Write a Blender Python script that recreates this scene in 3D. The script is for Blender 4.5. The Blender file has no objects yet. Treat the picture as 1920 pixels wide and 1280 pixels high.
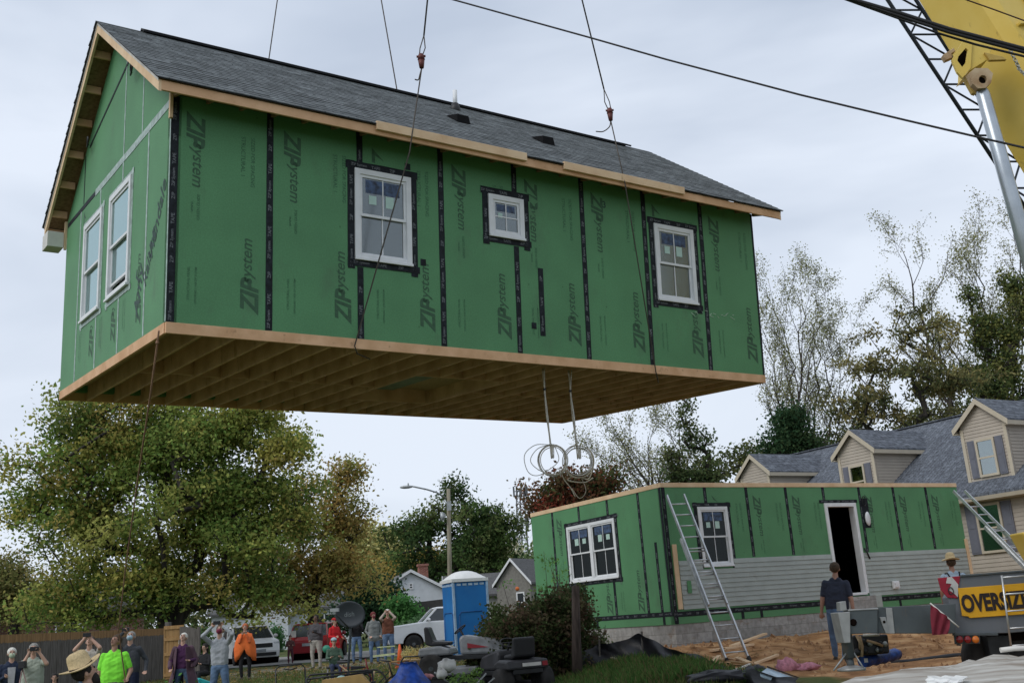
import bpy, math, random
import numpy as np
from mathutils import Vector, Matrix, Euler
random.seed(7); rng = np.random.default_rng(7)
V = Vector; pi = math.pi
scene = bpy.context.scene
COL = scene.collection

# ------------------------------------------------------------------ camera model (fitted from the panels' 1.22 m rhythm)
F, TH, RO = 1991.9, .2572, .0728          # focal length in photo pixels, pitch up, roll
CAM = V((0, 0, 1.6))
def ray(px, py):
    u2, v2 = (px-960)/F, (640-py)/F
    u = u2*math.cos(RO)+v2*math.sin(RO); v = -u2*math.sin(RO)+v2*math.cos(RO)
    f = V((0, math.cos(TH), math.sin(TH))); r = V((1, 0, 0)); up = r.cross(f)
    return f+r*u+up*v
def at(px, py, dist):                      # world point seen at a photo pixel, at world y = dist
    d = ray(px, py); return CAM+d*(dist/d.y)
def hor(px): return at_h(px)
LO, LR = V((2.998, 23.273, 1.3065)), Matrix.Rotation(.5352, 3, 'Z')
UO = V((-3.895, 11.5065, 5.1517)); UE = Euler((.0703, -.0062, .6097), 'XYZ'); UR = UE.to_matrix()
def hit(fr, ax, val, px, py):              # local point of a house plane seen at a photo pixel
    O, R = (UO, UR) if fr == 'U' else (LO, LR)
    d = R.transposed() @ ray(px, py); c = R.transposed() @ (CAM-O)
    return c+d*((val-c[ax])/d[ax])
def Lw(a, b, z): return LO+LR @ V((a, b, z))
def Uw(a, b, z): return UO+UR @ V((a, b, z))
def sm(x, a, b):
    t = min(1, max(0, (x-a)/(b-a))); return t*t*(3-2*t)
def lerp(x, xs, ys):
    if x <= xs[0]: return ys[0]
    for i in range(len(xs)-1):
        if x <= xs[i+1]:
            t = (x-xs[i])/(xs[i+1]-xs[i]); return ys[i]+(ys[i+1]-ys[i])*t
    return ys[-1]
def g(x, y):                               # height of the ground
    b = lerp(y, [0, 10, 16, 24, 36, 50, 70, 140], [0, -.1, .06, .25, .5, .62, .9, 1.3])
    r = sm(x, .8, 4)*(1-sm(y, 40, 55))*sm(y, 9, 14)*.3
    q = LR.transposed() @ (V((x, y, 0))-V((LO.x, LO.y, 0)))
    dx = max(-q.x, 0, q.x-9.8); dy = max(-q.y, 0, q.y-5.6); dd = math.hypot(dx, dy)
    m = 1-sm(dd, 0.1, 3.6)
    ridge = .45*sm(x, -1.2, 3.0)*(1-sm(x, 2.6, 4.6))*sm(y, 15, 19.5)*(1-sm(y, 25, 31))
    base = b+max(r, ridge)
    h = base*(1-m)+.86*m
    if 0 < x < 12 and 12 < y < 30 and q.y < 0:
        h += .05*math.sin(x*3.1+y*1.7)*math.sin(y*2.3-x)*sm(x, 1.5, 3)
    return h
def G(px, dist, lift=0.):                  # ground point in the photo column px at distance dist
    x = 0.
    py = 1162
    for _ in range(6):
        p = at(px, py, dist); z = g(p.x, dist)
        # pixel row of that ground point
        d = V((p.x, dist, z))-CAM
        f = V((0, math.cos(TH), math.sin(TH))); up = V((1, 0, 0)).cross(f)
        dd = d.dot(f); u = d.x/dd; v = d.dot(up)/dd
        py = 640-F*(u*math.sin(RO)+v*math.cos(RO))
    p = at(px, py, dist); return V((p.x, dist, g(p.x, dist)+lift))

# ------------------------------------------------------------------ materials
MATS = {}
def nodes(m):
    m.use_nodes = True; nt = m.node_tree; nt.nodes.clear(); return nt, nt.nodes, nt.links
def mat(name, col, rough=.7, metal=0., var=.12, scale=6., bump=0., bscale=None, stretch=(1, 1, 1), col2=None, spec=.4, detail=4.):
    if name in MATS: return MATS[name]
    m = bpy.data.materials.new(name); nt, N, L = nodes(m)
    out = N.new('ShaderNodeOutputMaterial'); b = N.new('ShaderNodeBsdfPrincipled'); L.new(b.outputs[0], out.inputs[0])
    b.inputs['Roughness'].default_value = rough; b.inputs['Metallic'].default_value = metal
    b.inputs['Specular IOR Level'].default_value = spec
    tc = N.new('ShaderNodeTexCoord'); mp = N.new('ShaderNodeMapping'); mp.inputs['Scale'].default_value = stretch
    L.new(tc.outputs['Object'], mp.inputs[0])
    nz = N.new('ShaderNodeTexNoise'); nz.inputs['Scale'].default_value = scale; nz.inputs['Detail'].default_value = detail
    L.new(mp.outputs[0], nz.inputs['Vector'])
    rp = N.new('ShaderNodeValToRGB'); L.new(nz.outputs['Fac'], rp.inputs[0])
    c2 = col2 or tuple(c*(1+var*1.6) for c in col); c1 = col if col2 else tuple(c*(1-var*1.6) for c in col)
    rp.color_ramp.elements[0].position = .32; rp.color_ramp.elements[1].position = .68
    rp.color_ramp.elements[0].color = (*c1, 1); rp.color_ramp.elements[1].color = (*c2, 1)
    L.new(rp.outputs[0], b.inputs['Base Color'])
    if bump:
        n2 = N.new('ShaderNodeTexNoise'); n2.inputs['Scale'].default_value = bscale or scale*4; n2.inputs['Detail'].default_value = 5
        L.new(mp.outputs[0], n2.inputs['Vector'])
        bp = N.new('ShaderNodeBump'); bp.inputs['Strength'].default_value = bump; bp.inputs['Distance'].default_value = .02
        L.new(n2.outputs['Fac'], bp.inputs['Height']); L.new(bp.outputs[0], b.inputs['Normal'])
    MATS[name] = m; return m
def leafmat(name='leaf', tr=.4):
    if name in MATS: return MATS[name]
    m = bpy.data.materials.new(name); nt, N, L = nodes(m)
    out = N.new('ShaderNodeOutputMaterial'); at_ = N.new('ShaderNodeAttribute'); at_.attribute_name = 'tint'
    d = N.new('ShaderNodeBsdfDiffuse'); t = N.new('ShaderNodeBsdfTranslucent'); mx = N.new('ShaderNodeMixShader'); mx.inputs[0].default_value = tr
    L.new(at_.outputs['Color'], d.inputs[0]); L.new(at_.outputs['Color'], t.inputs[0])
    L.new(d.outputs[0], mx.inputs[1]); L.new(t.outputs[0], mx.inputs[2]); L.new(mx.outputs[0], out.inputs[0])
    MATS[name] = m; return m
def glass(name, tint=(.75, .85, .85), refl=.18, rough=.03, blend=.35, gc=(.9, .97, .97)):
    if name in MATS: return MATS[name]
    m = bpy.data.materials.new(name); nt, N, L = nodes(m)
    out = N.new('ShaderNodeOutputMaterial'); t = N.new('ShaderNodeBsdfTransparent'); t.inputs[0].default_value = (*tint, 1)
    gl = N.new('ShaderNodeBsdfGlossy'); gl.inputs['Roughness'].default_value = rough; gl.inputs[0].default_value = (*gc, 1)
    lw = N.new('ShaderNodeLayerWeight'); lw.inputs[0].default_value = blend
    mr = N.new('ShaderNodeMapRange'); mr.inputs[3].default_value = refl; mr.inputs[4].default_value = .95
    mx = N.new('ShaderNodeMixShader'); L.new(lw.outputs['Fresnel'], mr.inputs[0]); L.new(mr.outputs[0], mx.inputs[0])
    L.new(t.outputs[0], mx.inputs[1]); L.new(gl.outputs[0], mx.inputs[2]); L.new(mx.outputs[0], out.inputs[0])
    MATS[name] = m; return m
def brickmat(name, c1, c2, mortar, w, h, msize=.01, rough=.85, axes='xz', offset=.5, bump=.3, noisev=.25):
    """courses laid out in object space: axes names the two coordinates used"""
    if name in MATS: return MATS[name]
    m = bpy.data.materials.new(name); nt, N, L = nodes(m)
    out = N.new('ShaderNodeOutputMaterial'); b = N.new('ShaderNodeBsdfPrincipled'); L.new(b.outputs[0], out.inputs[0])
    b.inputs['Roughness'].default_value = rough; b.inputs['Specular IOR Level'].default_value = .25
    tc = N.new('ShaderNodeTexCoord'); sp = N.new('ShaderNodeSeparateXYZ'); cb = N.new('ShaderNodeCombineXYZ')
    L.new(tc.outputs['Object'], sp.inputs[0])
    ix = {'x': 0, 'y': 1, 'z': 2}
    L.new(sp.outputs[ix[axes[0]]], cb.inputs[0])
    if axes[0] == 'x' and axes[1] == 'z' and len(axes) > 2:      # wrap corners: x+y
        ad = N.new('ShaderNodeMath'); ad.operation = 'ADD'; L.new(sp.outputs[0], ad.inputs[0]); L.new(sp.outputs[1], ad.inputs[1]); L.new(ad.outputs[0], cb.inputs[0])
    L.new(sp.outputs[ix[axes[1]]], cb.inputs[1])
    br = N.new('ShaderNodeTexBrick'); L.new(cb.outputs[0], br.inputs['Vector'])
    br.inputs['Scale'].default_value = 1; br.inputs['Brick Width'].default_value = w; br.inputs['Row Height'].default_value = h
    br.inputs['Mortar Size'].default_value = msize; br.inputs['Color1'].default_value = (*c1, 1); br.inputs['Color2'].default_value = (*c2, 1)
    br.inputs['Mortar'].default_value = (*mortar, 1); br.offset = offset; br.inputs['Bias'].default_value = 0
    nz = N.new('ShaderNodeTexNoise'); nz.inputs['Scale'].default_value = 9; nz.inputs['Detail'].default_value = 6; L.new(tc.outputs['Object'], nz.inputs['Vector'])
    mx = N.new('ShaderNodeMix'); mx.data_type = 'RGBA'; mx.blend_type = 'MULTIPLY'; mx.inputs[0].default_value = 1
    rp = N.new('ShaderNodeValToRGB'); rp.color_ramp.elements[0].color = (1-noisev,)*3+(1,); rp.color_ramp.elements[1].color = (1+noisev,)*3+(1,)
    rp.color_ramp.elements[0].position = .3; rp.color_ramp.elements[1].position = .7
    L.new(nz.outputs[0], rp.inputs[0]); L.new(br.outputs['Color'], mx.inputs[6]); L.new(rp.outputs[0], mx.inputs[7])
    L.new(mx.outputs[2], b.inputs['Base Color'])
    if bump:
        bp = N.new('ShaderNodeBump'); bp.inputs['Strength'].default_value = bump; bp.inputs['Distance'].default_value = .01; bp.invert = True
        L.new(br.outputs['Fac'], bp.inputs['Height']); L.new(bp.outputs[0], b.inputs['Normal'])
    MATS[name] = m; return m

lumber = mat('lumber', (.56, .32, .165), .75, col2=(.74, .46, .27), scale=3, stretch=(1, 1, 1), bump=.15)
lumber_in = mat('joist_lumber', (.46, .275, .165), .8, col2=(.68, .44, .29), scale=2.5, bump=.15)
newlumber = mat('fresh_lumber', (.64, .43, .25), .75, col2=(.76, .56, .36), scale=3, bump=.15)
osb = mat('osb', (.20, .12, .06), .85, col2=(.33, .21, .11), scale=22, detail=6)
white = mat('white_vinyl', (.72, .73, .74), .45, var=.03)
offwhite = mat('off_white_paint', (.62, .6, .56), .6, var=.05)
black = mat('black_plastic', (.018, .018, .02), .5, var=.1)
blackmetal = mat('black_metal', (.025, .026, .028), .45, .3, var=.2)
steel = mat('steel_cable', (.10, .10, .10), .5, .6)
alu = mat('aluminium', (.55, .56, .57), .38, .75, var=.1)
rubber = mat('rubber', (.022, .021, .02), .85, var=.3, bump=.2, bscale=60)
tape = mat('seam_tape_black', (.009, .012, .016), .6, var=.4, scale=14, bump=.4, bscale=24, spec=.22)
tapeprint = mat('tape_print', (.13, .14, .15), .6, var=.3, scale=40)
tapeclear = mat('tape_back_light', (.33, .42, .38), .45, var=.2, scale=12)
def green_sheath(name, base):
    if name in MATS: return MATS[name]
    m = mat(name, base, .62, var=.05, scale=1.3, spec=.35, detail=3)
    nt = m.node_tree; N, L = nt.nodes, nt.links
    b = next(n for n in N if n.type == 'BSDF_PRINCIPLED'); src = b.inputs['Base Color'].links[0].from_socket
    tc = next(n for n in N if n.type == 'TEX_COORD')
    vo = N.new('ShaderNodeTexVoronoi'); vo.inputs['Scale'].default_value = 3.1; vo.inputs['Randomness'].default_value = .8
    L.new(tc.outputs['Object'], vo.inputs['Vector'])
    lt = N.new('ShaderNodeMath'); lt.operation = 'LESS_THAN'; lt.inputs[1].default_value = .045; L.new(vo.outputs['Distance'], lt.inputs[0])
    n3 = N.new('ShaderNodeTexNoise'); n3.inputs['Scale'].default_value = 55; n3.inputs['Detail'].default_value = 8; L.new(tc.outputs['Object'], n3.inputs['Vector'])
    mr = N.new('ShaderNodeMapRange'); mr.inputs[1].default_value = .35; mr.inputs[2].default_value = .65; mr.inputs[3].default_value = .9; mr.inputs[4].default_value = 1.1; L.new(n3.outputs[0], mr.inputs[0])
    mxa = N.new('ShaderNodeMix'); mxa.data_type = 'RGBA'; mxa.blend_type = 'MULTIPLY'; mxa.inputs[0].default_value = 1
    L.new(src, mxa.inputs[6]); L.new(mr.outputs[0], mxa.inputs[7])
    mx = N.new('ShaderNodeMix'); mx.data_type = 'RGBA'; mx.inputs[7].default_value = (base[0]*.35, base[1]*.4, base[2]*.35, 1)
    ml = N.new('ShaderNodeMath'); ml.operation = 'MULTIPLY'; ml.inputs[1].default_value = .55; L.new(lt.outputs[0], ml.inputs[0])
    L.new(ml.outputs[0], mx.inputs[0]); L.new(mxa.outputs[2], mx.inputs[6]); L.new(mx.outputs[2], b.inputs['Base Color'])
    return m
zipgreen = green_sheath('green_sheathing', (.092, .25, .112))
zipink = mat('sheathing_ink', (.042, .105, .055), .7, var=.12, scale=20)
zipink2 = mat('sheathing_small_ink', (.045, .135, .066), .7, var=.2, scale=30)
marker = mat('marker_ink', (.02, .05, .04), .6)

# ------------------------------------------------------------------ mesh builder
def crv(pts, k=5):            # Catmull-Rom through the points
    p = [V(q) for q in pts]; p = [p[0]*2-p[1]]+p+[p[-1]*2-p[-2]]; o = []
    for i in range(1, len(p)-2):
        for j in range(k):
            t = j/k; o.append(.5*((2*p[i])+(p[i+1]-p[i-1])*t+(2*p[i-1]-5*p[i]+4*p[i+1]-p[i+2])*t*t+(3*p[i]-p[i-1]-3*p[i+1]+p[i+2])*t**3))
    return o+[p[-2]]
class MB:
    def __init__(s): s.v = []; s.f = []; s.m = []; s.sm = []
    def add(s, vs, fs, mi=0, smooth=False):
        o = len(s.v); s.v += [tuple(v) for v in vs]; s.f += [tuple(i+o for i in f) for f in fs]; s.m += [mi]*len(fs); s.sm += [smooth]*len(fs); return s
    def box(s, x0, x1, y0, y1, z0, z1, mi=0):
        if x0 > x1: x0, x1 = x1, x0
        if y0 > y1: y0, y1 = y1, y0
        if z0 > z1: z0, z1 = z1, z0
        return s.add([(x, y, z) for z in (z0, z1) for y in (y0, y1) for x in (x0, x1)],
              [(0, 2, 3, 1), (4, 5, 7, 6), (0, 1, 5, 4), (2, 6, 7, 3), (0, 4, 6, 2), (1, 3, 7, 5)], mi)
    def hexa(s, p, mi=0):   # 8 points: bottom ring 0-3 ccw, top ring 4-7
        return s.add(p, [(0, 3, 2, 1), (4, 5, 6, 7), (0, 1, 5, 4), (1, 2, 6, 5), (2, 3, 7, 6), (3, 0, 4, 7)], mi)
    def beam(s, p, q, w, h, up=(0, 0, 1), mi=0):
        p, q = V(p), V(q); d = (q-p).normalized(); up = V(up)
        a = d.cross(up)
        if a.length < 1e-4: a = d.cross(V((1, 0, 0)))
        a.normalize(); b = a.cross(d).normalized(); a = a*(w/2); b = b*(h/2)
        return s.hexa([p-a-b, p+a-b, q+a-b, q-a-b, p-a+b, p+a+b, q+a+b, q-a+b], mi)
    def tube(s, pts, r, n=8, mi=0, cap=True):
        pts = [V(p) for p in pts]; k = len(pts); rs = r if isinstance(r, (list, tuple)) else [r]*k
        o = []; prev = None
        for i, p in enumerate(pts):
            d = (pts[min(i+1, k-1)]-pts[max(i-1, 0)]); d = d.normalized() if d.length > 1e-9 else V((0, 0, 1))
            if prev is None:
                a = d.cross(V((0, 0, 1))); a = a if a.length > .05 else d.cross(V((1, 0, 0)))
            else: a = prev-d*prev.dot(d)
            a.normalize(); prev = a; b = d.cross(a)
            for j in range(n):
                t = 2*pi*j/n; o.append(p+(a*math.cos(t)+b*math.sin(t))*rs[i])
        f = [(i*n+j, i*n+(j+1) % n, (i+1)*n+(j+1) % n, (i+1)*n+j) for i in range(k-1) for j in range(n)]
        s.add(o, f, mi, True)
        if cap:
            o = len(s.v)-len(o); s.f += [tuple(o+j for j in range(n-1, -1, -1)), tuple(o+(k-1)*n+j for j in range(n))]; s.m += [mi, mi]; s.sm += [False, False]
        return s
    def lathe(s, prof, n=16, origin=(0, 0, 0), axis='z', mi=0, smooth=True):
        vs = []
        for r, h in prof:
            for j in range(n):
                t = 2*pi*j/n; c, q = r*math.cos(t), r*math.sin(t)
                v = {'z': (c, q, h), 'x': (h, c, q), 'y': (q, h, c)}[axis]
                vs.append((v[0]+origin[0], v[1]+origin[1], v[2]+origin[2]))
        k = len(prof)
        fs = [(i*n+j, i*n+(j+1) % n, (i+1)*n+(j+1) % n, (i+1)*n+j) for i in range(k-1) for j in range(n)]
        s.add(vs, fs, mi, smooth); o = len(s.v)-len(vs)
        s.f += [tuple(o+j for j in range(n-1, -1, -1)), tuple(o+(k-1)*n+j for j in range(n))]; s.m += [mi]*2; s.sm += [False]*2
        return s
    def prism(s, poly, y0, y1, mi=0, plane='xz'):   # polygon in a plane, extruded along the third axis
        def P(a, b, c): return {'xz': (a, c, b), 'xy': (a, b, c), 'yz': (c, a, b)}[plane]
        n = len(poly); vs = [P(a, b, y0) for a, b in poly]+[P(a, b, y1) for a, b in poly]
        return s.add(vs, [tuple(range(n)), tuple(range(2*n-1, n-1, -1))]+[(i, i+n, (i+1) % n+n, (i+1) % n) for i in range(n)], mi)
    def sphere(s, c, r, n=10, mi=0):
        rx, ry, rz = r if isinstance(r, (tuple, list)) else (r, r, r); k = max(5, n//2+1); vs = []
        vs.append((c[0], c[1], c[2]-rz))
        for i in range(1, k):
            ph = -pi/2+pi*i/k
            for j in range(n):
                t = 2*pi*j/n; vs.append((c[0]+rx*math.cos(ph)*math.cos(t), c[1]+ry*math.cos(ph)*math.sin(t), c[2]+rz*math.sin(ph)))
        vs.append((c[0], c[1], c[2]+rz)); f = []
        for j in range(n): f.append((0, 1+(j+1) % n, 1+j))
        for i in range(k-2):
            for j in range(n): f.append((1+i*n+j, 1+i*n+(j+1) % n, 1+(i+1)*n+(j+1) % n, 1+(i+1)*n+j))
        e = len(vs)-1; b = 1+(k-2)*n
        for j in range(n): f.append((b+j, b+(j+1) % n, e))
        return s.add(vs, f, mi, True)
    def wall(s, x0, x1, z0, z1, holes, y0, y1, mi=0, along='x'):
        """sheet from y0 to y1 thick with rectangular holes (x0,x1,z0,z1); along='y' swaps x and y"""
        xs = sorted({x0, x1, *[h[0] for h in holes], *[h[1] for h in holes]}); zs = sorted({z0, z1, *[h[2] for h in holes], *[h[3] for h in holes]})
        def solid(i, k):
            if i < 0 or k < 0 or i >= len(xs)-1 or k >= len(zs)-1: return False
            cx, cz = (xs[i]+xs[i+1])/2, (zs[k]+zs[k+1])/2
            return not any(h[0] < cx < h[1] and h[2] < cz < h[3] for h in holes)
        W = (lambda x, y, z: (x, y, z)) if along == 'x' else (lambda x, y, z: (y, x, z))
        for i in range(len(xs)-1):
            for k in range(len(zs)-1):
                if not solid(i, k): continue
                a, b, c, d = xs[i], xs[i+1], zs[k], zs[k+1]
                s.add([W(a, y0, c), W(b, y0, c), W(b, y0, d), W(a, y0, d)], [(0, 1, 2, 3)], mi)
                s.add([W(a, y1, c), W(b, y1, c), W(b, y1, d), W(a, y1, d)], [(3, 2, 1, 0)], mi)
                if not solid(i-1, k): s.add([W(a, y0, c), W(a, y0, d), W(a, y1, d), W(a, y1, c)], [(0, 1, 2, 3)], mi)
                if not solid(i+1, k): s.add([W(b, y0, c), W(b, y1, c), W(b, y1, d), W(b, y0, d)], [(0, 1, 2, 3)], mi)
                if not solid(i, k-1): s.add([W(a, y0, c), W(a, y1, c), W(b, y1, c), W(b, y0, c)], [(0, 1, 2, 3)], mi)
                if not solid(i, k+1): s.add([W(a, y0, d), W(b, y0, d), W(b, y1, d), W(a, y1, d)], [(0, 1, 2, 3)], mi)
        return s
    def text(s, txt, size, T, mi=0, offset=0., shear=0., wscale=1., center=True):
        vs, fs = text_mesh(txt, offset, shear)
        if not vs: return s
        if center:
            mx = (min(v[0] for v in vs)+max(v[0] for v in vs))/2; my = (min(v[1] for v in vs)+max(v[1] for v in vs))/2
        else: mx = my = 0
        return s.add([T(((v[0]-mx)*size*wscale), (v[1]-my)*size) for v in vs], fs, mi)
    def build(s, name, mats, parent=None, bevel=0., loc=None, rot=None):
        me = bpy.data.meshes.new(name); me.from_pydata(s.v, [], s.f)
        for m in (mats if isinstance(mats, (list, tuple)) else [mats]): me.materials.append(m)
        me.polygons.foreach_set('material_index', s.m); me.polygons.foreach_set('use_smooth', s.sm); me.update()
        return link(name, me, parent, bevel, loc, rot)
def link(name, me, parent=None, bevel=0., loc=None, rot=None):
    o = bpy.data.objects.new(name, me); COL.objects.link(o)
    if parent: o.parent = parent
    if loc is not None: o.location = loc
    if rot is not None: o.rotation_euler = rot
    if bevel:
        b = o.modifiers.new('Bevel', 'BEVEL'); b.width = bevel; b.segments = 2; b.limit_method = 'ANGLE'
    return o
_TX = {}
def text_mesh(txt, offset=0., shear=0.):
    k = (txt, offset, shear)
    if k not in _TX:
        c = bpy.data.curves.new('t', 'FONT'); c.body = txt; c.offset = offset; c.shear = shear; c.resolution_u = 3
        o = bpy.data.objects.new('t', c); COL.objects.link(o); dg = bpy.context.evaluated_depsgraph_get(); dg.update()
        me = o.evaluated_get(dg).to_mesh()
        _TX[k] = ([tuple(v.co) for v in me.vertices], [tuple(p.vertices) for p in me.polygons])
        o.evaluated_get(dg).to_mesh_clear(); bpy.data.objects.remove(o); bpy.data.curves.remove(c)
    return _TX[k]
def tag(o, label=None, cat=None, group=None, kind=None):
    if label: o['label'] = label
    if cat: o['category'] = cat
    if group: o['group'] = group
    if kind: o['kind'] = kind
    return o
def empty(name, label, cat, loc=(0, 0, 0), rot=(0, 0, 0), group=None, scale=1.):
    o = bpy.data.objects.new(name, None); COL.objects.link(o); o.location = loc
    o.rotation_euler = rot if not isinstance(rot, (int, float)) else (0, 0, rot); o.scale = (scale,)*3
    o.empty_display_size = .2
    return tag(o, label, cat, group)
def copy_tree(o, parent=None):
    c = o.copy(); COL.objects.link(c); c.parent = parent
    for ch in list(o.children): copy_tree(ch, c)
    return c
P = 1.2192
D = 5.564
pane = glass('window_glass', (.42, .47, .48), .13, .22)
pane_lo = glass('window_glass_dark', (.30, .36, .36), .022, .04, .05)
pane_cy = glass('window_glass_reflective', (.6, .72, .72), .5, .03, .35, (.72, .90, .87))
sticker = mat('paper_sticker', (.45, .62, .55), .6, var=.05)
stickerb = mat('blue_film_sticker', (.035, .065, .13), .4, var=.5, scale=14)
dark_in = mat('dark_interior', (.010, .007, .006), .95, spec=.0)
drywall = mat('interior_drywall', (.30, .3, .29), .9)

def window(parent, x0, x1, z0, z1, y, side='x', label=None, mullion=True, single=False, film=True, twin=False, reflective=False, glassm=None, open_=0., outward=-1, raised=False):
    """double-hung vinyl window; plane at coordinate y, facing outward*axis. Local coords (x along, z up, d out)."""
    w = MB(); gl = MB(); st = MB(); sash = MB(); stk = []
    def W(x, d, z): return (x, y+outward*d, z) if side == 'x' else (y+outward*d, x, z)
    def bx(mb, xa, xb, da, db, za, zb, mi=0):
        pts = [W(xa, da, za), W(xb, db, zb)]
        mb.box(pts[0][0], pts[1][0], pts[0][1], pts[1][1], pts[0][2], pts[1][2], mi)
    t = .075
    bx(w, x0, x0+t, -.05, .03, z0, z1); bx(w, x1-t, x1, -.05, .03, z0, z1)
    bx(w, x0+t, x1-t, -.05, .03, z1-t, z1); bx(w, x0+t, x1-t, -.05, .03, z0, z0+t)
    bx(w, x0-.005, x1+.005, .03, .05, z0-.005, z0+.03)          # sill nose
    cells = [(x0+t, x1-t)]
    if twin:
        xm = (x0+x1)/2; bx(w, xm-.06, xm+.06, -.05, .032, z0+t, z1-t); cells = [(x0+t, xm-.06), (xm+.06, x1-t)]
    f = w.build('window_frame', white, parent, .004)
    if label: f['label'] = label
    for a, b in cells:
        zm = (z0+z1)/2; s = .035
        for k, (za, zb, d) in enumerate([(zm-.02, z1-t, .0), (z0+t+open_, zm+.02+open_, -.025)] if not single else [(z0+t, z1-t, 0.)]):
            sh = sash
            bx(sh, a, a+s, d-.02, d+.012, za, zb); bx(sh, b-s, b, d-.02, d+.012, za, zb)
            bx(sh, a+s, b-s, d-.02, d+.012, zb-s, zb); bx(sh, a+s, b-s, d-.02, d+.012, za, za+s)
            bx(gl, a+s, b-s, d-.006, d-.002, za+s, zb-s)
            if mullion: bx(sh, (a+b)/2-.008, (a+b)/2+.008, d-.001, d+.006, za+s, zb-s)
            if single: bx(sh, a+s, b-s, d-.001, d+.005, (za+zb)/2-.008, (za+zb)/2+.008)
            if k == 0 and film:
                zt = zb-s; wv = b-a
                st = MB(); stk.append(st)
                bx(st, a+s+wv*.08, b-s-wv*.08, d-.0015, d-.0005, zt-.2*(1 if not single else .6), zt-.02, 1)
                bx(st, a+wv*.2, a+wv*.36, d+.0005, d+.002, zt-.33*(1 if not single else .6)-.02, zt-.21*(1 if not single else .6)-.02, 0)
                if not single: bx(st, a+wv*.56, a+wv*.74, d+.0005, d+.002, zt-.37, zt-.21, 0)
    sash.build('sash', white, f)
    gl.build('pane', glassm or (pane_cy if reflective else pane), f)
    for st in stk: st.build('sticker', [sticker, stickerb], f)
    return f

def tape_strip(parent, pts, w=.086, side='x', y=0., outward=-1, prn=True, m=None, name='seam_tape', th=.004, rs=None):
    """straight strip between two (u,z) points on the wall plane"""
    r_ = random.Random(int((pts[0][0]*91+pts[0][1]*53+pts[1][0]*17+y*7)*100))
    (ua, za), (ub, zb) = pts; L = math.hypot(ub-ua, zb-za); du, dz = (ub-ua)/L, (zb-za)/L; nu, nz = -dz, du
    mb = MB()
    def W(u, d, z): return (u, y+outward*d, z) if side == 'x' else (y+outward*d, u, z)
    n = max(2, int(L/.25)); top = []; bot = []
    for i in range(n+1):
        s = L*i/n; j = r_.uniform(-.002, .002)
        for sg, lst in ((1, top), (-1, bot)):
            e = w/2+r_.uniform(-.002, .002); lst.append((ua+du*s+sg*nu*e+nu*j, za+dz*s+sg*nz*e+nz*j))
    for i in range(n):
        a, b, c, d = bot[i], bot[i+1], top[i+1], top[i]
        mb.add([W(*(q[0], th, q[1])) for q in (a, b, c, d)], [(0, 1, 2, 3)])
    mb.add([W(bot[0][0], 0, bot[0][1]), W(bot[-1][0], 0, bot[-1][1]), W(bot[-1][0], th, bot[-1][1]), W(bot[0][0], th, bot[0][1])], [(0, 1, 2, 3)])
    mb.add([W(top[0][0], 0, top[0][1]), W(top[-1][0], 0, top[-1][1]), W(top[-1][0], th, top[-1][1]), W(top[0][0], th, top[0][1])], [(0, 1, 2, 3)])
    if prn:
        s = r_.uniform(.05, .2); k = 0; sgn = -1 if side == 'y' else 1
        while s < L-.12:
            cu, cz = ua+du*s, za+dz*s
            txt = ('ZIP System', 'TAPE', 'ZIP')[k % 3]; k += 1
            # lettering runs along the strip
            T = lambda p, q, cu=cu, cz=cz: W(cu+du*p+nu*q, th+.002, cz+dz*p+nz*q)
            mb.text(txt, .058 if txt != 'ZIP System' else .05, T, 1, .02)
            s += r_.uniform(.22, .34)
    return mb.build(name, [m or tape, tapeprint], parent)

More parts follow.
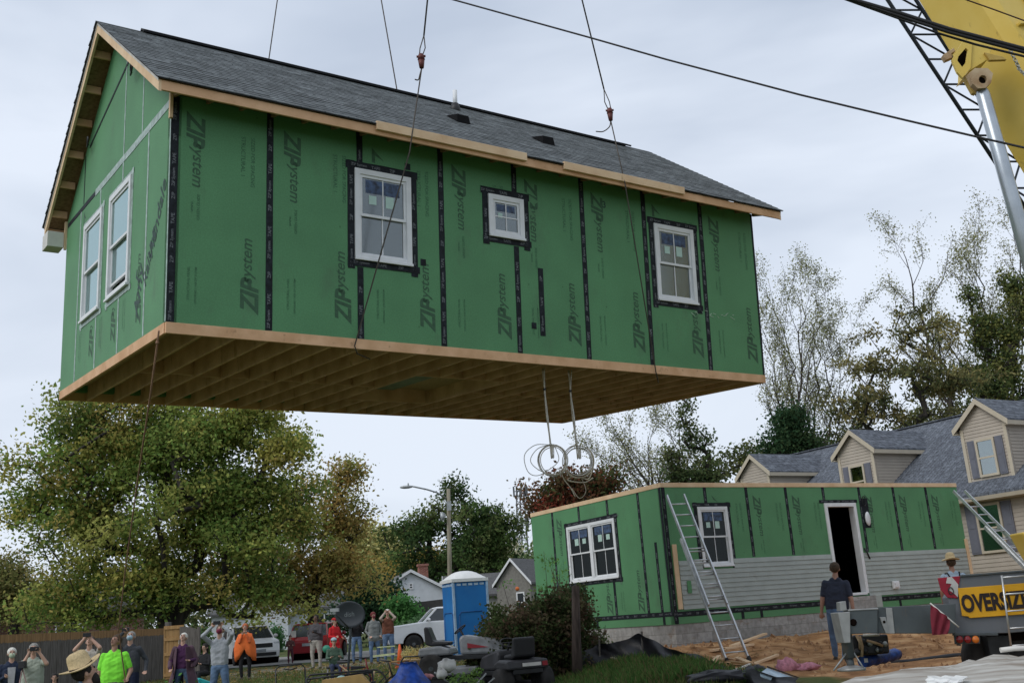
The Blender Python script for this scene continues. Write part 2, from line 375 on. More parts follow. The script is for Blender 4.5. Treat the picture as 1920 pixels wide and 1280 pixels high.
class Clip:
    """keeps lettering off the openings"""
    def __init__(s, mb, holes): s.mb, s.holes = mb, holes
    def text(s, txt, size, T, mi=0, offset=0., shear=0., wscale=1.):
        vs, fs = text_mesh(txt, offset, shear)
        mx = (min(v[0] for v in vs)+max(v[0] for v in vs))/2; my = (min(v[1] for v in vs)+max(v[1] for v in vs))/2
        P3 = [T((v[0]-mx)*size*wscale, (v[1]-my)*size) for v in vs]
        uz = [((p[0] if s.side == 'x' else p[1]), p[2]) for p in P3]
        out = [any(h[0]-.09 < u < h[1]+.09 and h[2]-.09 < z < h[3]+.09 for h in s.holes) for u, z in uz]
        fs = [f for f in fs if not any(out[i] for i in f)]
        used = sorted({i for f in fs for i in f}); ren = {j: i for i, j in enumerate(used)}
        if used: s.mb.add([P3[i] for i in used], [tuple(ren[i] for i in f) for f in fs], mi)
def zip_prints(mb, x0, x1, z0, z1, y, side='x', outward=-1, low=True, high=True, flip=1, holes=()):
    mb = Clip(mb, holes); mb.side = side
    w = x1-x0
    def W(u, d, z): return (u, y+outward*d, z) if side == 'x' else (y+outward*d, u, z)
    def up(u, z, q):   # text reading bottom to top
        return lambda a, b: W(u-b*flip, .002, z+a)
    def dn(u, z, q):
        return lambda a, b: W(u+b*flip, .002, z-a)
    H = z1-z0
    lx = (lambda t: x0+w*t) if flip > 0 else (lambda t: x1-w*t)
    if low and w > .7:
        mb.text('ZIP', .30, up(lx(.8), z0+.40, 0), 0, .035, .28, .92)
        mb.text('system', .20, up(lx(.795), z0+.83, 0), 0, .012, .28, 1.0)
        mb.text('STRUCTURAL PANEL', .042, up(lx(.2), z0+.48, 0), 1, .01)
        mb.text('EXPOSURE 1 4X8 ZIP SYSTEM', .034, up(lx(.27), z0+.46, 0), 1, .01)
    if high and w > .7 and H > 2:
        mb.text('ZIP', .30, dn(lx(.24), z1-.40, 0), 0, .035, .28, .92)
        mb.text('system', .20, dn(lx(.245), z1-.83, 0), 0, .012, .28, 1.0)
        mb.text('STRUCTURAL 1', .075, dn(lx(.72), z1-.62, 0), 1, .012)
        mb.text('SIZED FOR SPACING', .07, dn(lx(.82), z1-.68, 0), 1, .012)
        mb.text('www.', .06, up(lx(.22), z1-1.35, 0), 1, .01)
        mb.text('GREEN GUIDE', .05, up(lx(.28), z1-1.35, 0), 1, .01)

# ================================================================== UPPER MODULE (hanging)
H1 = 2.76; W1 = 8*P
EV, RK = .40, .27                      # eave / rake overhang
SL = (4.9-2.76)/(D/2+EV)               # roof slope
def roof_z(b): return 4.9-abs(b-D/2)*SL
house = empty('house_module', 'green sheathed house module with shingle roof hanging from crane slings', 'house', UO, UE)
uw = [(2.36, 3.185, 1.03, 2.26), (4.42, 5.02, 1.63, 2.25), (7.5, 8.335, 1.03, 2.27)]
ug = [(1.66, 2.76, .82, 2.30), (3.18, 4.26, .82, 2.31)]
inset = .02
mb = MB(); mb.wall(0, W1, 0, H1, [(a+inset, b-inset, c+inset, d-inset) for a, b, c, d in uw], 0, .12)
front = mb.build('front_wall', zipgreen, house)
zp = MB()
for k in range(8): zip_prints(zp, k*P, (k+1)*P, 0, H1, 0, holes=uw)
zp.build('printed_lettering', [zipink, zipink2], front)
for k in range(1, 8):
    x = k*P
    spans = [(0.005, H1)]
    for (a, b, c, d) in uw:
        if a-.1 < x < b+.1: spans = [(0.005, c-.09), (d+.09, H1)]
    for s in spans: tape_strip(front, ((x, s[0]), (x, s[1])))
tape_strip(front, ((.045, .005), (.045, H1-.02)), .09); tape_strip(front, ((5.28, .28), (5.28, 1.27)), .09)
tape_strip(front, ((W1-.02, .005), (W1-.02, H1-.02)), .04, prn=False)
for (a, b, c, d) in uw:
    t = .045
    tape_strip(front, ((a-t, c-.12), (a-t, d+.1)), .1, th=.006); tape_strip(front, ((b+t, c-.13), (b+t, d+.08)), .1, th=.006)
    tape_strip(front, ((a-.12, d+t), (b+.11, d+t)), .1, th=.008); tape_strip(front, ((a-.1, c-t+.01), (b+.12, c-t+.01)), .09, th=.008)
    window(house, a, b, c, d, 0, single=(b-a < .7))
# blue brand film text on the upper panes
# scuffs and pen marks
mk = MB()
mk.text('3', .15, lambda a, b: (6.53+a, -.002, 2.42+b), 0, .02)
mk.build('pen_mark', [marker], front); mk = MB()
for i in range(14):
    x, z = 8.2+i*.07+random.uniform(-.04, .04), .93+random.uniform(-.04, .04)
    mk.beam((x, -.003, z), (x+random.uniform(.03, .09), -.003, z+random.uniform(-.05, .05)), .006, .006)
mk.build('chalk_scuff', [mat('chalk_scuff', (.5, .6, .5), .8)], front)
for (x, z) in [(3.36, 1.12), (5.13, .42), (3.15, 2.42)]: mk = MB(); mk.box(x-.04, x+.04, -.006, 0, z-.05, z+.04); mk.build('tape_patch', tape, front)
# gable end (x=0) with windows
gw = MB(); gw.wall(0, D, 0, H1, [(a+inset, b-inset, c+inset, d-inset) for a, b, c, d in ug], 0, .12, along='y')
apex = roof_z(D/2)-.16
gw.add([(0, .0, H1), (0, D, H1), (0, D/2, apex-.02), (.12, .0, H1), (.12, D, H1), (.12, D/2, apex-.02)], [(0, 2, 1), (3, 4, 5), (0, 3, 5, 2), (1, 2, 5, 4)])
gable = gw.build('gable_wall', zipgreen, house)
gp = MB()
for (a, b) in ((0, .93), (.93, .93+P), (.93+P, .93+2*P), (.93+2*P, .93+3*P)):
    if a == .93+P or True:
        zip_prints(gp, a, b, 0, H1, 0, 'y', -1, low=(a != 0), high=(b-a > 1 and a > 3), flip=-1, holes=ug)
def GY(u, d, z): return (-d, u, z)
def hand(txt, u, z, ang, size, mi=2):
    c, s = math.cos(ang), math.sin(ang)
    gp.text(txt, size, lambda a, b: GY(u-(a*c-b*s), .004, z+(a*s+b*c)), mi, .012, .3)
hand('Windale', .45, 1.35, 1.0, .30); hand('Amy', 1.15, .62, 1.25, .34); hand('Raising', .72, .95, 1.0, .26); hand('F', 1.22, .82, 1.3, .28)
gp.build('printed_lettering', [zipink, zipink2, marker], gable)
yb = [.93+k*P for k in range(4)]
for y_ in yb:
    sp = [(0.01, H1-.12)]
    for (a, b, c, d) in ug:
        if a-.05 < y_ < b+.05: sp = [(0.01, c-.06), (d+.06, H1-.12)]
    for s in sp: tape_strip(gable, ((y_, s[0]), (y_, s[1])), .05, 'y', 0, -1, False, tapeclear)
tape_strip(gable, ((0.02, .01), (0.02, H1-.1)), .035, 'y', 0, -1, False, tapeclear)
tape_strip(gable, ((0.02, 2.67), (3.7, 2.67)), .1, 'y', 0, -1, False, tapeclear, th=.006)
tape_strip(gable, ((3.7, 2.67), (5.5, 2.67)), .07, 'y', 0, -1, False, tape, th=.006)
for (ya, za, yb_, zb_) in [(4.45, 2.72, 4.45, 3.5), (1.25, 2.72, 1.25, 3.5), (2.15, 2.72, 2.15, 4.1)]:
    tape_strip(gable, ((ya, za), (yb_, zb_)), .04, 'y', 0, -1, False, tape if ya > 4 else tapeclear)
tape_strip(gable, ((4.2, 3.55), (1.9, 4.08)), .045, 'y', 0, -1, False, tape, th=.005)
for (a, b, c, d) in ug:
    for q in (((a-.03, c-.08), (a-.03, d+.08)), ((b+.03, c-.1), (b+.03, d+.06)), ((a-.08, d+.03), (b+.08, d+.03)), ((a-.1, c-.04), (b+.1, c-.04))):
        tape_strip(gable, q, .06, 'y', 0, -1, False, tapeclear, th=.006+random.random()*.002)
window(house, *ug[0], 0, 'y', mullion=False, film=False, reflective=True, open_=.12)
window(house, *ug[1], 0, 'y', mullion=False, film=False, reflective=True, open_=.0)
# back wall, right gable, deck, interior
bw = MB(); bw.box(.12, W1-.12, D-.12, D, 0, H1); bw.build('back_wall', zipgreen, house)
rg = MB(); rg.box(W1-.12, W1, .12, D, 0, H1)
rg.add([(W1, .0, H1), (W1, D, H1), (W1, D/2, apex-.02), (W1-.12, .0, H1), (W1-.12, D, H1), (W1-.12, D/2, apex-.02)], [(0, 1, 2), (3, 5, 4), (0, 2, 5, 3), (1, 4, 5, 2)])
rg.build('right_gable_wall', zipgreen, house)
it = MB(); it.box(.14, W1-.14, .14, D-.14, .106, .125); it.box(.14, W1-.14, .14, D-.14, 2.42, 2.44); it.box(.14, W1-.14, 2.6, 2.7, .126, 2.41)
for xx in (3.9, 6.6): it.box(xx, xx+.1, .15, 2.59, .127, 2.41)
it.build('interior_partition', drywall, house)
# floor frame
rim = MB()
rim.box(0.0, W1, -.012, .03, -.13, -.001); rim.box(0, W1, D-.03, D+.012, -.13, -.001)
rim.box(-.012, .028, .031, D-.031, -.13, -.001); rim.box(W1-.028, W1+.012, .031, D-.031, -.13, -.001)
rim.build('rim_joist', lumber, house, .004)
skip = lambda x: 4.25 < x < 5.4
n = 0
for k in range(1, 24):
    x = k*.4064
    j = MB()
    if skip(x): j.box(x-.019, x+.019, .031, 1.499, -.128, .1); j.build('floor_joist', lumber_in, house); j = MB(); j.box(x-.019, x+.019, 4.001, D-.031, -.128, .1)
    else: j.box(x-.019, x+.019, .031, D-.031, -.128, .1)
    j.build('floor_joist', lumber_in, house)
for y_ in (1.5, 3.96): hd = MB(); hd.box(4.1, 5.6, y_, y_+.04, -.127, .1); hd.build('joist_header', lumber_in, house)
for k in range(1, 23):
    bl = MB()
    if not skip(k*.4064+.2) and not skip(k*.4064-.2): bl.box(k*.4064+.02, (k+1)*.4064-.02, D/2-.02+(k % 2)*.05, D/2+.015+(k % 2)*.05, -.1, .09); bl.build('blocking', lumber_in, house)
sub = MB(); sub.box(.03, W1-.03, .032, D-.032, .101, .105); sub.build('subfloor', mat('subfloor_osb', (.36, .24, .14), .9, col2=(.50, .35, .21), scale=20), house)
pt = MB(); pt.box(4.3, 4.95, 1.56, 3.9, .06, .09); pt.build('duct_cover', mat('grey_green_board', (.2, .24, .2), .8), house)
# roof
def shingle(name, c1, c2, h=.14, w=.32):
    m = brickmat(name, c1, c2, (c1[0]*.45, c1[1]*.45, c1[2]*.45), w, h, .006, .92, 'xy', .5, .4, .35)
    nt = m.node_tree; br = next(n for n in nt.nodes if n.type == 'TEX_BRICK')
    # streaky granule tone along the courses
    N, L = nt.nodes, nt.links
    tc = next(n for n in N if n.type == 'TEX_COORD'); mp = N.new('ShaderNodeMapping'); mp.inputs['Scale'].default_value = (2.2, 18, 18)
    nz = N.new('ShaderNodeTexNoise'); nz.inputs['Scale'].default_value = 1.6; nz.inputs['Detail'].default_value = 7; nz.inputs['Roughness'].default_value = .7
    L.new(tc.outputs['Object'], mp.inputs[0]); L.new(mp.outputs[0], nz.inputs['Vector'])
    rp = N.new('ShaderNodeValToRGB'); rp.color_ramp.elements[0].position = .35; rp.color_ramp.elements[1].position = .66
    rp.color_ramp.elements[0].color = (.5, .5, .5, 1); rp.color_ramp.elements[1].color = (1.6, 1.6, 1.6, 1); L.new(nz.outputs[0], rp.inputs[0])
    b = next(n for n in N if n.type == 'BSDF_PRINCIPLED'); src = b.inputs['Base Color'].links[0].from_socket
    mx = N.new('ShaderNodeMix'); mx.data_type = 'RGBA'; mx.blend_type = 'MULTIPLY'; mx.inputs[0].default_value = 1
    L.new(src, mx.inputs[6]); L.new(rp.outputs[0], mx.inputs[7]); L.new(mx.outputs[2], b.inputs['Base Color'])
    return m
sh1 = shingle('slate_shingle', (.088, .097, .10), (.148, .162, .168))
x0, x1 = -RK, W1+RK
def slope(mb, x0, x1, b0, b1, zoff, th, zf=roof_z, mi=0):
    z0, z1 = zf(b0)+zoff, zf(b1)+zoff
    mb.hexa([(x0, b0, z0-th), (x1, b0, z0-th), (x1, b1, z1-th), (x0, b1, z1-th), (x0, b0, z0), (x1, b0, z0), (x1, b1, z1), (x0, b1, z1)], mi)
def shingles(parent, name, x0, x1, be, br, z_of, m, course=.14, th=.006):
    """lapped courses: real little steps up the slope"""
    mb = MB(); n = int(abs(br-be)/(course*.83)); s = 1 if br > be else -1
    for i in range(n):
        ba, bb = be+(br-be)*i/n, be+(br-be)*(i+1)/n; za, zb = z_of(ba), z_of(bb); lift = th*1.6
        r1 = random.Random(i*7+int(be*10))
        a, b = (V((x0-r1.uniform(0, .012), ba, za+lift)), V((x1+r1.uniform(0, .012), ba, za+lift)))
        c, d = (V((x1, bb, zb+th*.2)), V((x0, bb, zb+th*.2)))
        e, f_ = V((x0, ba, za)), V((x1, ba, za))
        q = [(0, 1, 2, 3), (4, 5, 1, 0)] if s > 0 else [(3, 2, 1, 0), (0, 1, 5, 4)]
        mb.add([a, b, c, d, e, f_], q)
    return mb.build(name, m, parent)
dk = MB(); slope(dk, x0+.02, x1-.02, -EV+.02, D/2, -.02, .018); slope(dk, x0+.02, x1-.02, D/2, D+EV-.02, -.02, .018); 
dk.build('roof_deck', osb, house)
mb = MB(); slope(mb, x0-.02, x1+.02, -EV-.03, D/2, .0, .016); slope(mb, x0-.02, x1+.02, D/2, D+EV+.03, .0, .016); mb.build('roof_underlay', mat('shingle_edge', (.03, .032, .036), .9), house)
shingles(house, 'roof_shingles', x0-.03, x1+.03, -EV-.04, D/2, lambda b: roof_z(b)+.001, sh1)
shingles(house, 'roof_shingles', x0-.03, x1+.03, D+EV+.04, D/2, lambda b: roof_z(b)+.001, sh1)
rc = MB(); zr = roof_z(D/2)
for s in (-1, 1):
    rc.hexa([(.33, D/2, zr+.03), (9.5, D/2, zr+.03), (9.5, D/2+s*.14, zr-.06), (.33, D/2+s*.14, zr-.06), (.33, D/2, zr+.052), (9.5, D/2, zr+.052), (9.5, D/2+s*.15, zr-.03), (.33, D/2+s*.15, zr-.03)])
rc.build('ridge_vent', mat('ridge_black', (.015, .016, .02), .8), house)
# fascia, rake boards, soffit framing
fb = MB(); zE = roof_z(-EV)-.02; fb.box(x0+.03, x1-.03, -EV, -EV+.035, zE-.14, zE-.02); fb.build('eave_fascia', lumber, house, .004)
fb = MB(); fb.box(x0+.03, x1-.03, D+EV-.035, D+EV, zE-.14, zE-.02); fb.build('eave_fascia', lumber, house, .004)
for xr in (x0, x1-.035):
    for s in (0, 1):
        r = MB(); b0, b1 = (-EV, D/2-.0005) if s == 0 else (D/2+.0005, D+EV)
        z0, z1 = roof_z(b0)-.04, roof_z(b1)-.04
        r.hexa([(xr, b0, z0-.14), (xr+.035, b0, z0-.14), (xr+.035, b1, z1-.14), (xr, b1, z1-.14), (xr, b0, z0), (xr+.035, b0, z0), (xr+.035, b1, z1), (xr, b1, z1)])
        r.build('rake_board', newlumber, house, .003)
        e = MB(); xo = xr-.006 if xr < 0 else xr+.035
        e.hexa([(xo, b0, z0-.02), (xo+.006, b0, z0-.02), (xo+.006, b1, z1-.02), (xo, b1, z1-.02), (xo, b0, z0+.028), (xo+.006, b0, z0+.028), (xo+.006, b1, z1+.028), (xo, b1, z1+.028)])
        e.build('drip_edge', mat('drip_edge_metal', (.5, .47, .42), .5), house)
lk = []
for xr, xs in ((x0+.04, -.002), (W1+.002, x1-.04)):
    for i in range(6):
        for s in (-1, 1):
            b = D/2+s*(.35+i*.5); 
            if not (-.3 < b < D+.3): continue
            m_ = MB(); m_.box(xr, xs, b-.02, b+.02, roof_z(b)-.155, roof_z(b)-.045); m_.build('lookout', lumber, house)
for i in range(25):
    x = .02+i*.4064
    m_ = MB(); m_.hexa([(x-.018, -EV+.037, zE-.10), (x+.018, -EV+.037, zE-.10), (x+.018, -.002, zE-.02), (x-.018, -.002, zE-.02), (x-.018, -EV+.037, zE-.03), (x+.018, -EV+.037, zE-.03), (x+.018, -.002, roof_z(0)-.06), (x-.018, -.002, roof_z(0)-.06)])
    m_.build('rafter_tail', osb, house)
m_ = MB(); m_.box(-.035, .0, -.06, -.004, 2.44, 2.76); m_.box(-.035, 0, D+.004, D+.06, 2.3, 2.76); m_.build('corner_block', newlumber, house)
m_ = MB(); m_.box(-RK-.02, -.04, D+.02, D+EV, 2.33, 2.58); m_.build('boxed_eave_return', offwhite, house, .006)
for (a, b) in ((2.47, 4.81), (5.46, 7.8)):
    m_ = MB(); m_.box(a, b, -EV-.05, -EV-.004, zE-.085, zE+.03); m_.build('nailed_board', newlumber, house, .004)
# roof penetrations
def on_roof(px, py):
    # intersect the ray with the front roof plane
    d = UR.transposed() @ ray(px, py); c = UR.transposed() @ (CAM-UO)
    # z = 4.9-(D/2-b)*SL  -> z - SL*b = 4.9-SL*D/2
    t = ((4.9-SL*D/2)-(c.z-SL*c.y))/(d.z-SL*d.y); return c+d*t
for (px, py) in ((862, 228), (1021, 268)):
    q = on_roof(px, py); v = MB()
    a, b = q.x-.12, q.x+.12; y0, y1 = q.y-.12, q.y+.2
    v.add([(a, y0, roof_z(y0)+.01), (b, y0, roof_z(y0)+.01), (b, y1, roof_z(y1)+.015), (a, y1, roof_z(y1)+.015), (a+.02, y0+.02, roof_z(y0)+.15), (b-.02, y0+.02, roof_z(y0)+.15)],
          [(0, 1, 5, 4), (4, 5, 2, 3), (0, 4, 3), (1, 2, 5)])
    v.build('roof_vent', mat('vent_black', (.008, .008, .009), .8, spec=.1), house)
q = on_roof(864, 212); v = MB(); v.lathe([(.1, -.1), (.085, .02), (.06, .1)], 14, (q.x+.05, q.y+.25, roof_z(q.y+.25)), mi=1); v.tube([(q.x+.05, q.y+.25, roof_z(q.y+.25)), (q.x+.05, q.y+.25, roof_z(q.y+.25)+.34)], .038, 12)
v.build('vent_pipe', [white, black], house)
# dark wire loops on the gable
v = MB()
for (y_, z_) in ((1.6, 3.72), (4.0, 3.55)):
    v.tube([(-.05-.05*math.sin(t*.5), y_+.12*math.cos(t), z_+.07*math.sin(t)) for t in [i*.5 for i in range(14)]], .012, 5)
v.build('strap_loop', black, house)

# ================================================================== LOWER MODULE (set on its foundation)
HL = 2.895
lhouse = empty('house_module', 'flat topped green house module half clad in grey siding on a block foundation', 'house', LO, (0, 0, .5352))
lwf = (.94, 1.80, 1.15, 2.46); lwl = (1.83, 3.88, 1.10, 2.45); door = (4.84, 5.90, .36, 2.51)
mb = MB(); mb.wall(0, W1, 0, HL, [(lwf[0]+inset, lwf[1]-inset, lwf[2]+inset, lwf[3]-inset), (door[0]+.03, door[1]-.03, door[2], door[3]-.03)], 0, .12); lf = mb.build('front_wall', zipgreen, lhouse)
mb = MB(); mb.wall(.121, D, 0, HL, [(lwl[0]+inset, lwl[1]-inset, lwl[2]+inset, lwl[3]-inset)], 0, .12, along='y')
mb.box(.0, .12, 0.0015, .1205, .001, HL-.001); ll = mb.build('left_wall', zipgreen, lhouse)
mb = MB(); mb.box(.12, W1, D-.12, D, 0, HL); mb.build('back_wall', zipgreen, lhouse)
mb = MB(); mb.box(W1-.12, W1, .121, D-.121, 0, HL); mb.build('right_wall', zipgreen, lhouse)
mb = MB(); mb.box(-.01, W1+.01, -.012, .08, HL+.001, HL+.1); mb.box(-.01, W1+.01, D-.08, D+.012, HL+.001, HL+.1); mb.box(-.012, .08, .081, D-.081, HL+.001, HL+.1); mb.box(W1-.08, W1+.012, .081, D-.081, HL+.001, HL+.1)
mb.build('top_plate', newlumber, lhouse, .004)
mb = MB(); mb.box(.08, W1-.08, .08, D-.08, HL-.02, HL+.02); mb.build('ceiling_deck', osb, lhouse)
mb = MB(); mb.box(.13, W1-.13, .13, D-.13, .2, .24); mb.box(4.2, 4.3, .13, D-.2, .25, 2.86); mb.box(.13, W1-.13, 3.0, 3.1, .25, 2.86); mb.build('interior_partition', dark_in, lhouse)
mb = MB(); mb.box(5.0, 5.8, 2.6, 2.98, 1.0, 1.5); mb.build('interior_cabinet', mat('dim_grey', (.35, .35, .33), .9), lhouse)
lp = MB()
for k in range(8):
    if k in (0,): continue
    zip_prints(lp, k*P, (k+1)*P, .1, HL, 0, low=False, holes=[lwf, door])
lp.build('printed_lettering', [zipink, zipink2], lf)
lp = MB(); pb = [0, .86, .86+P, .86+2*P, .86+3*P, D]
for i in range(1, 4): zip_prints(lp, pb[i], pb[i+1], .1, HL, 0, 'y', -1, flip=-1, high=(i == 3), holes=[lwl])
lp.build('printed_lettering', [zipink, zipink2], ll)
for k in range(1, 8):
    x = k*P; lo = 1.33
    sp = [(lo, HL)]
    if lwf[0]-.1 < x < lwf[1]+.1: sp = [(lwf[3]+.09, HL)]
    if door[0]-.1 < x < door[1]+.1: sp = [(door[3]+.08, HL)]
    for s in sp: tape_strip(lf, ((x, s[0]), (x, s[1])))
tape_strip(lf, ((.05, .01), (.05, HL)), .1)
for y_ in pb[1:5]:
    sp = [(0.01, HL)] if not (lwl[0]-.05 < y_ < lwl[1]+.05) else [(.27, lwl[2]-.08), (lwl[3]+.08, HL)]
    for s in sp: tape_strip(ll, ((y_, max(.25, s[0])), (y_, s[1])), side='y')
tape_strip(ll, ((.38, .25), (.38, 1.75)), side='y')
tape_strip(ll, ((.05, .24), (.05, HL)), .08, side='y', prn=False)
tape_strip(ll, ((0.0, .22), (D, .22)), .1, side='y', th=.007); tape_strip(lf, ((0.0, .2), (W1, .2)), .11, th=.007)
for x in (.07, 1.9, 2.45, 6.95, 8.6): tape_strip(lf, ((x, .005), (x, .15)), .08, prn=False)
for y_ in (.35, 2.9): tape_strip(ll, ((y_, .005), (y_, .17)), .08, side='y', prn=False)
for (a, b, c, d) in (lwf,):
    for q in (((a-.04, c-.1), (a-.04, d+.1)), ((b+.04, c-.1), (b+.04, d+.1)), ((a-.12, d+.04), (b+.12, d+.04))): tape_strip(lf, q, .1, th=.006+random.random()*.003)
for q in (((lwl[0]-.04, lwl[2]-.1), (lwl[0]-.04, lwl[3]+.1)), ((lwl[1]+.04, lwl[2]-.1), (lwl[1]+.04, lwl[3]+.1)), ((lwl[0]-.12, lwl[3]+.04), (lwl[1]+.12, lwl[3]+.04)), ((lwl[0]-.12, lwl[2]-.04), (lwl[1]+.12, lwl[2]-.04))):
    tape_strip(ll, q, .1, 'y', th=.006+random.random()*.003)
tape_strip(lf, ((door[0]-.14, door[3]+.04), (door[1]+.08, door[3]+.04)), .08, th=.008)
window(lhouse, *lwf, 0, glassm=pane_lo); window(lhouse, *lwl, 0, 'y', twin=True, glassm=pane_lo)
# door frame
w = MB(); a, b, c, d = door; t = .09
w.box(a, a+t, -.035, .14, c, d); w.box(b-t, b, -.035, .14, c, d); w.box(a+t, b-t, -.035, .14, d-t, d); w.box(a+t, b-t, -.06, .14, c-.03, c+.03)
w.build('door_frame', white, lhouse, .006)
# siding, lap by lap
sid = mat('grey_siding', (.35, .385, .36), .6, var=.05, scale=3, stretch=(1, 1, 1), spec=.3)
sd = MB(); zc0, zc1 = .29, 1.31; nc = 10; hc = (zc1-zc0)/nc
def course(mb, xa, xb, z, y=-.004):
    mb.hexa([(xa, y-.022, z), (xb, y-.022, z), (xb, y, z), (xa, y, z), (xa, y-.005, z+hc-.002), (xb, y-.005, z+hc-.002), (xb, y, z+hc-.002), (xa, y, z+hc-.002)])
for i in range(nc):
    z = zc0+i*hc
    if z+hc > lwf[2]-.02: segs = [(.27, lwf[0]-.02) if z+hc > lwf[2]-.02 else None, (lwf[1]+.02, door[0]-.01), (door[1]+.02, 9.68)]
    else: segs = [(.27, door[0]-.01), (door[1]+.02, 9.68)]
    for s in segs:
        if s: course(sd, s[0], s[1], z)
sd.box(6.0, 6.3, -.03, -.004, 0.02, zc0)
sd.build('lap_siding', sid, lhouse)
w = MB(); w.box(.13, .235, -.045, -.004, .3, 1.66); w.build('corner_board', newlumber, lhouse, .004)
w = MB(); w.box(9.69, 9.78, -.045, -.004, .25, 1.55); w.build('corner_board', newlumber, lhouse, .004)
w = MB(); w.lathe([(.09, 0), (.1, .03), (.04, .035)], 18, (0, 0, 0), 'y'); o = w.build('wall_light_plate', white, lhouse, 0, (6.24, -.008, 2.12), (pi, 0, 0)); o.scale = (.85, 1, 1.7)
tape_strip(lf, ((6.24, 1.9), (6.24, 2.62)), .22, prn=False, th=.005)
w = MB(); w.tube([(5.98, -.01, 1.42), (6.02, -.05, 1.3), (6.1, -.03, 1.16)], .02, 6); w.tube([(6.2+.06*math.sin(t), -.03, 2.55+.12*math.cos(t)) for t in [i*.6 for i in range(12)]], .01, 5); w.build('loose_cable', black, lhouse)
w = MB(); w.box(6.72, 6.93, -.09, -.03, .42, .6); w.box(6.75, 6.9, -.11, -.09, .45, .57); w.build('outlet_box', white, lhouse, .008)
w = MB(); w.box(.42, .53, -.036, -.028, .62, .88); w.build('siding_patch', zipgreen, lhouse)
# foundation
blk = brickmat('concrete_block', (.27, .265, .25), (.36, .355, .34), (.22, .215, .2), .406, .203, .006, .9, 'xzw', .5, .35, .22)
w = MB(); w.box(.02, W1-.02, .02, .22, -.75, -.001); w.box(.02, W1-.02, D-.22, D-.02, -.75, -.001); w.box(.02, .22, .221, D-.221, -.75, -.001); w.box(W1-.22, W1-.02, .221, D-.221, -.75, -.001)
w.box(4.86, 6.0, -.12, .018, -.2, .3)
w.build('foundation_wall', blk, lhouse)
# ================================================================== GROUND
def grid_axis(lo, hi, fine_lo, fine_hi, step, grow=1.35):
    a = [fine_lo+i*step for i in range(int((fine_hi-fine_lo)/step)+1)]
    s = step; x = a[-1]
    while x < hi: s *= grow; x += s; a.append(min(x, hi))
    s = step; x = a[0]
    while x > lo: s *= grow; x -= s; a.insert(0, max(x, lo))
    return a
gx, gy = grid_axis(-900, 900, -20, 18, .25), grid_axis(-60, 1800, 4, 56, .25)
nx, ny = len(gx), len(gy)
vs = []; tint = []
def dirtmask(x, y):
    q = LR.transposed() @ (V((x, y, 0))-V((LO.x, LO.y, 0)))
    w = .35*math.sin(x*1.3+y*.7)+.2*math.sin(x*3.7-y*2.1)
    m = sm(-q.y, -6, .0)*(1-sm(-q.y+w, 9.0, 9.8))*sm(q.x+w, -2.3, -1.3) if q.y < 6 else 0
    m *= sm(x+w*.5, 1.6, 2.4) if y < 21 else 1
    return m
for y in gy:
    for x in gx:
        n = .02*math.sin(x*2.1+y*1.3)+.015*math.sin(x*5.3-y*3.1) if abs(x) < 40 and y < 60 else 0
        vs.append((x, y, g(x, y)+n))
        grav = sm(y, 33.5, 35)*(1-sm(y, 40, 41.5))*sm(x+.5*math.sin(y*2), -13, -10)*(1-sm(x, 0, 2))
        grav *= .75+.25*math.sin(x*3+y*4)
        tint.append((dirtmask(x, y), grav, 0, 1))
fs = [(j*nx+i, j*nx+i+1, (j+1)*nx+i+1, (j+1)*nx+i) for j in range(ny-1) for i in range(nx-1)]
me = bpy.data.meshes.new('ground'); me.from_pydata(vs, [], fs)
ca = me.color_attributes.new('mask', 'FLOAT_COLOR', 'POINT'); ca.data.foreach_set('color', np.array(tint, dtype=np.float32).ravel())
me.polygons.foreach_set('use_smooth', [True]*len(fs))
m = bpy.data.materials.new('ground'); nt, N, L = nodes(m)
out = N.new('ShaderNodeOutputMaterial'); b = N.new('ShaderNodeBsdfPrincipled'); L.new(b.outputs[0], out.inputs[0]); b.inputs['Roughness'].default_value = .95; b.inputs['Specular IOR Level'].default_value = .15
tc = N.new('ShaderNodeTexCoord')
def nz_(s, d=5): 
    n = N.new('ShaderNodeTexNoise'); n.inputs['Scale'].default_value = s; n.inputs['Detail'].default_value = d; L.new(tc.outputs['Object'], n.inputs['Vector']); return n
def ramp(n, stops):
    r = N.new('ShaderNodeValToRGB'); e = r.color_ramp.elements
    while len(e) < len(stops): e.new(.5)
    for k, (p_, c) in enumerate(stops): e[k].position = p_; e[k].color = (*c, 1)
    L.new(n.outputs[0], r.inputs[0]); return r
gr = ramp(nz_(1.1, 8), [(.3, (.10, .085, .035)), (.48, (.075, .095, .03)), (.7, (.10, .13, .04))])
dr = ramp(nz_(2.6, 12), [(.30, (.20, .10, .045)), (.5, (.38, .20, .09)), (.68, (.54, .33, .17))])
gv = ramp(nz_(4, 9), [(.3, (.16, .13, .10)), (.7, (.30, .27, .23))])
at_ = N.new('ShaderNodeAttribute'); at_.attribute_name = 'mask'; sp = N.new('ShaderNodeSeparateColor'); L.new(at_.outputs['Color'], sp.inputs[0])
m1 = N.new('ShaderNodeMix'); m1.data_type = 'RGBA'; L.new(sp.outputs[0], m1.inputs[0]); L.new(gr.outputs[0], m1.inputs[6]); L.new(dr.outputs[0], m1.inputs[7])
m2 = N.new('ShaderNodeMix'); m2.data_type = 'RGBA'; L.new(sp.outputs[1], m2.inputs[0]); L.new(m1.outputs[2], m2.inputs[6]); L.new(gv.outputs[0], m2.inputs[7])
L.new(m2.outputs[2], b.inputs['Base Color'])
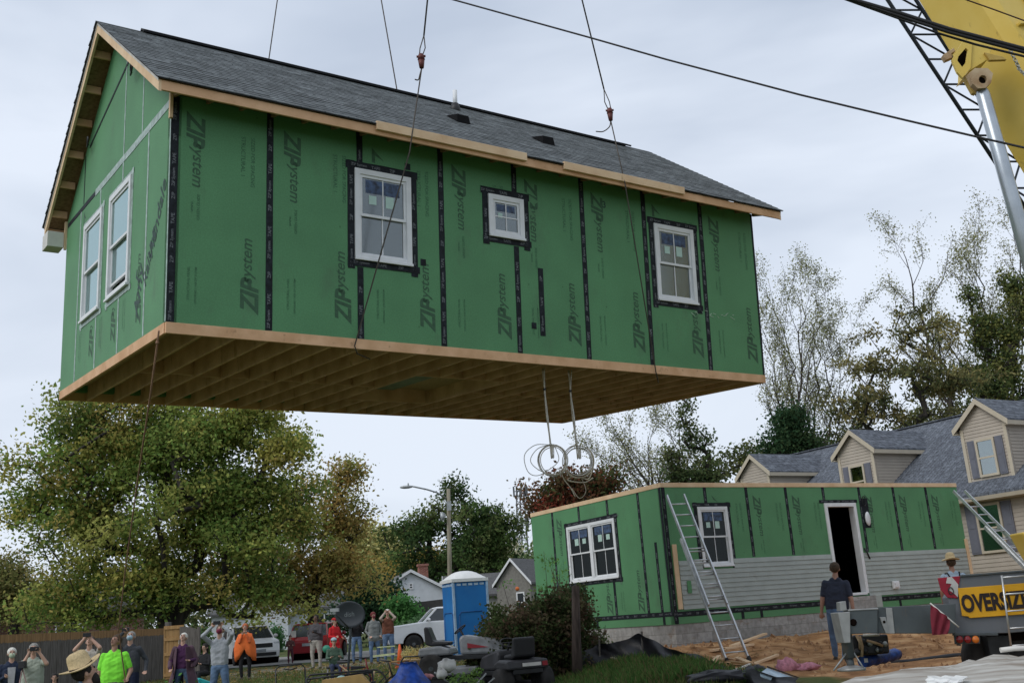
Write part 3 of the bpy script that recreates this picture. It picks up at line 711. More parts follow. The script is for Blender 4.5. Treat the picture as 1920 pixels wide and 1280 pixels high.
bp = N.new('ShaderNodeBump'); bp.inputs['Strength'].default_value = 1; bp.inputs['Distance'].default_value = .14; L.new(nz_(3.2, 12).outputs[0], bp.inputs['Height']); L.new(bp.outputs[0], b.inputs['Normal'])
me.materials.append(m); tag(link('ground', me), kind='structure')
# road
mb = MB(); xs = [-120+i*2 for i in range(86)]; ys = [44.5+i*.5 for i in range(22)]
mb.add([(x, y, g(x, y)+.035) for y in ys for x in xs], [(j*len(xs)+i, j*len(xs)+i+1, (j+1)*len(xs)+i+1, (j+1)*len(xs)+i) for j in range(len(ys)-1) for i in range(len(xs)-1)])
tag(mb.build('road', mat('pale_asphalt', (.26, .255, .24), .95, var=.12, scale=.7)), kind='structure')
# grass blades: uncountable, one object, in the strip where the ground is close enough to show them
def blades(name, regions, cols, n, h0=.06, h1=.16, wd_=.012):
    vs = []; tn = []
    k = 0
    while k < n:
        (xa, xb, ya, yb, dens) = random.choice(regions)
        x, y = random.uniform(xa, xb), random.uniform(ya, yb)
        if dirtmask(x, y) > .3*random.random()+.1: k += .3; continue
        z = g(x, y)-.01; a = random.uniform(0, 2*pi); h = random.uniform(h0, h1)*dens; w = wd_*random.uniform(.7, 1.6)
        dx, dy = math.cos(a)*w, math.sin(a)*w; lx, ly = random.gauss(0, h*.4), random.gauss(0, h*.4)
        vs += [(x-dx, y-dy, z), (x+dx, y+dy, z), (x+lx, y+ly, z+h)]
        c = random.choice(cols); j = random.uniform(.7, 1.3); tn += [(c[0]*j, c[1]*j, c[2]*j, 1)]*3; k += 1
    nf = len(vs)//3
    me = bpy.data.meshes.new(name); me.from_pydata(vs, [], [(3*i, 3*i+1, 3*i+2) for i in range(nf)])
    ca = me.color_attributes.new('tint', 'FLOAT_COLOR', 'POINT'); ca.data.foreach_set('color', np.array(tn, dtype=np.float32).ravel())
    me.materials.append(leafmat()); return link(name, me)
GC = [(.10, .16, .04), (.13, .18, .055), (.16, .17, .07), (.07, .12, .035), (.21, .17, .08)]
tag(blades('grass', [(-8, 3.5, 19.5, 27, 1), (-13, 1, 25, 37, 1), (-2, 3.2, 16.5, 22.5, 1.1)], GC, 60000), 'uneven autumn grass between the onlookers and the machines', 'grass', kind='stuff')
tag(blades('weeds', [(.3, 3.9, 18.2, 21.6, 1.6)], [(.08, .17, .045), (.12, .22, .06), (.06, .12, .035), (.15, .18, .06), (.18, .15, .07), (.10, .20, .05)], 16000, .04, .15, .022), 'broad green weeds growing in front of the black silt fence', 'weeds', kind='stuff')
# fallen leaves
vs = []; tn = []
for i in range(5000):
    x, y = random.uniform(-14, 1), random.uniform(20, 42)
    if 43 < y: continue
    z = g(x, y)+.03; a = random.uniform(0, 2*pi); s = random.uniform(.03, .07)
    vs += [(x+s*math.cos(a+k*pi/2), y+s*math.sin(a+k*pi/2), z+random.uniform(0, .04)) for k in range(4)]
    c = random.choice([(.36, .24, .09), (.28, .15, .06), (.42, .32, .12), (.2, .1, .05)]); tn += [(*c, 1)]*4
me = bpy.data.meshes.new('fallen_leaves'); me.from_pydata(vs, [], [tuple(range(4*i, 4*i+4)) for i in range(len(vs)//4)])
ca = me.color_attributes.new('tint', 'FLOAT_COLOR', 'POINT'); ca.data.foreach_set('color', np.array(tn, dtype=np.float32).ravel()); me.materials.append(leafmat())
tag(link('fallen_leaves', me), 'dry fallen leaves scattered over the lawn', 'leaves', kind='stuff')

# ================================================================== TREES
bark = mat('bark', (.035, .03, .025), .95, var=.35, scale=5, bump=.5, stretch=(1, 1, .25))
barkmid = mat('mid_bark', (.055, .047, .04), .95, var=.3, scale=5, bump=.4)
barkpale = mat('pale_bark', (.10, .09, .075), .95, var=.3, scale=5, bump=.4, stretch=(1, 1, .25))
def foliage(name, centers, rad, per, size, cols, parent, seed, flat=.8, droop=0., aspect=.6, ids=None):
    r = np.random.default_rng(seed); n = len(centers)*per
    C = np.repeat(np.array(centers, dtype=float), per, 0)
    rr = np.repeat(np.array(rad if hasattr(rad, '__len__') else [rad]*len(centers)), per)
    P_ = C+r.normal(0, 1, (n, 3))*rr[:, None]*np.array([.55, .55, .55*flat])
    a = r.normal(0, 1, (n, 3)); a[:, 2] *= .8; a[:, 2] -= droop; a /= np.linalg.norm(a, axis=1)[:, None]
    b = np.cross(a, r.normal(0, 1, (n, 3))); b /= np.linalg.norm(b, axis=1)[:, None]
    s = size*r.uniform(.6, 1.35, n)[:, None]
    vs = np.stack([P_-a*s, P_-b*s*aspect+a*s*.1, P_+a*s, P_+b*s*aspect+a*s*.1], 1).reshape(-1, 3)
    me = bpy.data.meshes.new(name); me.vertices.add(4*n); me.vertices.foreach_set('co', vs.astype(np.float32).ravel())
    me.loops.add(4*n); me.loops.foreach_set('vertex_index', np.arange(4*n, dtype=np.int32))
    me.polygons.add(n); me.polygons.foreach_set('loop_start', np.arange(0, 4*n, 4, dtype=np.int32))
    me.update(calc_edges=True)
    cols = np.array(cols, dtype=float)*2.65; cols = np.clip(cols, 0, .6); ci = r.integers(0, len(cols), len(centers))
    if ids is not None:
        bi = r.integers(0, len(cols), max(ids)+1); bv = r.uniform(.7, 1.35, max(ids)+1); pick = r.random(len(centers)) < .75
        ci = np.where(pick, bi[np.array(ids)], ci); bm = bv[np.array(ids)][:, None]
    else: bm = 1
    cc = cols[ci]*r.uniform(.8, 1.22, (len(centers), 1))*bm; cc = np.repeat(cc, per, 0)
    li = cols[r.integers(0, len(cols), n)]; cc = (cc*.65+li*.35)*r.uniform(.65, 1.35, (n, 1))
    t = np.ones((n, 4)); t[:, :3] = cc; t = np.repeat(t, 4, 0)
    ca = me.color_attributes.new('tint', 'FLOAT_COLOR', 'POINT'); ca.data.foreach_set('color', t.astype(np.float32).ravel())
    me.materials.append(leafmat()); me.validate()
    return link(name, me, parent)
def skeleton(base, tips, trunk_pts, r0, seed, wig=.08, rmin=.014, expo=.5):
    """grow branches from a trunk polyline to every tip: each tip joins the nearest suitable node"""
    rr = random.Random(seed)
    nodes_ = [V(p) for p in trunk_pts]; par = [-1]+list(range(len(trunk_pts)-1)); 
    arr = np.array([tuple(n) for n in nodes_]); top = np.array(tuple(trunk_pts[-1]))
    tips = sorted(tips, key=lambda p: (V(p)-V(trunk_pts[len(trunk_pts)//2])).length)
    dtop = [ (n-nodes_[0]).length for n in nodes_]
    for t in tips:
        t = V(t); d = np.linalg.norm(arr-np.array(tuple(t)), axis=1)
        pen = np.maximum(0, arr[:, 2]-t.z+.2*d)*.9             # prefer joining from below
        j = int(np.argmin(d+pen+np.where(np.arange(len(arr)) < 2, 1.5, 0)))
        p = nodes_[j]; L_ = (t-p).length; k = max(1, int(L_/.9)); prev = j
        side = V((rr.gauss(0, 1), rr.gauss(0, 1), rr.gauss(0, .6)))*wig*L_
        for i in range(1, k+1):
            s = i/k; q = p.lerp(t, s)+side*math.sin(pi*s)*.6+V((0, 0, -.10*L_*math.sin(pi*s)))+V((rr.gauss(0, 1), rr.gauss(0, 1), rr.gauss(0, 1)))*min(.10, .025*L_)*(1 if i < k else 0)
            nodes_.append(q); par.append(prev); prev = len(nodes_)-1
        arr = np.array([tuple(n) for n in nodes_])
    cnt = [0]*len(nodes_); kids = [0]*len(nodes_)
    for p in par:
        if p >= 0: kids[p] += 1
    for i in range(len(nodes_)-1, -1, -1):
        if kids[i] == 0: cnt[i] += 1
        if par[i] >= 0: cnt[par[i]] += cnt[i]
    # order guarantees parents come first
    tot = cnt[0]; rad = [max(rmin, r0*(c/tot)**expo) for c in cnt]
    for i in range(len(trunk_pts)): rad[i] = max(rad[i], r0*(1-.35*i/len(trunk_pts)))
    rad[0] = r0*1.3
    return nodes_, par, rad
def branches(nodes_, par, rad):
    mb = MB()
    for i, p in enumerate(par):
        if p < 0: continue
        a, b = nodes_[p], nodes_[i]
        if (b-a).length < 1e-4: continue
        ra = min(rad[p], rad[i]*1.35) if p > 3 else rad[p]
        mb.tube([a, b+(b-a).normalized()*rad[i]*.3], [ra, rad[i]], 8 if rad[i] > .12 else (5 if rad[i] > .04 else 3), cap=False)
    return mb
def lobe_pts(lobes, d, n, seed, depth=1., shell=.6, boughs=0, br=(.9, .42)):
    if boughs:          # foliage gathered into masses with gaps between them
        cs = lobe_pts(lobes, d, boughs, seed+100, depth, shell*.6); rr = random.Random(seed); out = []; ids = []
        for _ in range(n):
            k = rr.randrange(len(cs)); c = cs[k]; a = rr.uniform(0, 2*pi); q = math.sqrt(rr.random())*br[0]*(.7+.6*((k*37) % 10)/10)
            out.append(c+V((q*math.cos(a), q*math.sin(a), abs(rr.gauss(0, br[1]))-.25*q*q/br[0]))); ids.append(k)
        lobe_pts.ids = ids; return out
    rr = random.Random(seed); out = []; wts = [l[2]*l[3]*max(l[2], l[3])**.3 for l in lobes]
    for _ in range(n):
        l = rr.choices(lobes, wts)[0]; px, py, rx, ry = l[:4]; dz = l[4] if len(l) > 4 else 0
        c = at(px, py, d+dz); sx, sz = rx*d/F, ry*d/F; sy = min(sx, sz)*depth
        while 1:
            u = V((rr.gauss(0, 1), rr.gauss(0, 1), rr.gauss(0, 1)))
            if u.length > .01: break
        u.normalize(); s = rr.random()**(shell/1.6)
        out.append(c+V((u.x*sx, u.y*sy, u.z*sz))*s)
    return out
def tree(name, label, px, d, lobes, n, per, size, rad, cols, tr, seed, cat='tree', group=None, split=None, barkm=None, droop=0., shell=.6, wig=.08, rmin=.014, bare=0, depth=1., flat=.8, tubes=True, aspect=.6, boughs=0, br=(.9, .42)):
    base = G(px, d, -.1)
    root = empty(name, label, cat, base, group=group)
    tips = [p-base for p in lobe_pts(lobes, d, n, seed, depth, shell, boughs, br)]; ids = lobe_pts.ids if boughs else None
    sp = split or .35
    topl = at(lobes[0][0], lobes[0][1], d)-base
    trunk = [V((0, 0, 0)), V((topl.x*.02, 0, topl.z*sp*.4)), V((topl.x*.08, 0, topl.z*sp*.75)), V((topl.x*.2, 0, topl.z*sp))]
    if ids: ids = [i for i, t in zip(ids, tips) if t.z > .5]
    tips = [t for t in tips if t.z > .5]
    extra = []
    rr = random.Random(seed+5)
    nn, pp, rd = skeleton(base, tips, trunk, tr, seed, wig, rmin)
    tm = branches(nn, pp, rd)
    for t in tips[:bare]:
        for _ in range(5):
            e = t+V((rr.gauss(0, 1), rr.gauss(0, 1), rr.gauss(.5, 1)))*rad*.8; m_ = (t+e)/2+V((rr.gauss(0, 1), rr.gauss(0, 1), rr.gauss(0, 1)))*rad*.15
            tm.tube([t, m_, e], [rmin*.9, rmin*.7, rmin*.4], 3, cap=False); extra.append(e)
    tm.build('trunk', barkm or bark, root)
    foliage('crown', [tuple(t) for t in tips], rad, per, size, cols, root, seed, flat, droop, aspect, ids)
    return root
GR = [(.042, .072, .018), (.062, .098, .024), (.085, .115, .03), (.14, .135, .04), (.20, .15, .05), (.035, .055, .018)]
tree('maple_tree', 'large round maple turning from green to yellow behind the wooden fence', 315, 43,
     [(300, 960, 215, 160), (170, 880, 120, 130), (420, 860, 150, 105), (250, 770, 165, 75), (115, 1010, 100, 100), (470, 1010, 130, 100), (300, 1100, 250, 50), (420, 1130, 150, 28), (170, 1130, 120, 35), (150, 805, 62, 55), (490, 810, 90, 65), (340, 870, 210, 100), (540, 930, 60, 90), (190, 1010, 80, 60), (400, 1000, 150, 100), (110, 1130, 110, 28), (250, 1140, 120, 22)], 1450, 80, .084, .62,
     GR+[(.10, .12, .03), (.06, .10, .025), (.10, .13, .035), (.08, .115, .03), (.17, .15, .04), (.15, .15, .045), (.13, .135, .035)], .42, 11, split=.26, boughs=185, br=(1.15, .40))
tree('maple_tree', 'amber and olive tree with a thinning crown right of the large maple', 585, 50,
     [(600, 1000, 78, 100), (605, 900, 60, 55), (540, 1070, 120, 60), (640, 960, 35, 70), (575, 1110, 110, 30)], 340, 85, .08, .6,
     [(.15, .12, .04), (.12, .115, .035), (.09, .105, .03), (.18, .115, .04), (.08, .09, .025), (.14, .11, .04)], .25, 12, split=.3, boughs=55, br=(1.0, .4))
tree('maple_tree', 'olive tree with drooping branches at the left edge of the picture', 20, 52,
     [(20, 1110, 70, 45), (-40, 1090, 90, 60), (60, 1145, 60, 25)], 170, 90, .085, .9, [(.10, .10, .035), (.07, .08, .028), (.15, .12, .05), (.05, .06, .02)], .25, 13, split=.4)
tree('willow_tree', 'pale yellow green tree in the distance left of the street lamp', 700, 105,
     [(700, 1070, 60, 75), (730, 1050, 45, 60), (680, 1040, 35, 50)], 190, 60, .22, 1.7, [(.16, .17, .07), (.20, .19, .09), (.13, .15, .06), (.24, .2, .08)], .4, 14)
tree('oak_tree', 'tall dark green broad tree standing behind the street lamp', 850, 82,
     [(885, 1010, 42, 40), (815, 965, 38, 38), (925, 1010, 30, 32), (790, 1040, 34, 45), (838, 932, 24, 14), (870, 1065, 75, 30), (870, 970, 30, 26), (800, 1000, 45, 20), (915, 1055, 36, 28)], 330, 85, .13, .75, [(.026, .046, .016), (.038, .06, .018), (.018, .034, .014), (.06, .07, .026)], .45, 15, split=.35, boughs=60, br=(1.5, .6))
tree('autumn_tree', 'yellowing small tree below the dark oak above the white cottage roof', 770, 92,
     [(740, 1095, 40, 40), (815, 1062, 60, 28), (900, 1075, 60, 24)], 160, 60, .16, 1.1, [(.12, .10, .03), (.07, .08, .025), (.2, .14, .04)], .25, 16)
tree('cedar_tree', 'dark conifer standing left of the white cottage', 700, 63,
     [(700, 1120, 36, 40), (680, 1150, 55, 30), (722, 1135, 24, 30)], 170, 80, .11, .85, [(.012, .028, .014), (.018, .035, .016), (.01, .02, .012)], .25, 17, split=.3)
tree('dogwood_shrub', 'leafy green shrub between the onlookers and the white pickup', 760, 56,
     [(750, 1135, 24, 16), (765, 1162, 34, 18)], 60, 60, .08, .45, [(.04, .10, .03), (.06, .13, .04), (.03, .08, .025)], .1, 18, cat='shrub')
tree('pale_tree', 'thin pale leaved tree between the cell tower and the green module', 985, 110,
     [(965, 1075, 32, 45), (945, 1040, 24, 30), (1000, 1095, 40, 30)], 110, 26, .22, 1.7, [(.22, .21, .15), (.17, .17, .10), (.26, .22, .15)], .25, 19, barkm=barkpale, bare=60)
tree('bushy_tree', 'rounded green tree in the distance behind the grey cottage', 960, 95,
     [(950, 1100, 50, 35), (1000, 1075, 35, 40), (905, 1110, 40, 25)], 130, 60, .18, 1.3, [(.06, .09, .04), (.08, .10, .045), (.05, .07, .03)], .3, 20)
tree('red_maple_tree', 'dark red and green maple rising behind the flat topped module', 1090, 46,
     [(1080, 935, 62, 38), (1030, 958, 28, 24), (1125, 925, 32, 24), (1090, 980, 70, 30)], 220, 70, .085, .5, [(.11, .032, .02), (.055, .03, .016), (.03, .042, .016), (.14, .03, .022), (.026, .038, .014), (.05, .035, .018)], .22, 21, split=.4, boughs=34, br=(.8, .4))
PALE = [(.11, .115, .055), (.09, .095, .04), (.14, .135, .07), (.07, .075, .032)]
def forked(name, label, px, d, stems, r0, seed, lm, per=26, size=.05, cols=PALE, barkm=None, sub=(9, 5, 4), ln=.42, spread=.75, start=.35, rad=.42, cat='tree', up=.25):
    """straight tapering stems that fork three times, with a thin haze of small leaves on the last twigs"""
    base = G(px, d, -.1); root = empty(name, label, cat, base); rr = random.Random(seed); tm = MB(); ends = []
    def limb(p, q, r_a, r_b, lev, bend=.06):
        L_ = (q-p).length; k = max(3, int(L_/.8)) if lev == 0 else 4; off = V((rr.gauss(0, 1), rr.gauss(0, 1), 0))*bend*L_
        pts = [p.lerp(q, i/k)+off*math.sin(pi*i/k)+V((0, 0, (.05*L_ if lev else 0)*math.sin(pi*i/k)))+(V((rr.gauss(0, 1), rr.gauss(0, 1), rr.gauss(0, 1)))*.012*L_ if 0 < i < k else V()) for i in range(k+1)]
        tm.tube(pts, [r_a+(r_b-r_a)*i/k for i in range(k+1)], 8 if lev == 0 else (5 if lev == 1 else 3), cap=False)
        return pts
    def grow(pts, r_a, r_b, lev, L_):
        n_ = sub[lev] if lev < len(sub) else 0
        d_ = (pts[-1]-pts[0]).normalized()
        if lev >= 2: ends.append(pts[-1]); ends.append(pts[len(pts)//2])
        for i in range(n_):
            t_ = (start if lev == 0 else .25)+(1-(start if lev == 0 else .25))*(i+.7)/n_; x = t_*(len(pts)-1); j = min(int(x), len(pts)-2); p = pts[j].lerp(pts[j+1], x-j)
            sd = V((rr.gauss(0, 1), rr.gauss(0, 1), rr.gauss(0, .5))); sd = (sd-d_*sd.dot(d_)).normalized()
            nd = (d_+sd*spread*rr.uniform(.7, 1.2)+V((0, 0, up))).normalized(); l_ = L_*ln*rr.uniform(.7, 1.2)*(1.15-.5*t_ if lev == 0 else 1); ra = (r_a+(r_b-r_a)*t_)*.62; rb = max(.008, ra*.4)
            grow(limb(p, p+nd*l_, ra, rb, lev+1), ra, rb, lev+1, l_)
    for (sx, sy, dz, rs) in stems:
        q = at(sx, sy, d+dz)-base; bx = V((0, 0, 0)); pts = limb(bx, q, r0*rs, .012, 0, .05); pts[0] = bx; grow(pts, r0*rs, .012, 0, q.length*.62)
    tm.build('trunk', barkm or bark, root); foliage('crown', [tuple(e) for e in ends], rad, per, size, cols, root, seed)
    print(label[:20], len(ends)*per); return root
forked('walnut_tree', 'sparse spreading tree leaning left behind the roof edge of the flat module', 1330, 52, [(1150, 800, 0, .8), (1190, 870, 1, .6), (1260, 770, -1, .7), (1120, 850, 1, .5), (1215, 820, 0, .6)], .2, 22, None, per=4, size=.05, sub=(10, 6, 4), start=.3, barkm=barkmid)
tree('ivy_trunk_tree', 'ivy covered double trunk below the right end of the hanging module', 1300, 47,
     [(1290, 800, 12, 70), (1322, 860, 14, 60), (1262, 870, 16, 40), (1310, 900, 60, 18)], 90, 55, .075, .42, [(.025, .04, .018), (.04, .055, .02), (.06, .065, .03)], .22, 23)
forked('bare_ash_tree', 'tall fan shaped ash with thin pale leaves right of the hanging module', 1488, 56, [(1500, 545, 0, .9), (1450, 560, 1, .8), (1560, 590, -1, .7), (1530, 560, .5, .7), (1425, 610, .5, .6), (1590, 640, 1, .5)], .17, 24, None, per=5, size=.052, sub=(12, 6, 4), ln=.36, spread=.62, start=.34, barkm=barkmid)
tree('magnolia_tree', 'broad tree with clumps of large dark hanging leaves', 1690, 46,
     [(1690, 740, 95, 70), (1640, 690, 65, 40), (1740, 640, 75, 45), (1780, 700, 60, 60), (1620, 640, 40, 25), (1700, 800, 90, 30), (1600, 760, 45, 40), (1720, 590, 55, 16)], 260, 36, .10, .34, [(.06, .062, .028), (.09, .08, .035), (.035, .045, .02), (.12, .10, .04)], .18, 25, droop=1.1, boughs=42, br=(1.0, .3), split=.5, wig=.08, shell=.8, aspect=.42)
tree('cedar_tree', 'dark green conifer in front of the bare ash behind the house roof', 1480, 50,
     [(1482, 800, 24, 42), (1462, 838, 34, 24), (1515, 835, 26, 24)], 110, 70, .085, .6, [(.014, .032, .016), (.022, .042, .018), (.03, .045, .02)], .2, 26)
tree('ivy_trunk_tree', 'tall sparse tree whose thick trunk is wrapped in ivy at the right edge', 1880, 52,
     [(1880, 650, 30, 75), (1832, 610, 14, 50), (1905, 560, 18, 70), (1815, 560, 12, 22), (1875, 730, 50, 30), (1830, 710, 40, 30)], 210, 64, .085, .5, [(.022, .035, .015), (.035, .05, .018), (.06, .07, .025), (.10, .10, .03)], .28, 27)
forked('bare_ash_tree', 'high leaning bare branches over the ivy wrapped trunk', 1862, 54, [(1690, 465, 0, .9), (1745, 600, .5, .5), (1830, 470, 1, .7), (1900, 440, 0, .9), (1940, 500, 1, .7), (1800, 520, -1, .6)], .26, 28, None, per=5, size=.052, sub=(11, 6, 4), ln=.34, spread=.75, start=.45, barkm=barkmid, cols=PALE+[(.12, .11, .05)])
tree('privet_tree', 'low green trees closing the gap behind the neighbour house ridge', 1600, 58,
     [(1600, 830, 60, 22), (1750, 790, 90, 30), (1860, 760, 80, 30), (1400, 860, 60, 20), (1500, 850, 60, 20), (1340, 880, 60, 20)], 130, 50, .11, .7, [(.05, .06, .025), (.035, .045, .02), (.08, .08, .03)], .2, 29)
# low dark scrub that closes the view under the maples
# hedge row and far woods
def thicket(name, label, cat, pts, rad, per, size, cols, seed, kind=None, stems=0):
    if kind: 
        o = foliage(name, pts, rad, per, size, cols, None, seed); return tag(o, label, cat, kind=kind)
    c = sum((V(p) for p in pts), V())/len(pts); base = V((c.x, c.y, g(c.x, c.y)))
    root = empty(name, label, cat, base); loc = [tuple(V(p)-base) for p in pts]
    tm = MB(); rr = random.Random(seed)
    for p in rr.sample(loc, min(len(loc), stems or 30)):
        b = V((p[0]*.7, p[1]*.7, 0)); tm.tube([b, b.lerp(V(p), .5)+V((rr.gauss(0, .06), rr.gauss(0, .06), 0)), V(p)+V((rr.gauss(0, .1), 0, rr.uniform(0, .22)))], [.014, .01, .004], 4, cap=False)
    tm.build('stems', barkpale, root); foliage('leaves', loc, rad, per, size, cols, root, seed); return root
pts = []
for i in range(900):
    a = random.uniform(-80, 80); dd = random.uniform(150, 190); x = a*2.2; h = random.uniform(0, 9+3*math.sin(x*.05)+2*math.sin(x*.17)); pts.append((x, dd, g(x, 140)+h))
thicket('far_woods', 'far off woods along the horizon', 'woods', pts, 2.6, 16, .55, [(.05, .065, .03), (.09, .09, .04), (.13, .11, .05)], 40, kind='stuff')
rr = random.Random(3); pts = []
while len(pts) < 380:
    u = rr.uniform(-1, 1); v = rr.uniform(0, 1); w = rr.uniform(-1, 1)
    top = 1.55 if u > -.75 else 1.25
    if (abs(u)**3+abs(w)**2.5) > 1: continue
    if v > 1-.25*max(0, abs(u)-.6): continue
    c = at(995+u*112, 1200, 22.5+w*.9); pts.append((c.x, c.y, g(c.x, c.y)+.05+v*top*(.93+.1*math.sin(u*9+w*3))))
thicket('hedge_bush', 'big dark tangled hedge bush with reddish tips in front of the green module', 'bush', pts, .22, 105, .042, [(.022, .032, .012), (.03, .042, .016), (.05, .032, .022), (.028, .04, .015), (.014, .022, .009), (.055, .04, .026)], 41, stems=90)
pts = [tuple(at(rr.gauss(1035, 28), 1100, 23.2)) for _ in range(10)]; pts = [(p[0], p[1], g(p[0], p[1])+rr.uniform(1.7, 2.4)) for p in pts]
thicket('sapling', 'thin sapling shoots sticking up from the hedge by the module corner', 'sapling', pts, .16, 22, .035, [(.05, .11, .03), (.07, .1, .035)], 42)
pts = []
for i in range(26):
    c = at(rr.uniform(1095, 1135), 1200, 22.6); pts.append((c.x, c.y, g(c.x, c.y)+rr.uniform(.05, .8)))
thicket('vine', 'climbing vine patch right of the wooden post', 'vine', pts, .15, 40, .032, [(.05, .08, .03), (.07, .09, .035), (.09, .07, .05)], 43)
def bush(label, px, d, rpx, hm, seed, cols, size=.07):
    b = G(px, d); pts = []; r2 = random.Random(seed)
    for i in range(60):
        a, q = r2.uniform(0, 2*pi), math.sqrt(r2.random()); pts.append((b.x+rpx*d/F*q*math.cos(a), b.y+.6*q*math.sin(a), b.z+.1+hm*r2.random()*(1-.4*q*q)))
    return thicket('garden_bush', label, 'bush', pts, .3, 40, size, cols, seed)
bush('clipped round bush at the corner of the white shuttered cottage', 517, 66, 10, 1.5, 51, [(.03, .07, .03), (.04, .09, .035)])
bush('pale yellow green bush in front of the white cottage gable', 478, 60, 20, 2.2, 52, [(.12, .15, .05), (.16, .17, .06), (.09, .13, .04)])
bush('low green bush behind the man with hands at his face', 775, 53, 28, 1.4, 53, [(.05, .10, .04), (.07, .12, .05), (.12, .15, .10)])
bush('flowering shrub between the blue toilet and the grey cottage', 938, 48, 26, 1.3, 54, [(.10, .12, .07), (.2, .2, .16), (.06, .09, .04)])
bush('weedy green bush against the end of the wooden fence', 380, 39, 8, 1.6, 55, [(.04, .07, .03), (.06, .09, .03)])
bush('small weeds at the foot of the purple dressed woman', 322, 23.5, 9, .35, 56, [(.04, .10, .03), (.05, .12, .03)], .04)

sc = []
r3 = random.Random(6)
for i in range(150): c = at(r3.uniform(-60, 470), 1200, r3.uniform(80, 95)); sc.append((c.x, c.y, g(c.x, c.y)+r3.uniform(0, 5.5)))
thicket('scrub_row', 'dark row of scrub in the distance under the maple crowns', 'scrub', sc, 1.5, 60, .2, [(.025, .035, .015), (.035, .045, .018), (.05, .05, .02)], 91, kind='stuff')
# clods of dirt
mb = MB(); n = 0
while n < 1500:
    x, y = r3.uniform(1.5, 11), r3.uniform(14, 26)
    if dirtmask(x, y) < .6: continue
    n += 1; s_ = r3.choice([.015, .02, .03, .045, .07])*r3.uniform(.7, 1.3); z = g(x, y)+.0; a = [(x+s_*r3.uniform(.6, 1.4)*math.cos(k*2.09+r3.random()), y+s_*r3.uniform(.6, 1.4)*math.sin(k*2.09+r3.random()), z-.01) for k in range(3)]
    mb.add(a+[(x+r3.gauss(0, s_*.3), y+r3.gauss(0, s_*.3), z+s_*r3.uniform(.7, 1.2))], [(0, 1, 3), (1, 2, 3), (2, 0, 3)])
tag(mb.build('dirt_clods', mat('clod', (.24, .12, .055), .95, col2=(.46, .28, .15), scale=3)), 'loose clods of orange dirt scattered in front of the foundation', 'clods', kind='stuff')
# ================================================================== PEOPLE
def skinm(n, c): return mat('skin_'+n, c, .55, var=.06, scale=8)
SK = {'light': skinm('light', (.50, .30, .22)), 'tan': skinm('tan', (.38, .21, .15)), 'dark': skinm('dark', (.16, .09, .06))}
def cloth(n, c, v=.12): return mat('cloth_'+n, c, .9, var=v, scale=7, bump=.25, bscale=35)
denim = cloth('denim', (.10, .16, .26), .2); ddenim = cloth('dark_denim', (.045, .075, .13), .2); shoe = mat('shoe_leather', (.035, .028, .022), .7)
blackc = cloth('black', (.014, .014, .016)); hairs = {k: mat('hair_'+k, c, .8, var=.25, scale=30) for k, c in dict(grey=(.25, .24, .22), white=(.6, .58, .52), brown=(.06, .038, .022), dark=(.015, .012, .01)).items()}
def seg_mesh(mb, p, q, r0, r1, fl=1., n=12):
    p, q = V(p), V(q); d = q-p; L_ = d.length
    if L_ < 1e-5: mb.sphere(p, (r0, r0*fl, r0), n); return
    rings = [(-r0*.92, r0*.4), (-r0*.6, r0*.8), (0, r0)]
    rings += [(L_*t, r0+(r1-r0)*t) for t in (.33, .66)]+[(L_, r1), (L_+r1*.6, r1*.8), (L_+r1*.92, r1*.4)]
    d.normalize(); a = V((1, 0, 0)) if abs(d.x) < .8 else V((0, 1, 0)); a = (a-d*a.dot(d)).normalized(); b = d.cross(a)
    vs = []
    for s, r in rings:
        for j in range(n):
            t = 2*pi*j/n; o = a*math.cos(t)*r+b*math.sin(t)*r
            vs.append(p+d*s+V((o.x, o.y*fl, o.z)))
    k = len(rings); fs = [(i*n+j, i*n+(j+1) % n, (i+1)*n+(j+1) % n, (i+1)*n+j) for i in range(k-1) for j in range(n)]
    mb.add(vs, fs+[tuple(range(n-1, -1, -1)), tuple((k-1)*n+j for j in range(n))])
def ik(sh, ha, l1, l2, pole):
    d = ha-sh; L_ = min(d.length, (l1+l2)*.995); d = d.normalized()*L_; x = (l1*l1-l2*l2+L_*L_)/(2*L_); hgt = math.sqrt(max(0, l1*l1-x*x))
    pl = pole-d.normalized()*pole.dot(d.normalized()); pl.normalize(); return sh+d.normalized()*x+pl*hgt, sh+d
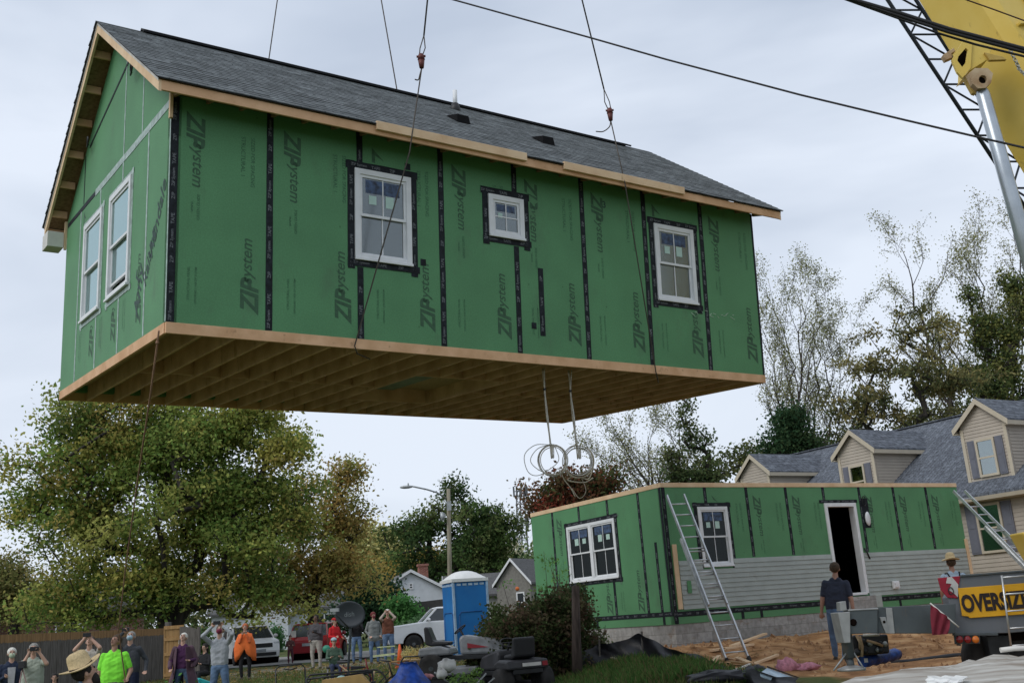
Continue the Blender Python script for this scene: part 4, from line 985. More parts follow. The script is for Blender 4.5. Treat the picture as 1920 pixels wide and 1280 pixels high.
def person(label, loc, rot, h=1.72, top='grey', topm=None, legm=None, skin='light', hair='brown', shoem=None, hands=((-.24, -.05, .80), (.24, -.05, .80)), sleeve='long', stance=(.1, 0, .1, 0), nod=0., turn=0., bulk=1., hat=None, mask=None, lean=0., vox=.0095, longhair=False, beard=None, group='people watching the lift', coat=0., cat='person', seated=False, cuffm=None):
    s = h/1.75; root = empty('person', label, cat, loc, rot, group, s); S = []
    sk = SK[skin]; mats = [sk, topm, legm, shoem or shoe]
    def add(tagi, p, q, r0, r1, fl=1.): S.append((V(p), V(q), r0, r1, fl, tagi))
    ly = V((0, -lean, 0))
    lf, lr = stance[0], stance[2]
    hip = .93 if not seated else .5
    for sx, st, fw in ((-1, stance[0], stance[1]), (1, stance[2], stance[3])):
        hp = V((sx*.085, 0, hip-.03))
        if seated: kn = V((sx*.12, -.42, .48)); an = V((sx*.12, -.45, .08))
        else: kn = V((sx*(.085+st)*.5+sx*.045, fw*.5-.03*(1 if fw <= 0 else .2), .50)); an = V((sx*(.06+st*.6), fw, .09))
        add(2, hp, kn, .095*bulk, .066, 1.); add(2, kn, an+V((0, 0, .04)), .066, .052)
        add(3, an+V((0, .03, -.035)), an+V((sx*.02, -.14, -.05)), .045, .036)
    ch = V((0, 0, 0))+ly*.9; zz = hip-.93
    for sx in (-1, 1): add(1, V((sx*.055*bulk, 0, hip+.07)), V((sx*.078, 0, 1.27+zz))+ly*.7, .116*bulk, .118*(.5+.5*bulk), .88)
    add(1, V((-.03, .0, 1.25+zz))+ly*.7, V((-.03, .0, 1.4+zz))+ly, .115, .085, .9); add(1, V((.03, .0, 1.25+zz))+ly*.7, V((.03, .0, 1.4+zz))+ly, .115, .085, .9)
    add(2, (-.05, 0, hip-.02), (.05, 0, hip-.02), .115*bulk, .115*bulk, .85)
    add(1, (-.055*bulk, 0, hip+.07), (.055*bulk, 0, hip+.07), .118*bulk, .118*bulk, .85)
    add(1, V((-.055*bulk, 0, hip+.18))+ly*.4, V((.055*bulk, 0, hip+.18))+ly*.4, .115*bulk, .115*bulk, .9)
    add(1, V((-.075, 0, 1.24+zz))+ly*.7, V((.075, 0, 1.24+zz))+ly*.7, .122*(.5+.5*bulk), .122*(.5+.5*bulk), .85)
    add(1, V((-.11, .005, 1.37+zz))+ly, V((.11, .005, 1.37+zz))+ly, .09, .09, .9)
    add(1, V((-.05, .01, 1.45+zz))+ly, V((.05, .01, 1.45+zz))+ly, .062, .062, .9)
    add(0, V((0, .01, 1.45+zz))+ly, V((0, -.01-.03*nod, 1.56+zz))+ly, .056, .052)
    if coat: 
        for z_ in (hip-.05, hip-.2, hip-.35):
            if hip-z_ < coat+.01: add(1, (-.07*bulk, 0, z_), (.07*bulk, 0, z_), .125*bulk, .125*bulk, .95)
    for k, sx in enumerate((-1, 1)):
        sh = V((sx*.185, .01, 1.40+zz))+ly; ha = V(hands[k]); pole = V((sx*.5, .35, -.9))
        el, wr = ik(sh, ha, .29, .255, pole)
        rs = .056*(.7+.3*bulk)
        if sleeve == 'long': add(1, sh, el, rs, .047); add(1, el, wr, .046, .034)
        elif sleeve == 'short': add(1, sh, sh.lerp(el, .72), rs+.004, .056); add(0, sh.lerp(el, .6), el, .043, .04); add(0, el, wr, .042, .027)
        d = (wr-el).normalized(); side = V((0, -1, 0)) if abs(d.y) < .9 else V((0, 0, 1)); side = (side-d*side.dot(d)).normalized(); ac = d.cross(side)
        up = ha.z > 1.25
        add(0, wr, wr+d*.03, .026, .03, 1)
        for f_ in range(4):
            o = ac*(-.027+.018*f_)*1.05; b0 = wr+d*.05+o; ln = (.033, .038, .036, .028)[f_]
            k1 = b0+d*ln+side*.012; k2 = k1+d*ln*.4+side*ln*(.9 if up else .5)
            add(0, wr+d*.01+o*.7, b0, .016, .0125); add(0, b0, k1, .0115, .0105); add(0, k1, k2, .0105, .0085)
        tb = wr+d*.02-ac*sx*.0+ac*(-.034 if sx < 0 else .034)
        add(0, tb, tb+d*.03+ac*(-.02 if sx < 0 else .02)+side*.015, .013, .011); add(0, tb+d*.03+ac*(-.02 if sx < 0 else .02)+side*.015, tb+d*.055+ac*(-.015 if sx < 0 else .015)+side*.035, .011, .009)
    # head, turned and nodded about the neck
    nk = V((0, -.005-.03*nod, 1.58+zz))+ly; R = (Matrix.Rotation(turn, 3, 'Z') @ Matrix.Rotation(nod, 3, 'X'))
    H = lambda x, y, z: nk+R @ V((x, y, z))
    hs = []
    def head(p, r, fl=1.): hs.append((p, r, fl))
    add(0, H(0, .012, .09), H(0, .002, .098), .088, .083, 1.08); add(0, H(0, -.025, .055), H(0, -.03, .03), .068, .056); add(0, H(0, -.045, .0), H(0, -.05, -.002), .036, .034)
    add(0, H(0, -.088, .085), H(0, -.108, .055), .009, .014); add(0, H(0, -.09, .025), H(0, -.088, .018), .016, .013)
    for sx in (-1, 1): add(0, H(sx*.08, .012, .08), H(sx*.086, .016, .055), .016, .012); add(0, H(sx*.03, -.075, .09), H(sx*.028, -.075, .092), .015, .012)
    mb = MB()
    for (p, q, r0, r1, fl, t) in S: seg_mesh(mb, p, q, r0, r1, fl, 12 if r0 > .03 else 7)
    o = mb.build('body', mats, root)
    rm = o.modifiers.new('r', 'REMESH'); rm.mode = 'VOXEL'; rm.voxel_size = vox; rm.use_smooth_shade = True
    sm_ = o.modifiers.new('s', 'SMOOTH'); sm_.factor = .5; sm_.iterations = 4
    dg = bpy.context.evaluated_depsgraph_get(); dg.update(); ev = bpy.data.meshes.new_from_object(o.evaluated_get(dg)); o.modifiers.clear(); old = o.data; o.data = ev; bpy.data.meshes.remove(old)
    nf = len(ev.polygons); ce = np.empty(nf*3, dtype=np.float32); ev.polygons.foreach_get('center', ce); ce = ce.reshape(-1, 3)
    best = np.full(nf, 1e9); idx = np.zeros(nf, dtype=np.int32)
    for (p, q, r0, r1, fl, t) in S:
        p_, q_ = np.array(p), np.array(q); dd = q_-p_; L2 = max(dd@dd, 1e-9); tt = np.clip(((ce-p_)@dd)/L2, 0, 1)
        c = p_+tt[:, None]*dd; w = ce-c; w[:, 1] /= fl; dist = np.linalg.norm(w, axis=1)-(r0+(r1-r0)*tt)
        m_ = dist < best-1e-4; best[m_] = dist[m_]; idx[m_] = t
    nv = len(ev.vertices); co = np.empty(nv*3, dtype=np.float32); ev.vertices.foreach_get('co', co); co = co.reshape(-1, 3); no = np.empty(nv*3, dtype=np.float32); ev.vertices.foreach_get('normal', no); no = no.reshape(-1, 3)
    isc = np.zeros(nv, dtype=bool); lv = np.empty(len(ev.loops), dtype=np.int32); ev.loops.foreach_get('vertex_index', lv); lt = np.empty(nf, dtype=np.int32); ev.polygons.foreach_get('loop_total', lt); isc[lv[np.repeat(np.isin(idx, (1, 2)), lt)]] = True
    sd_ = (len(label)*1.7) % 6; wv = np.sin(co[:, 2]*38+co[:, 0]*21+sd_)*np.sin(co[:, 0]*17-co[:, 2]*13+co[:, 1]*11+sd_*2)+.6*np.sin(co[:, 2]*71-co[:, 0]*40+co[:, 1]*33)
    co += no*(wv*.002*isc)[:, None]; ev.vertices.foreach_set('co', co.ravel()); ev.materials.clear()
    for m_ in mats: ev.materials.append(m_)
    ev.polygons.foreach_set('material_index', idx); ev.polygons.foreach_set('use_smooth', [True]*nf); ev.update()
    # face
    e = MB()
    for sx in (-1, 1): 
        c = H(sx*.031, -.089, .088); e.sphere(c, .0105, 8)
        a, b = H(sx*.015, -.096, .108), H(sx*.048, -.087, .108); e.tube([a, b], .0035, 5)
    e.tube([H(-.022, -.099, .024), H(0, -.106, .022), H(.022, -.099, .024)], .0045, 5, 1)
    e.build('face_features', [mat('eye_dark', (.02, .015, .012), .4), mat('lip', (.28, .11, .09), .6)], root)
    if hair:
        hm = MB(); hm.sphere(V((0, 0, 0)), (.093, .102, .10), 14)
        if longhair: hm.sphere(V((0, .05, -.11)), (.09, .05, .12), 12)
        hm.v = [tuple(H(v[0], v[1]+.022, v[2]+.108-max(0, -v[1])*.10)) for v in hm.v]; 
        hm.v = [tuple(V(v)+V((0, .0, 0))) for v in hm.v]; hm.build('hair', hairs[hair], root)
    if beard:
        hm = MB(); hm.sphere(V((0, 0, 0)), (.066, .05, .075), 12); hm.v = [tuple(H(v[0], v[1]-.055, v[2]-.02)) for v in hm.v]; hm.build('beard', hairs[beard], root)
    if mask:
        hm = MB(); hm.sphere(V((0, 0, 0)), (.062, .055, .06), 12); hm.v = [tuple(H(v[0], v[1]-.062, v[2]+.028)) for v in hm.v]; hm.build('face_mask', cloth('mask_'+mask[0], mask[1], .08), root)
    if hat:
        kind, hm_, band = hat
        hb = MB()
        if kind == 'straw':
            n = 28; prof = [(.0, .14), (.05, .145), (.078, .13), (.09, .09), (.1, .0), (.135, -.004), (.17, .0), (.188, .012)]; vs = []
            for r_, z_ in prof:
                for j in range(n):
                    t = 2*pi*j/n; pinch = 1-.18*max(0, (z_-.09)/.04)*abs(math.sin(t))**2 if z_ > .09 else 1
                    dip = -.022*(r_/.188)*math.cos(t)**2*0+(.02*math.cos(2*t) if r_ > .12 else 0)
                    vs.append(tuple(H(r_*.92*math.sin(t)*pinch, .012-r_*1.08*math.cos(t), .145+z_+dip*(r_-.1)/.088)))
            k = len(prof); hb.add(vs, [(i*n+j, i*n+(j+1) % n, (i+1)*n+(j+1) % n, (i+1)*n+j) for i in range(k-1) for j in range(n)]+[tuple(range(n))], 0, True)
            ho = hb.build('hat', hm_, root); so_ = ho.modifiers.new('s', 'SOLIDIFY'); so_.thickness = .006
            bb = MB(); vs = []
            for r_, z_ in ((.104, .004), (.0985, .034)):
                for j in range(n): t = 2*pi*j/n; vs.append(tuple(H(r_*.93*math.sin(t), .012-r_*1.09*math.cos(t), .145+z_)))
            bb.add(vs, [(j, (j+1) % n, n+(j+1) % n, n+j) for j in range(n)], 0, True); bb.build('hat_band', band, ho)
        elif kind == 'cap':
            hb.sphere(V((0, 0, 0)), (.098, .108, .085), 14); hb.v = [(x, y, max(z, -.01)) for x, y, z in hb.v]
            hb.lathe([(.001, 0), (.07, 0), (.072, -.008), (.001, -.008)], 14, (0, -.09, 0)); hb.v = [tuple(H(v[0], v[1]+.01, v[2]+.125)) for v in hb.v]
            hb.build('cap', hm_, root)
        elif kind == 'beanie':
            hb.sphere(V((0, 0, 0)), (.1, .108, .1), 14); hb.v = [tuple(H(v[0], v[1]+.022, v[2]+.1-max(0, -v[1])*.1+max(0, -v[1])*.3)) for v in hb.v]; hb.build('hat', hm_, root)
    return root
def W_(root, p):   # local point of a person -> world
    return root.location+Matrix.Rotation(root.rotation_euler.z, 3, 'Z') @ (V(p)*root.scale[0])
phonem = mat('phone_black', (.01, .01, .012), .25)
def phone(root, p, label, wide=True):
    mb = MB(); mb.box(-.075 if wide else -.037, .075 if wide else .037, -.005, .005, -.037 if wide else -.075, .037 if wide else .075)
    o = mb.build('phone', phonem, None, .003, W_(root, p), (0, 0, root.rotation_euler.z)); return tag(o, label, 'phone')
def face(px, d): p = G(px, d); return p
Z = lambda px, d, dz=0: G(px, d, dz)
UPP = ((-.085, -.22, 1.63), (.085, -.22, 1.63))
p1 = person('elderly woman in navy jacket, pale green mask, at the far left edge', Z(15, 21), .5, 1.6, topm=cloth('navy', (.02, .03, .06)), legm=cloth('navy_trousers', (.02, .022, .04)), hair='white', mask=('pale_green', (.45, .52, .38)), hands=((-.12, -.25, 1.2), (.25, -.22, 1.12)), bulk=1.1, nod=-.15)
mb = MB(); mb.prism([(-.055, 1.0), (.055, 1.0), (.075, 1.38), (-.075, 1.38)], -.155, -.13); mb.build('shirt_front', cloth('pale_shirt', (.5, .5, .52)), p1)
p2 = person('grey haired man in sage polo shirt filming with raised phone', Z(56, 20.6), .35, 1.66, topm=cloth('sage', (.36, .40, .33), .05), legm=cloth('khaki', (.25, .21, .15)), hair='grey', hands=((-.06, -.27, 1.58), (.13, -.27, 1.58)), sleeve='short', bulk=1.25, nod=-.2)
phone(p2, (.035, -.31, 1.66), 'phone held sideways by the man in the sage polo')
p3 = person('person in pale shirt with raised hands, hidden behind the straw hat', Z(163, 21.5), .1, 1.72, topm=cloth('cream', (.5, .46, .4)), legm=ddenim, skin='light', hair='brown', hands=((-.05, -.2, 1.7), (.09, -.2, 1.7)), sleeve='short', nod=-.5)
phone(p3, (.02, -.25, 1.78), 'phone raised above the straw hat')
straw = mat('straw_weave', (.52, .40, .22), .8, var=.1, scale=60, bump=.4, bscale=140); bandm = mat('hat_band', (.03, .022, .018), .8)
p4 = person('bearded man in maroon shirt and wide straw hat, seen from behind at bottom left', at(168, 1235, 10.5).xy.to_3d()+V((0, 0, -.20)), pi-.95, 1.72, topm=cloth('maroon', (.09, .018, .024)), legm=ddenim, hair='dark', beard='dark', hat=('straw', straw, bandm), nod=-.42, turn=.0, bulk=1.2, vox=.009, sleeve='short', hands=((-.26, -.1, .8), (.26, -.1, .8)))
p5 = person('man in neon green t-shirt holding the brown tag line', Z(211, 19.6), .15, 1.72, topm=cloth('neon', (.25, .85, .06), .06), legm=cloth('grey_trousers', (.1, .1, .1)), hair='brown', hands=((-.3, -.05, .85), (.27, -.2, .98)), sleeve='short', nod=-.35, turn=-.5, bulk=1.35, skin='tan')
p6 = person('man in charcoal sweater and light blue mask shading his eyes', Z(241, 22.8), .05, 1.74, topm=cloth('charcoal', (.055, .06, .07)), legm=cloth('navy_jeans', (.012, .018, .045)), hair='grey', mask=('light_blue', (.35, .50, .58)), hands=((-.08, -.2, 1.74), (.34, -.05, .95)), bulk=1.25, nod=-.45)
phone(p6, (-.03, -.22, 1.80), 'phone lifted by the man in the light blue mask')
p7 = person('dark haired child in dark red top in front of the fence', Z(98, 20), .3, 1.12, topm=cloth('dark_red', (.12, .02, .02)), legm=blackc, hair='dark', longhair=True, hands=((-.22, -.1, .9), (.22, -.1, .9)))
p8 = person('woman in purple top and long plum cardigan beside the gate panel', Z(342, 24), .0, 1.62, topm=cloth('purple', (.065, .018, .07)), legm=ddenim, hair='white', hands=((-.24, -.15, .95), (.22, -.2, 1.12)), stance=(.14, 0, .26, -.12), nod=-.45)
ca_ = MB()
for sx in (-1, 1):
    a = [(sx*.10, -.13, 1.44), (sx*.21, -.02, 1.43), (sx*.2, .12, 1.42), (sx*.04, .14, 1.44)]; b = [(sx*.13, -.16, .95), (sx*.23, -.02, .95), (sx*.22, .14, .95), (sx*.04, .17, .95)]; c = [(sx*.2, -.16, .55), (sx*.38, -.02, .5), (sx*.34, .16, .52), (sx*.04, .2, .55)]
    for q, r_ in ((a, b), (b, c)):
        for i in range(3): ca_.add([q[i], q[i+1], r_[i+1], r_[i]], [(0, 1, 2, 3)])
    seg_mesh(ca_, (sx*.19, .01, 1.40), (sx*.3, .05, 1.12), .07, .065); seg_mesh(ca_, (sx*.3, .05, 1.12), (sx*.27, -.1, 1.0), .065, .055)
o = ca_.build('cardigan', cloth('plum', (.10, .055, .075)), p8); so_ = o.modifiers.new('s', 'SOLIDIFY'); so_.thickness = .012
p9 = person('person in pale grey sweatshirt and jeans holding a phone overhead, maroon mask', Z(412, 23), .0, 1.74, topm=cloth('pale_grey', (.38, .40, .43), .06), legm=denim, hair='brown', mask=('maroon', (.20, .03, .06)), hands=((-.11, -.2, 1.72), (.13, -.2, 1.72)), bulk=1.05, nod=-.4, stance=(.1, 0, .12, 0))
phone(p9, (.01, -.25, 1.80), 'dark phone held above the maroon mask')
p10 = person('woman in orange poncho and orange hat with black trousers', Z(460, 34), .1, 1.66, topm=cloth('orange_shirt', (.55, .12, .035)), legm=blackc, hair='brown', hat=('beanie', cloth('rust', (.42, .12, .05)), None), hands=((-.06, -.2, 1.42), (.07, -.2, 1.42)), nod=-.2, vox=.012)
pc = MB(); n = 28; vs = []
for z_, rx, ry in ((1.48, .09, .08), (1.42, .21, .13), (1.2, .30, .17), (.98, .33, .18), (.76, .32, .17), (.58, .30, .15)):
    for j in range(n):
        t = 2*pi*j/n; fr_ = max(0, math.cos(t+pi/2*3+pi)); w = 1+.16*math.sin(t*7+z_*3)*(1.5-z_); drop = .28*abs(math.cos(t))**2*(1.2-z_)/.6 if z_ < 1.2 else 0
        vs.append((rx*w*math.cos(t), ry*w*math.sin(t)+(.0), z_+(.62*(1-abs(math.cos(t))**.7)*(1.2-z_) if z_ < 1.2 else 0)))
pc.add(vs, [(i*n+j, i*n+(j+1) % n, (i+1)*n+(j+1) % n, (i+1)*n+j) for i in range(5) for j in range(n)], 0, True); o = pc.build('poncho', cloth('orange', (.75, .16, .035), .08), p10); so_ = o.modifiers.new('s', 'SOLIDIFY'); so_.thickness = .01
p11 = person('person in black with dark hair sitting by the fence end', Z(384, 31), -.4, 1.6, topm=blackc, legm=blackc, hair='dark', longhair=True, seated=True, hands=((-.15, -.35, .75), (.15, -.35, .75)), vox=.012)
p12 = person('small child in maroon clothes standing on the pale road', Z(545, 45), .3, 1.12, topm=cloth('child_maroon', (.12, .05, .05)), legm=cloth('child_wine', (.07, .02, .03)), hair='dark', hands=((-.12, -.18, 1.15), (.14, -.18, 1.15)), vox=.013)
p13 = person('heavy man in grey shirt and khaki trousers with a camera at his belly', Z(594, 37.5), -.15, 1.78, topm=cloth('grey_shirt', (.075, .07, .075)), legm=cloth('pale_khaki', (.36, .34, .30)), skin='dark', hair='dark', hands=((-.2, -.1, .95), (.06, -.32, 1.2)), bulk=1.4, nod=-.2, vox=.012)
mb = MB(); mb.box(-.06, .06, -.03, .03, -.04, .04); mb.lathe([(.035, 0), (.035, .06), (.03, .065)], 12, (0, -.03, 0), 'y'); mb.v = [(x, -y if y > .031 else y, z) for x, y, z in mb.v]
tag(mb.build('camera', black, None, .004, W_(p13, (.1, -.36, 1.24))), 'black camera held by the heavy man in the grey shirt', 'camera')
p14 = person('woman in long bright red coat standing behind the satellite dish', Z(629, 37), .9, 1.62, topm=cloth('red_coat', (.55, .015, .02)), legm=ddenim, hair='grey', hat=('cap', cloth('red_cap', (.4, .02, .02)), None), hands=((-.15, -.25, 1.1), (.2, -.2, 1.05)), coat=.35, bulk=1.15, vox=.012)
p15 = person('person in black top and cap with jeans, half hidden by the dish', Z(670, 40), .2, 1.74, topm=blackc, legm=denim, hair='brown', hat=('cap', cloth('white_cap', (.5, .5, .5)), None), hands=((-.1, -.25, 1.38), (.1, -.25, 1.38)), vox=.012, nod=-.2)
p16 = person('person in grey hooded jacket and maroon mask, hands in pockets', Z(703, 38.5), .5, 1.74, topm=cloth('grey_hoodie', (.20, .21, .20)), legm=denim, hair='brown', mask=('wine', (.16, .03, .04)), hat=('beanie', cloth('red_beanie', (.15, .03, .03)), None), hands=((-.2, -.12, .95), (.22, -.1, .95)), bulk=1.2, vox=.012, coat=.1)
p17 = person('man in brown vest and white cap with both hands up at his face', Z(730, 39.5), .15, 1.8, topm=cloth('brown_vest', (.16, .06, .035)), legm=denim, hair='grey', hat=('cap', cloth('pale_cap', (.55, .54, .5)), None), hands=((-.09, -.2, 1.66), (.09, -.2, 1.66)), sleeve='none', bulk=1.25, vox=.012, nod=-.1)
for sx in (-1, 1):
    sl = MB(); sh = V((sx*.185, .01, 1.4)); el, wr = ik(sh, V((sx*.09, -.2, 1.66)), .29, .255, V((sx*.5, .35, -.9))); seg_mesh(sl, sh, el, .057, .05); seg_mesh(sl, el, wr, .047, .036); sl.build('sleeve', cloth('cream_sleeve', (.42, .34, .28)), p17)
p18 = person('worker in navy polo and jeans walking towards the module doorway, back turned', V((5.66, 20.7, g(5.6, 20.7))), (0, -.075, pi-.35), 1.8, topm=cloth('navy_polo', (.028, .034, .055), .08), legm=denim, skin='tan', hair='brown', hands=((-.29, .06, .84), (.29, -.04, .86)), sleeve='short', stance=(.06, .26, .08, -.26), bulk=1.25, vox=.009, group='workers beside the lower module')
p19 = person('worker in light blue shirt, suspenders and straw hat behind the crane carrier', V(at(1784, 1060, 22).xy.to_3d()+V((0, 0, g(8.9, 22)-.02))), pi-.1, 1.76, topm=cloth('light_blue', (.36, .46, .56), .05), legm=blackc, skin='tan', hair='brown', hat=('straw', straw, bandm), hands=((-.25, -.1, .9), (.25, -.1, .9)), sleeve='short', bulk=1.15, group='workers beside the lower module')
sp_ = MB(); 
for sx in (-1, 1): sp_.tube([(sx*.12, -.11, 1.2), (sx*.13, -.07, 1.47), (sx*.12, .04, 1.475), (sx*.085, .125, 1.36), (0, .135, 1.2), (sx*.05, .13, 1.0)], .014, 5)
sp_.build('suspenders', blackc, p19)
# person's tripod at far left
t = empty('camera_tripod', 'thin camera tripod with black head between the two left onlookers', 'tripod', Z(36, 20.3))
for k in range(3): mb = MB(); a = k*2*pi/3+.4; mb.tube([(.35*math.cos(a), .35*math.sin(a), 0), (0, 0, 1.25)], .012, 6); mb.build('leg', mat('tripod_bronze', (.3, .2, .18), .5, .4), t)
mb = MB(); mb.box(-.06, .06, -.05, .05, 1.25, 1.38); mb.build('camera', black, t, .005)
# ================================================================== FENCE
wood_old = mat('weathered_picket', (.085, .075, .066), .95, col2=(.16, .145, .13), scale=4, stretch=(9, 9, .6), bump=.4)
wood_tan = mat('new_cedar', (.34, .19, .07), .85, col2=(.46, .28, .12), scale=3, stretch=(6, 6, .8), bump=.2)
wood_tan2 = mat('cedar_lattice', (.22, .13, .055), .85, col2=(.34, .21, .09), scale=5)
fA, fB = Z(-70, 30), Z(313, 38)
fe = empty('wooden_fence', 'long weathered grey picket fence with a strip of new cedar above', 'fence', fA, math.atan2(fB.y-fA.y, fB.x-fA.x))
Lf = (fB.xy-fA.xy).length
ztop = lambda x: at(0, 1203, 30).z+0
def fz(x):      # ground along the fence, local
    w = fA+V((math.cos(fe.rotation_euler.z), math.sin(fe.rotation_euler.z), 0))*x; return g(w.x, w.y)-fA.z
k = 0; x = 0; pk = MB(); rr = random.Random(9)
zt0 = at(0, 1205, fA.y+(fB.y-fA.y)*.2).z-fA.z; zt1 = at(300, 1190, fB.y).z-fA.z
def ft(x): return zt0+(zt1-zt0)*(x/Lf-.18)/.8
pickets = []
while x < Lf-.1:
    h = ft(x)+rr.uniform(-.015, .015); w = .088
    mb = MB(); mb.prism([(x, fz(x)-.1), (x+w, fz(x)-.1), (x+w, h-.05), (x+w*.7, h), (x+w*.3, h), (x, h-.05)], -.01+rr.uniform(-.004, .004), .009)
    pickets.append(mb); x += .096
npk = len(pickets)
if npk > 96:
    for mb in pickets[-96:]: mb.build('picket', wood_old, fe)
    rest = MB()
    for mb in pickets[:-96]: rest.add(mb.v, mb.f)
    tag(rest.build('picket_run', wood_old, fe), kind='stuff')
else:
    for mb in pickets: mb.build('picket', wood_old, fe)
st = MB(); n = int(Lf/.15)
for i in range(n):
    x = i*.15
    st.hexa([(x, .012, ft(x)-.1), (x+.145, .012, ft(x)-.1), (x+.145, .03, ft(x)-.1), (x, .03, ft(x)-.1), (x, .012, ft(x)+.22), (x+.145, .012, ft(x)+.22), (x+.145, .03, ft(x)+.22), (x, .03, ft(x)+.22)])
st.build('cedar_screen', mat('aged_cedar', (.17, .095, .04), .9, col2=(.33, .20, .09), scale=2.2, stretch=(6, 1, .5)), fe)
mb = MB(); mb.box(Lf-.05, Lf+.12, -.08, .08, fz(Lf)-.1, ft(Lf)+.42); mb.build('post', wood_old, fe, .01)
gt = empty('fence_gate', 'open gate of new orange cedar boards at the end of the grey fence', 'gate', Z(325, 35.5), .15)
hw = .62; hg = at(325, 1172, 35.5).z-gt.location.z
for i in range(4):
    mb = MB(); mb.box(-hw/2+i*hw/4+.004, -hw/2+(i+1)*hw/4-.004, 0, .02, .12, hg); mb.build('board', wood_tan, gt)
for z_ in (hg-.06, hg-.42, hg*.5, .25): mb = MB(); mb.box(-hw/2, hw/2, -.03, -.002, z_-.05, z_+.05); mb.build('rail', wood_tan, gt)
for sx in (-1, 1): mb = MB(); mb.box(sx*hw/2-.03*(sx > 0), sx*hw/2+.03*(sx < 0), -.028, -.001, .13, hg-.12); mb.build('stile', wood_tan, gt)
pn = empty('side_fence', 'grey weathered fence panel standing edge on behind the cedar gate', 'fence', Z(352, 35.2), -.2)
for i in range(7): mb = MB(); mb.box(-.30+i*.09, -.215+i*.09, 0, .02, -.1, hg-.05-.1*(i/6)**2); mb.build('picket', wood_old, pn)
mb = MB(); mb.box(.34, .42, -.04, .04, -.1, hg-.1); mb.build('post', wood_old, pn)

# ================================================================== FAR HOUSES
def gable_house(label, px, d, yaw, w, dp, hw_, hr, wallm, roofm, wins=(), door=None, chim=None, eave=.3, ridge='x', loc=None, winm=None, shut=None):
    """box with a gable roof; ridge along local x, front = -y face"""
    root = empty('house', label, 'house', loc or Z(px, d), yaw)
    mb = MB(); mb.wall(-w/2, w/2, 0, hw_, [], -dp/2, -dp/2+.2); mb.box(-w/2, w/2, dp/2-.2, dp/2, 0, hw_); mb.box(-w/2, -w/2+.2, -dp/2+.2, dp/2-.2, 0, hw_); mb.box(w/2-.2, w/2, -dp/2+.2, dp/2-.2, 0, hw_)
    for x in (-w/2, w/2-.2): mb.add([(x, -dp/2, hw_), (x, dp/2, hw_), (x, 0, hr), (x+.2, -dp/2, hw_), (x+.2, dp/2, hw_), (x+.2, 0, hr)], [(0, 2, 1), (3, 4, 5), (0, 3, 5, 2), (1, 2, 5, 4)])
    mb.build('wall', wallm, root)
    s = (hr-hw_)/(dp/2)
    for sg in (-1, 1):
        r = MB(); y0 = sg*(dp/2+eave); z0 = hw_-s*eave+.04
        r.hexa([(-w/2-eave, y0, z0), (w/2+eave, y0, z0), (w/2+eave, 0, hr+.04), (-w/2-eave, 0, hr+.04), (-w/2-eave, y0, z0+.14), (w/2+eave, y0, z0+.14), (w/2+eave, 0, hr+.18), (-w/2-eave, 0, hr+.18)])
        r.build('roof', roofm, root)
        for x in (-w/2-eave-.03, w/2+eave): 
            f_ = MB(); f_.hexa([(x, y0, z0-.03), (x+.03, y0, z0-.03), (x+.03, 0, hr+.01), (x, 0, hr+.01), (x, y0, z0+.16), (x+.03, y0, z0+.16), (x+.03, 0, hr+.2), (x, 0, hr+.2)]); f_.build('rake_trim', white, root)
    for (face, u, z_, ww, hh, sh) in wins:
        fr = MB(); gl = MB()
        def B(mb, ua, ub, da, db, za, zb):
            if face == 'f': mb.box(ua, ub, -dp/2-db, -dp/2-da, za, zb)
            elif face == 'l': mb.box(-w/2-db, -w/2-da, ua, ub, za, zb)
            else: mb.box(w/2+da, w/2+db, ua, ub, za, zb)
        B(fr, u-ww/2, u-ww/2+.08, .0, .05, z_, z_+hh); B(fr, u+ww/2-.08, u+ww/2, .0, .05, z_, z_+hh); B(fr, u-ww/2+.08, u+ww/2-.08, .0, .05, z_, z_+.08); B(fr, u-ww/2+.08, u+ww/2-.08, .0, .05, z_+hh-.08, z_+hh)
        B(fr, u-ww/2+.08, u+ww/2-.08, .0, .045, z_+hh/2-.03, z_+hh/2+.03); f_ = fr.build('window', white, root)
        B(gl, u-ww/2+.08, u+ww/2-.08, .01, .02, z_+.08, z_+hh-.08); gl.build('pane', mat('far_glass', (.03, .035, .04), .15, spec=.8), f_)
        if sh:
            for sg in (-1, 1):
                q = MB(); B(q, u+sg*(ww/2+.02) if sg > 0 else u-ww/2-.02-.4, u+ww/2+.42 if sg > 0 else u-ww/2-.02, .0, .04, z_, z_+hh); q.build('shutter', sh, root)
    if chim:
        c = MB(); cx, cy, cw, ct = chim; c.box(cx-cw/2, cx+cw/2, cy-cw/2, cy+cw/2, hw_, ct); c.box(cx-cw/2-.06, cx+cw/2+.06, cy-cw/2-.06, cy+cw/2+.06, ct, ct+.15); c.build('chimney', brickmat('red_brick', (.24, .06, .04), (.32, .10, .06), (.3, .27, .24), .22, .075, .008, .9, 'xzw'), root)
    return root
rf_g = mat('grey_shingle_roof', (.10, .10, .10), .95, var=.15, scale=8); rf_d = mat('dark_shingle_roof', (.05, .05, .05), .95, scale=8)
wh = mat('white_siding', (.62, .65, .68), .7, var=.04, scale=3)
brickh = brickmat('brown_brick', (.13, .05, .035), (.19, .08, .055), (.22, .2, .17), .22, .075, .01, .9, 'xzw')
blksh = mat('black_shutter', (.015, .017, .02), .7)
gable_house('small white cottage with black shutters behind the white car', 538, 76, .12, 9.0, 7, 2.5, 4.4, wh, rf_g, [('f', -.3, .95, 1.0, 1.3, blksh), ('f', 3.2, 1.1, .8, 1.0, blksh)])
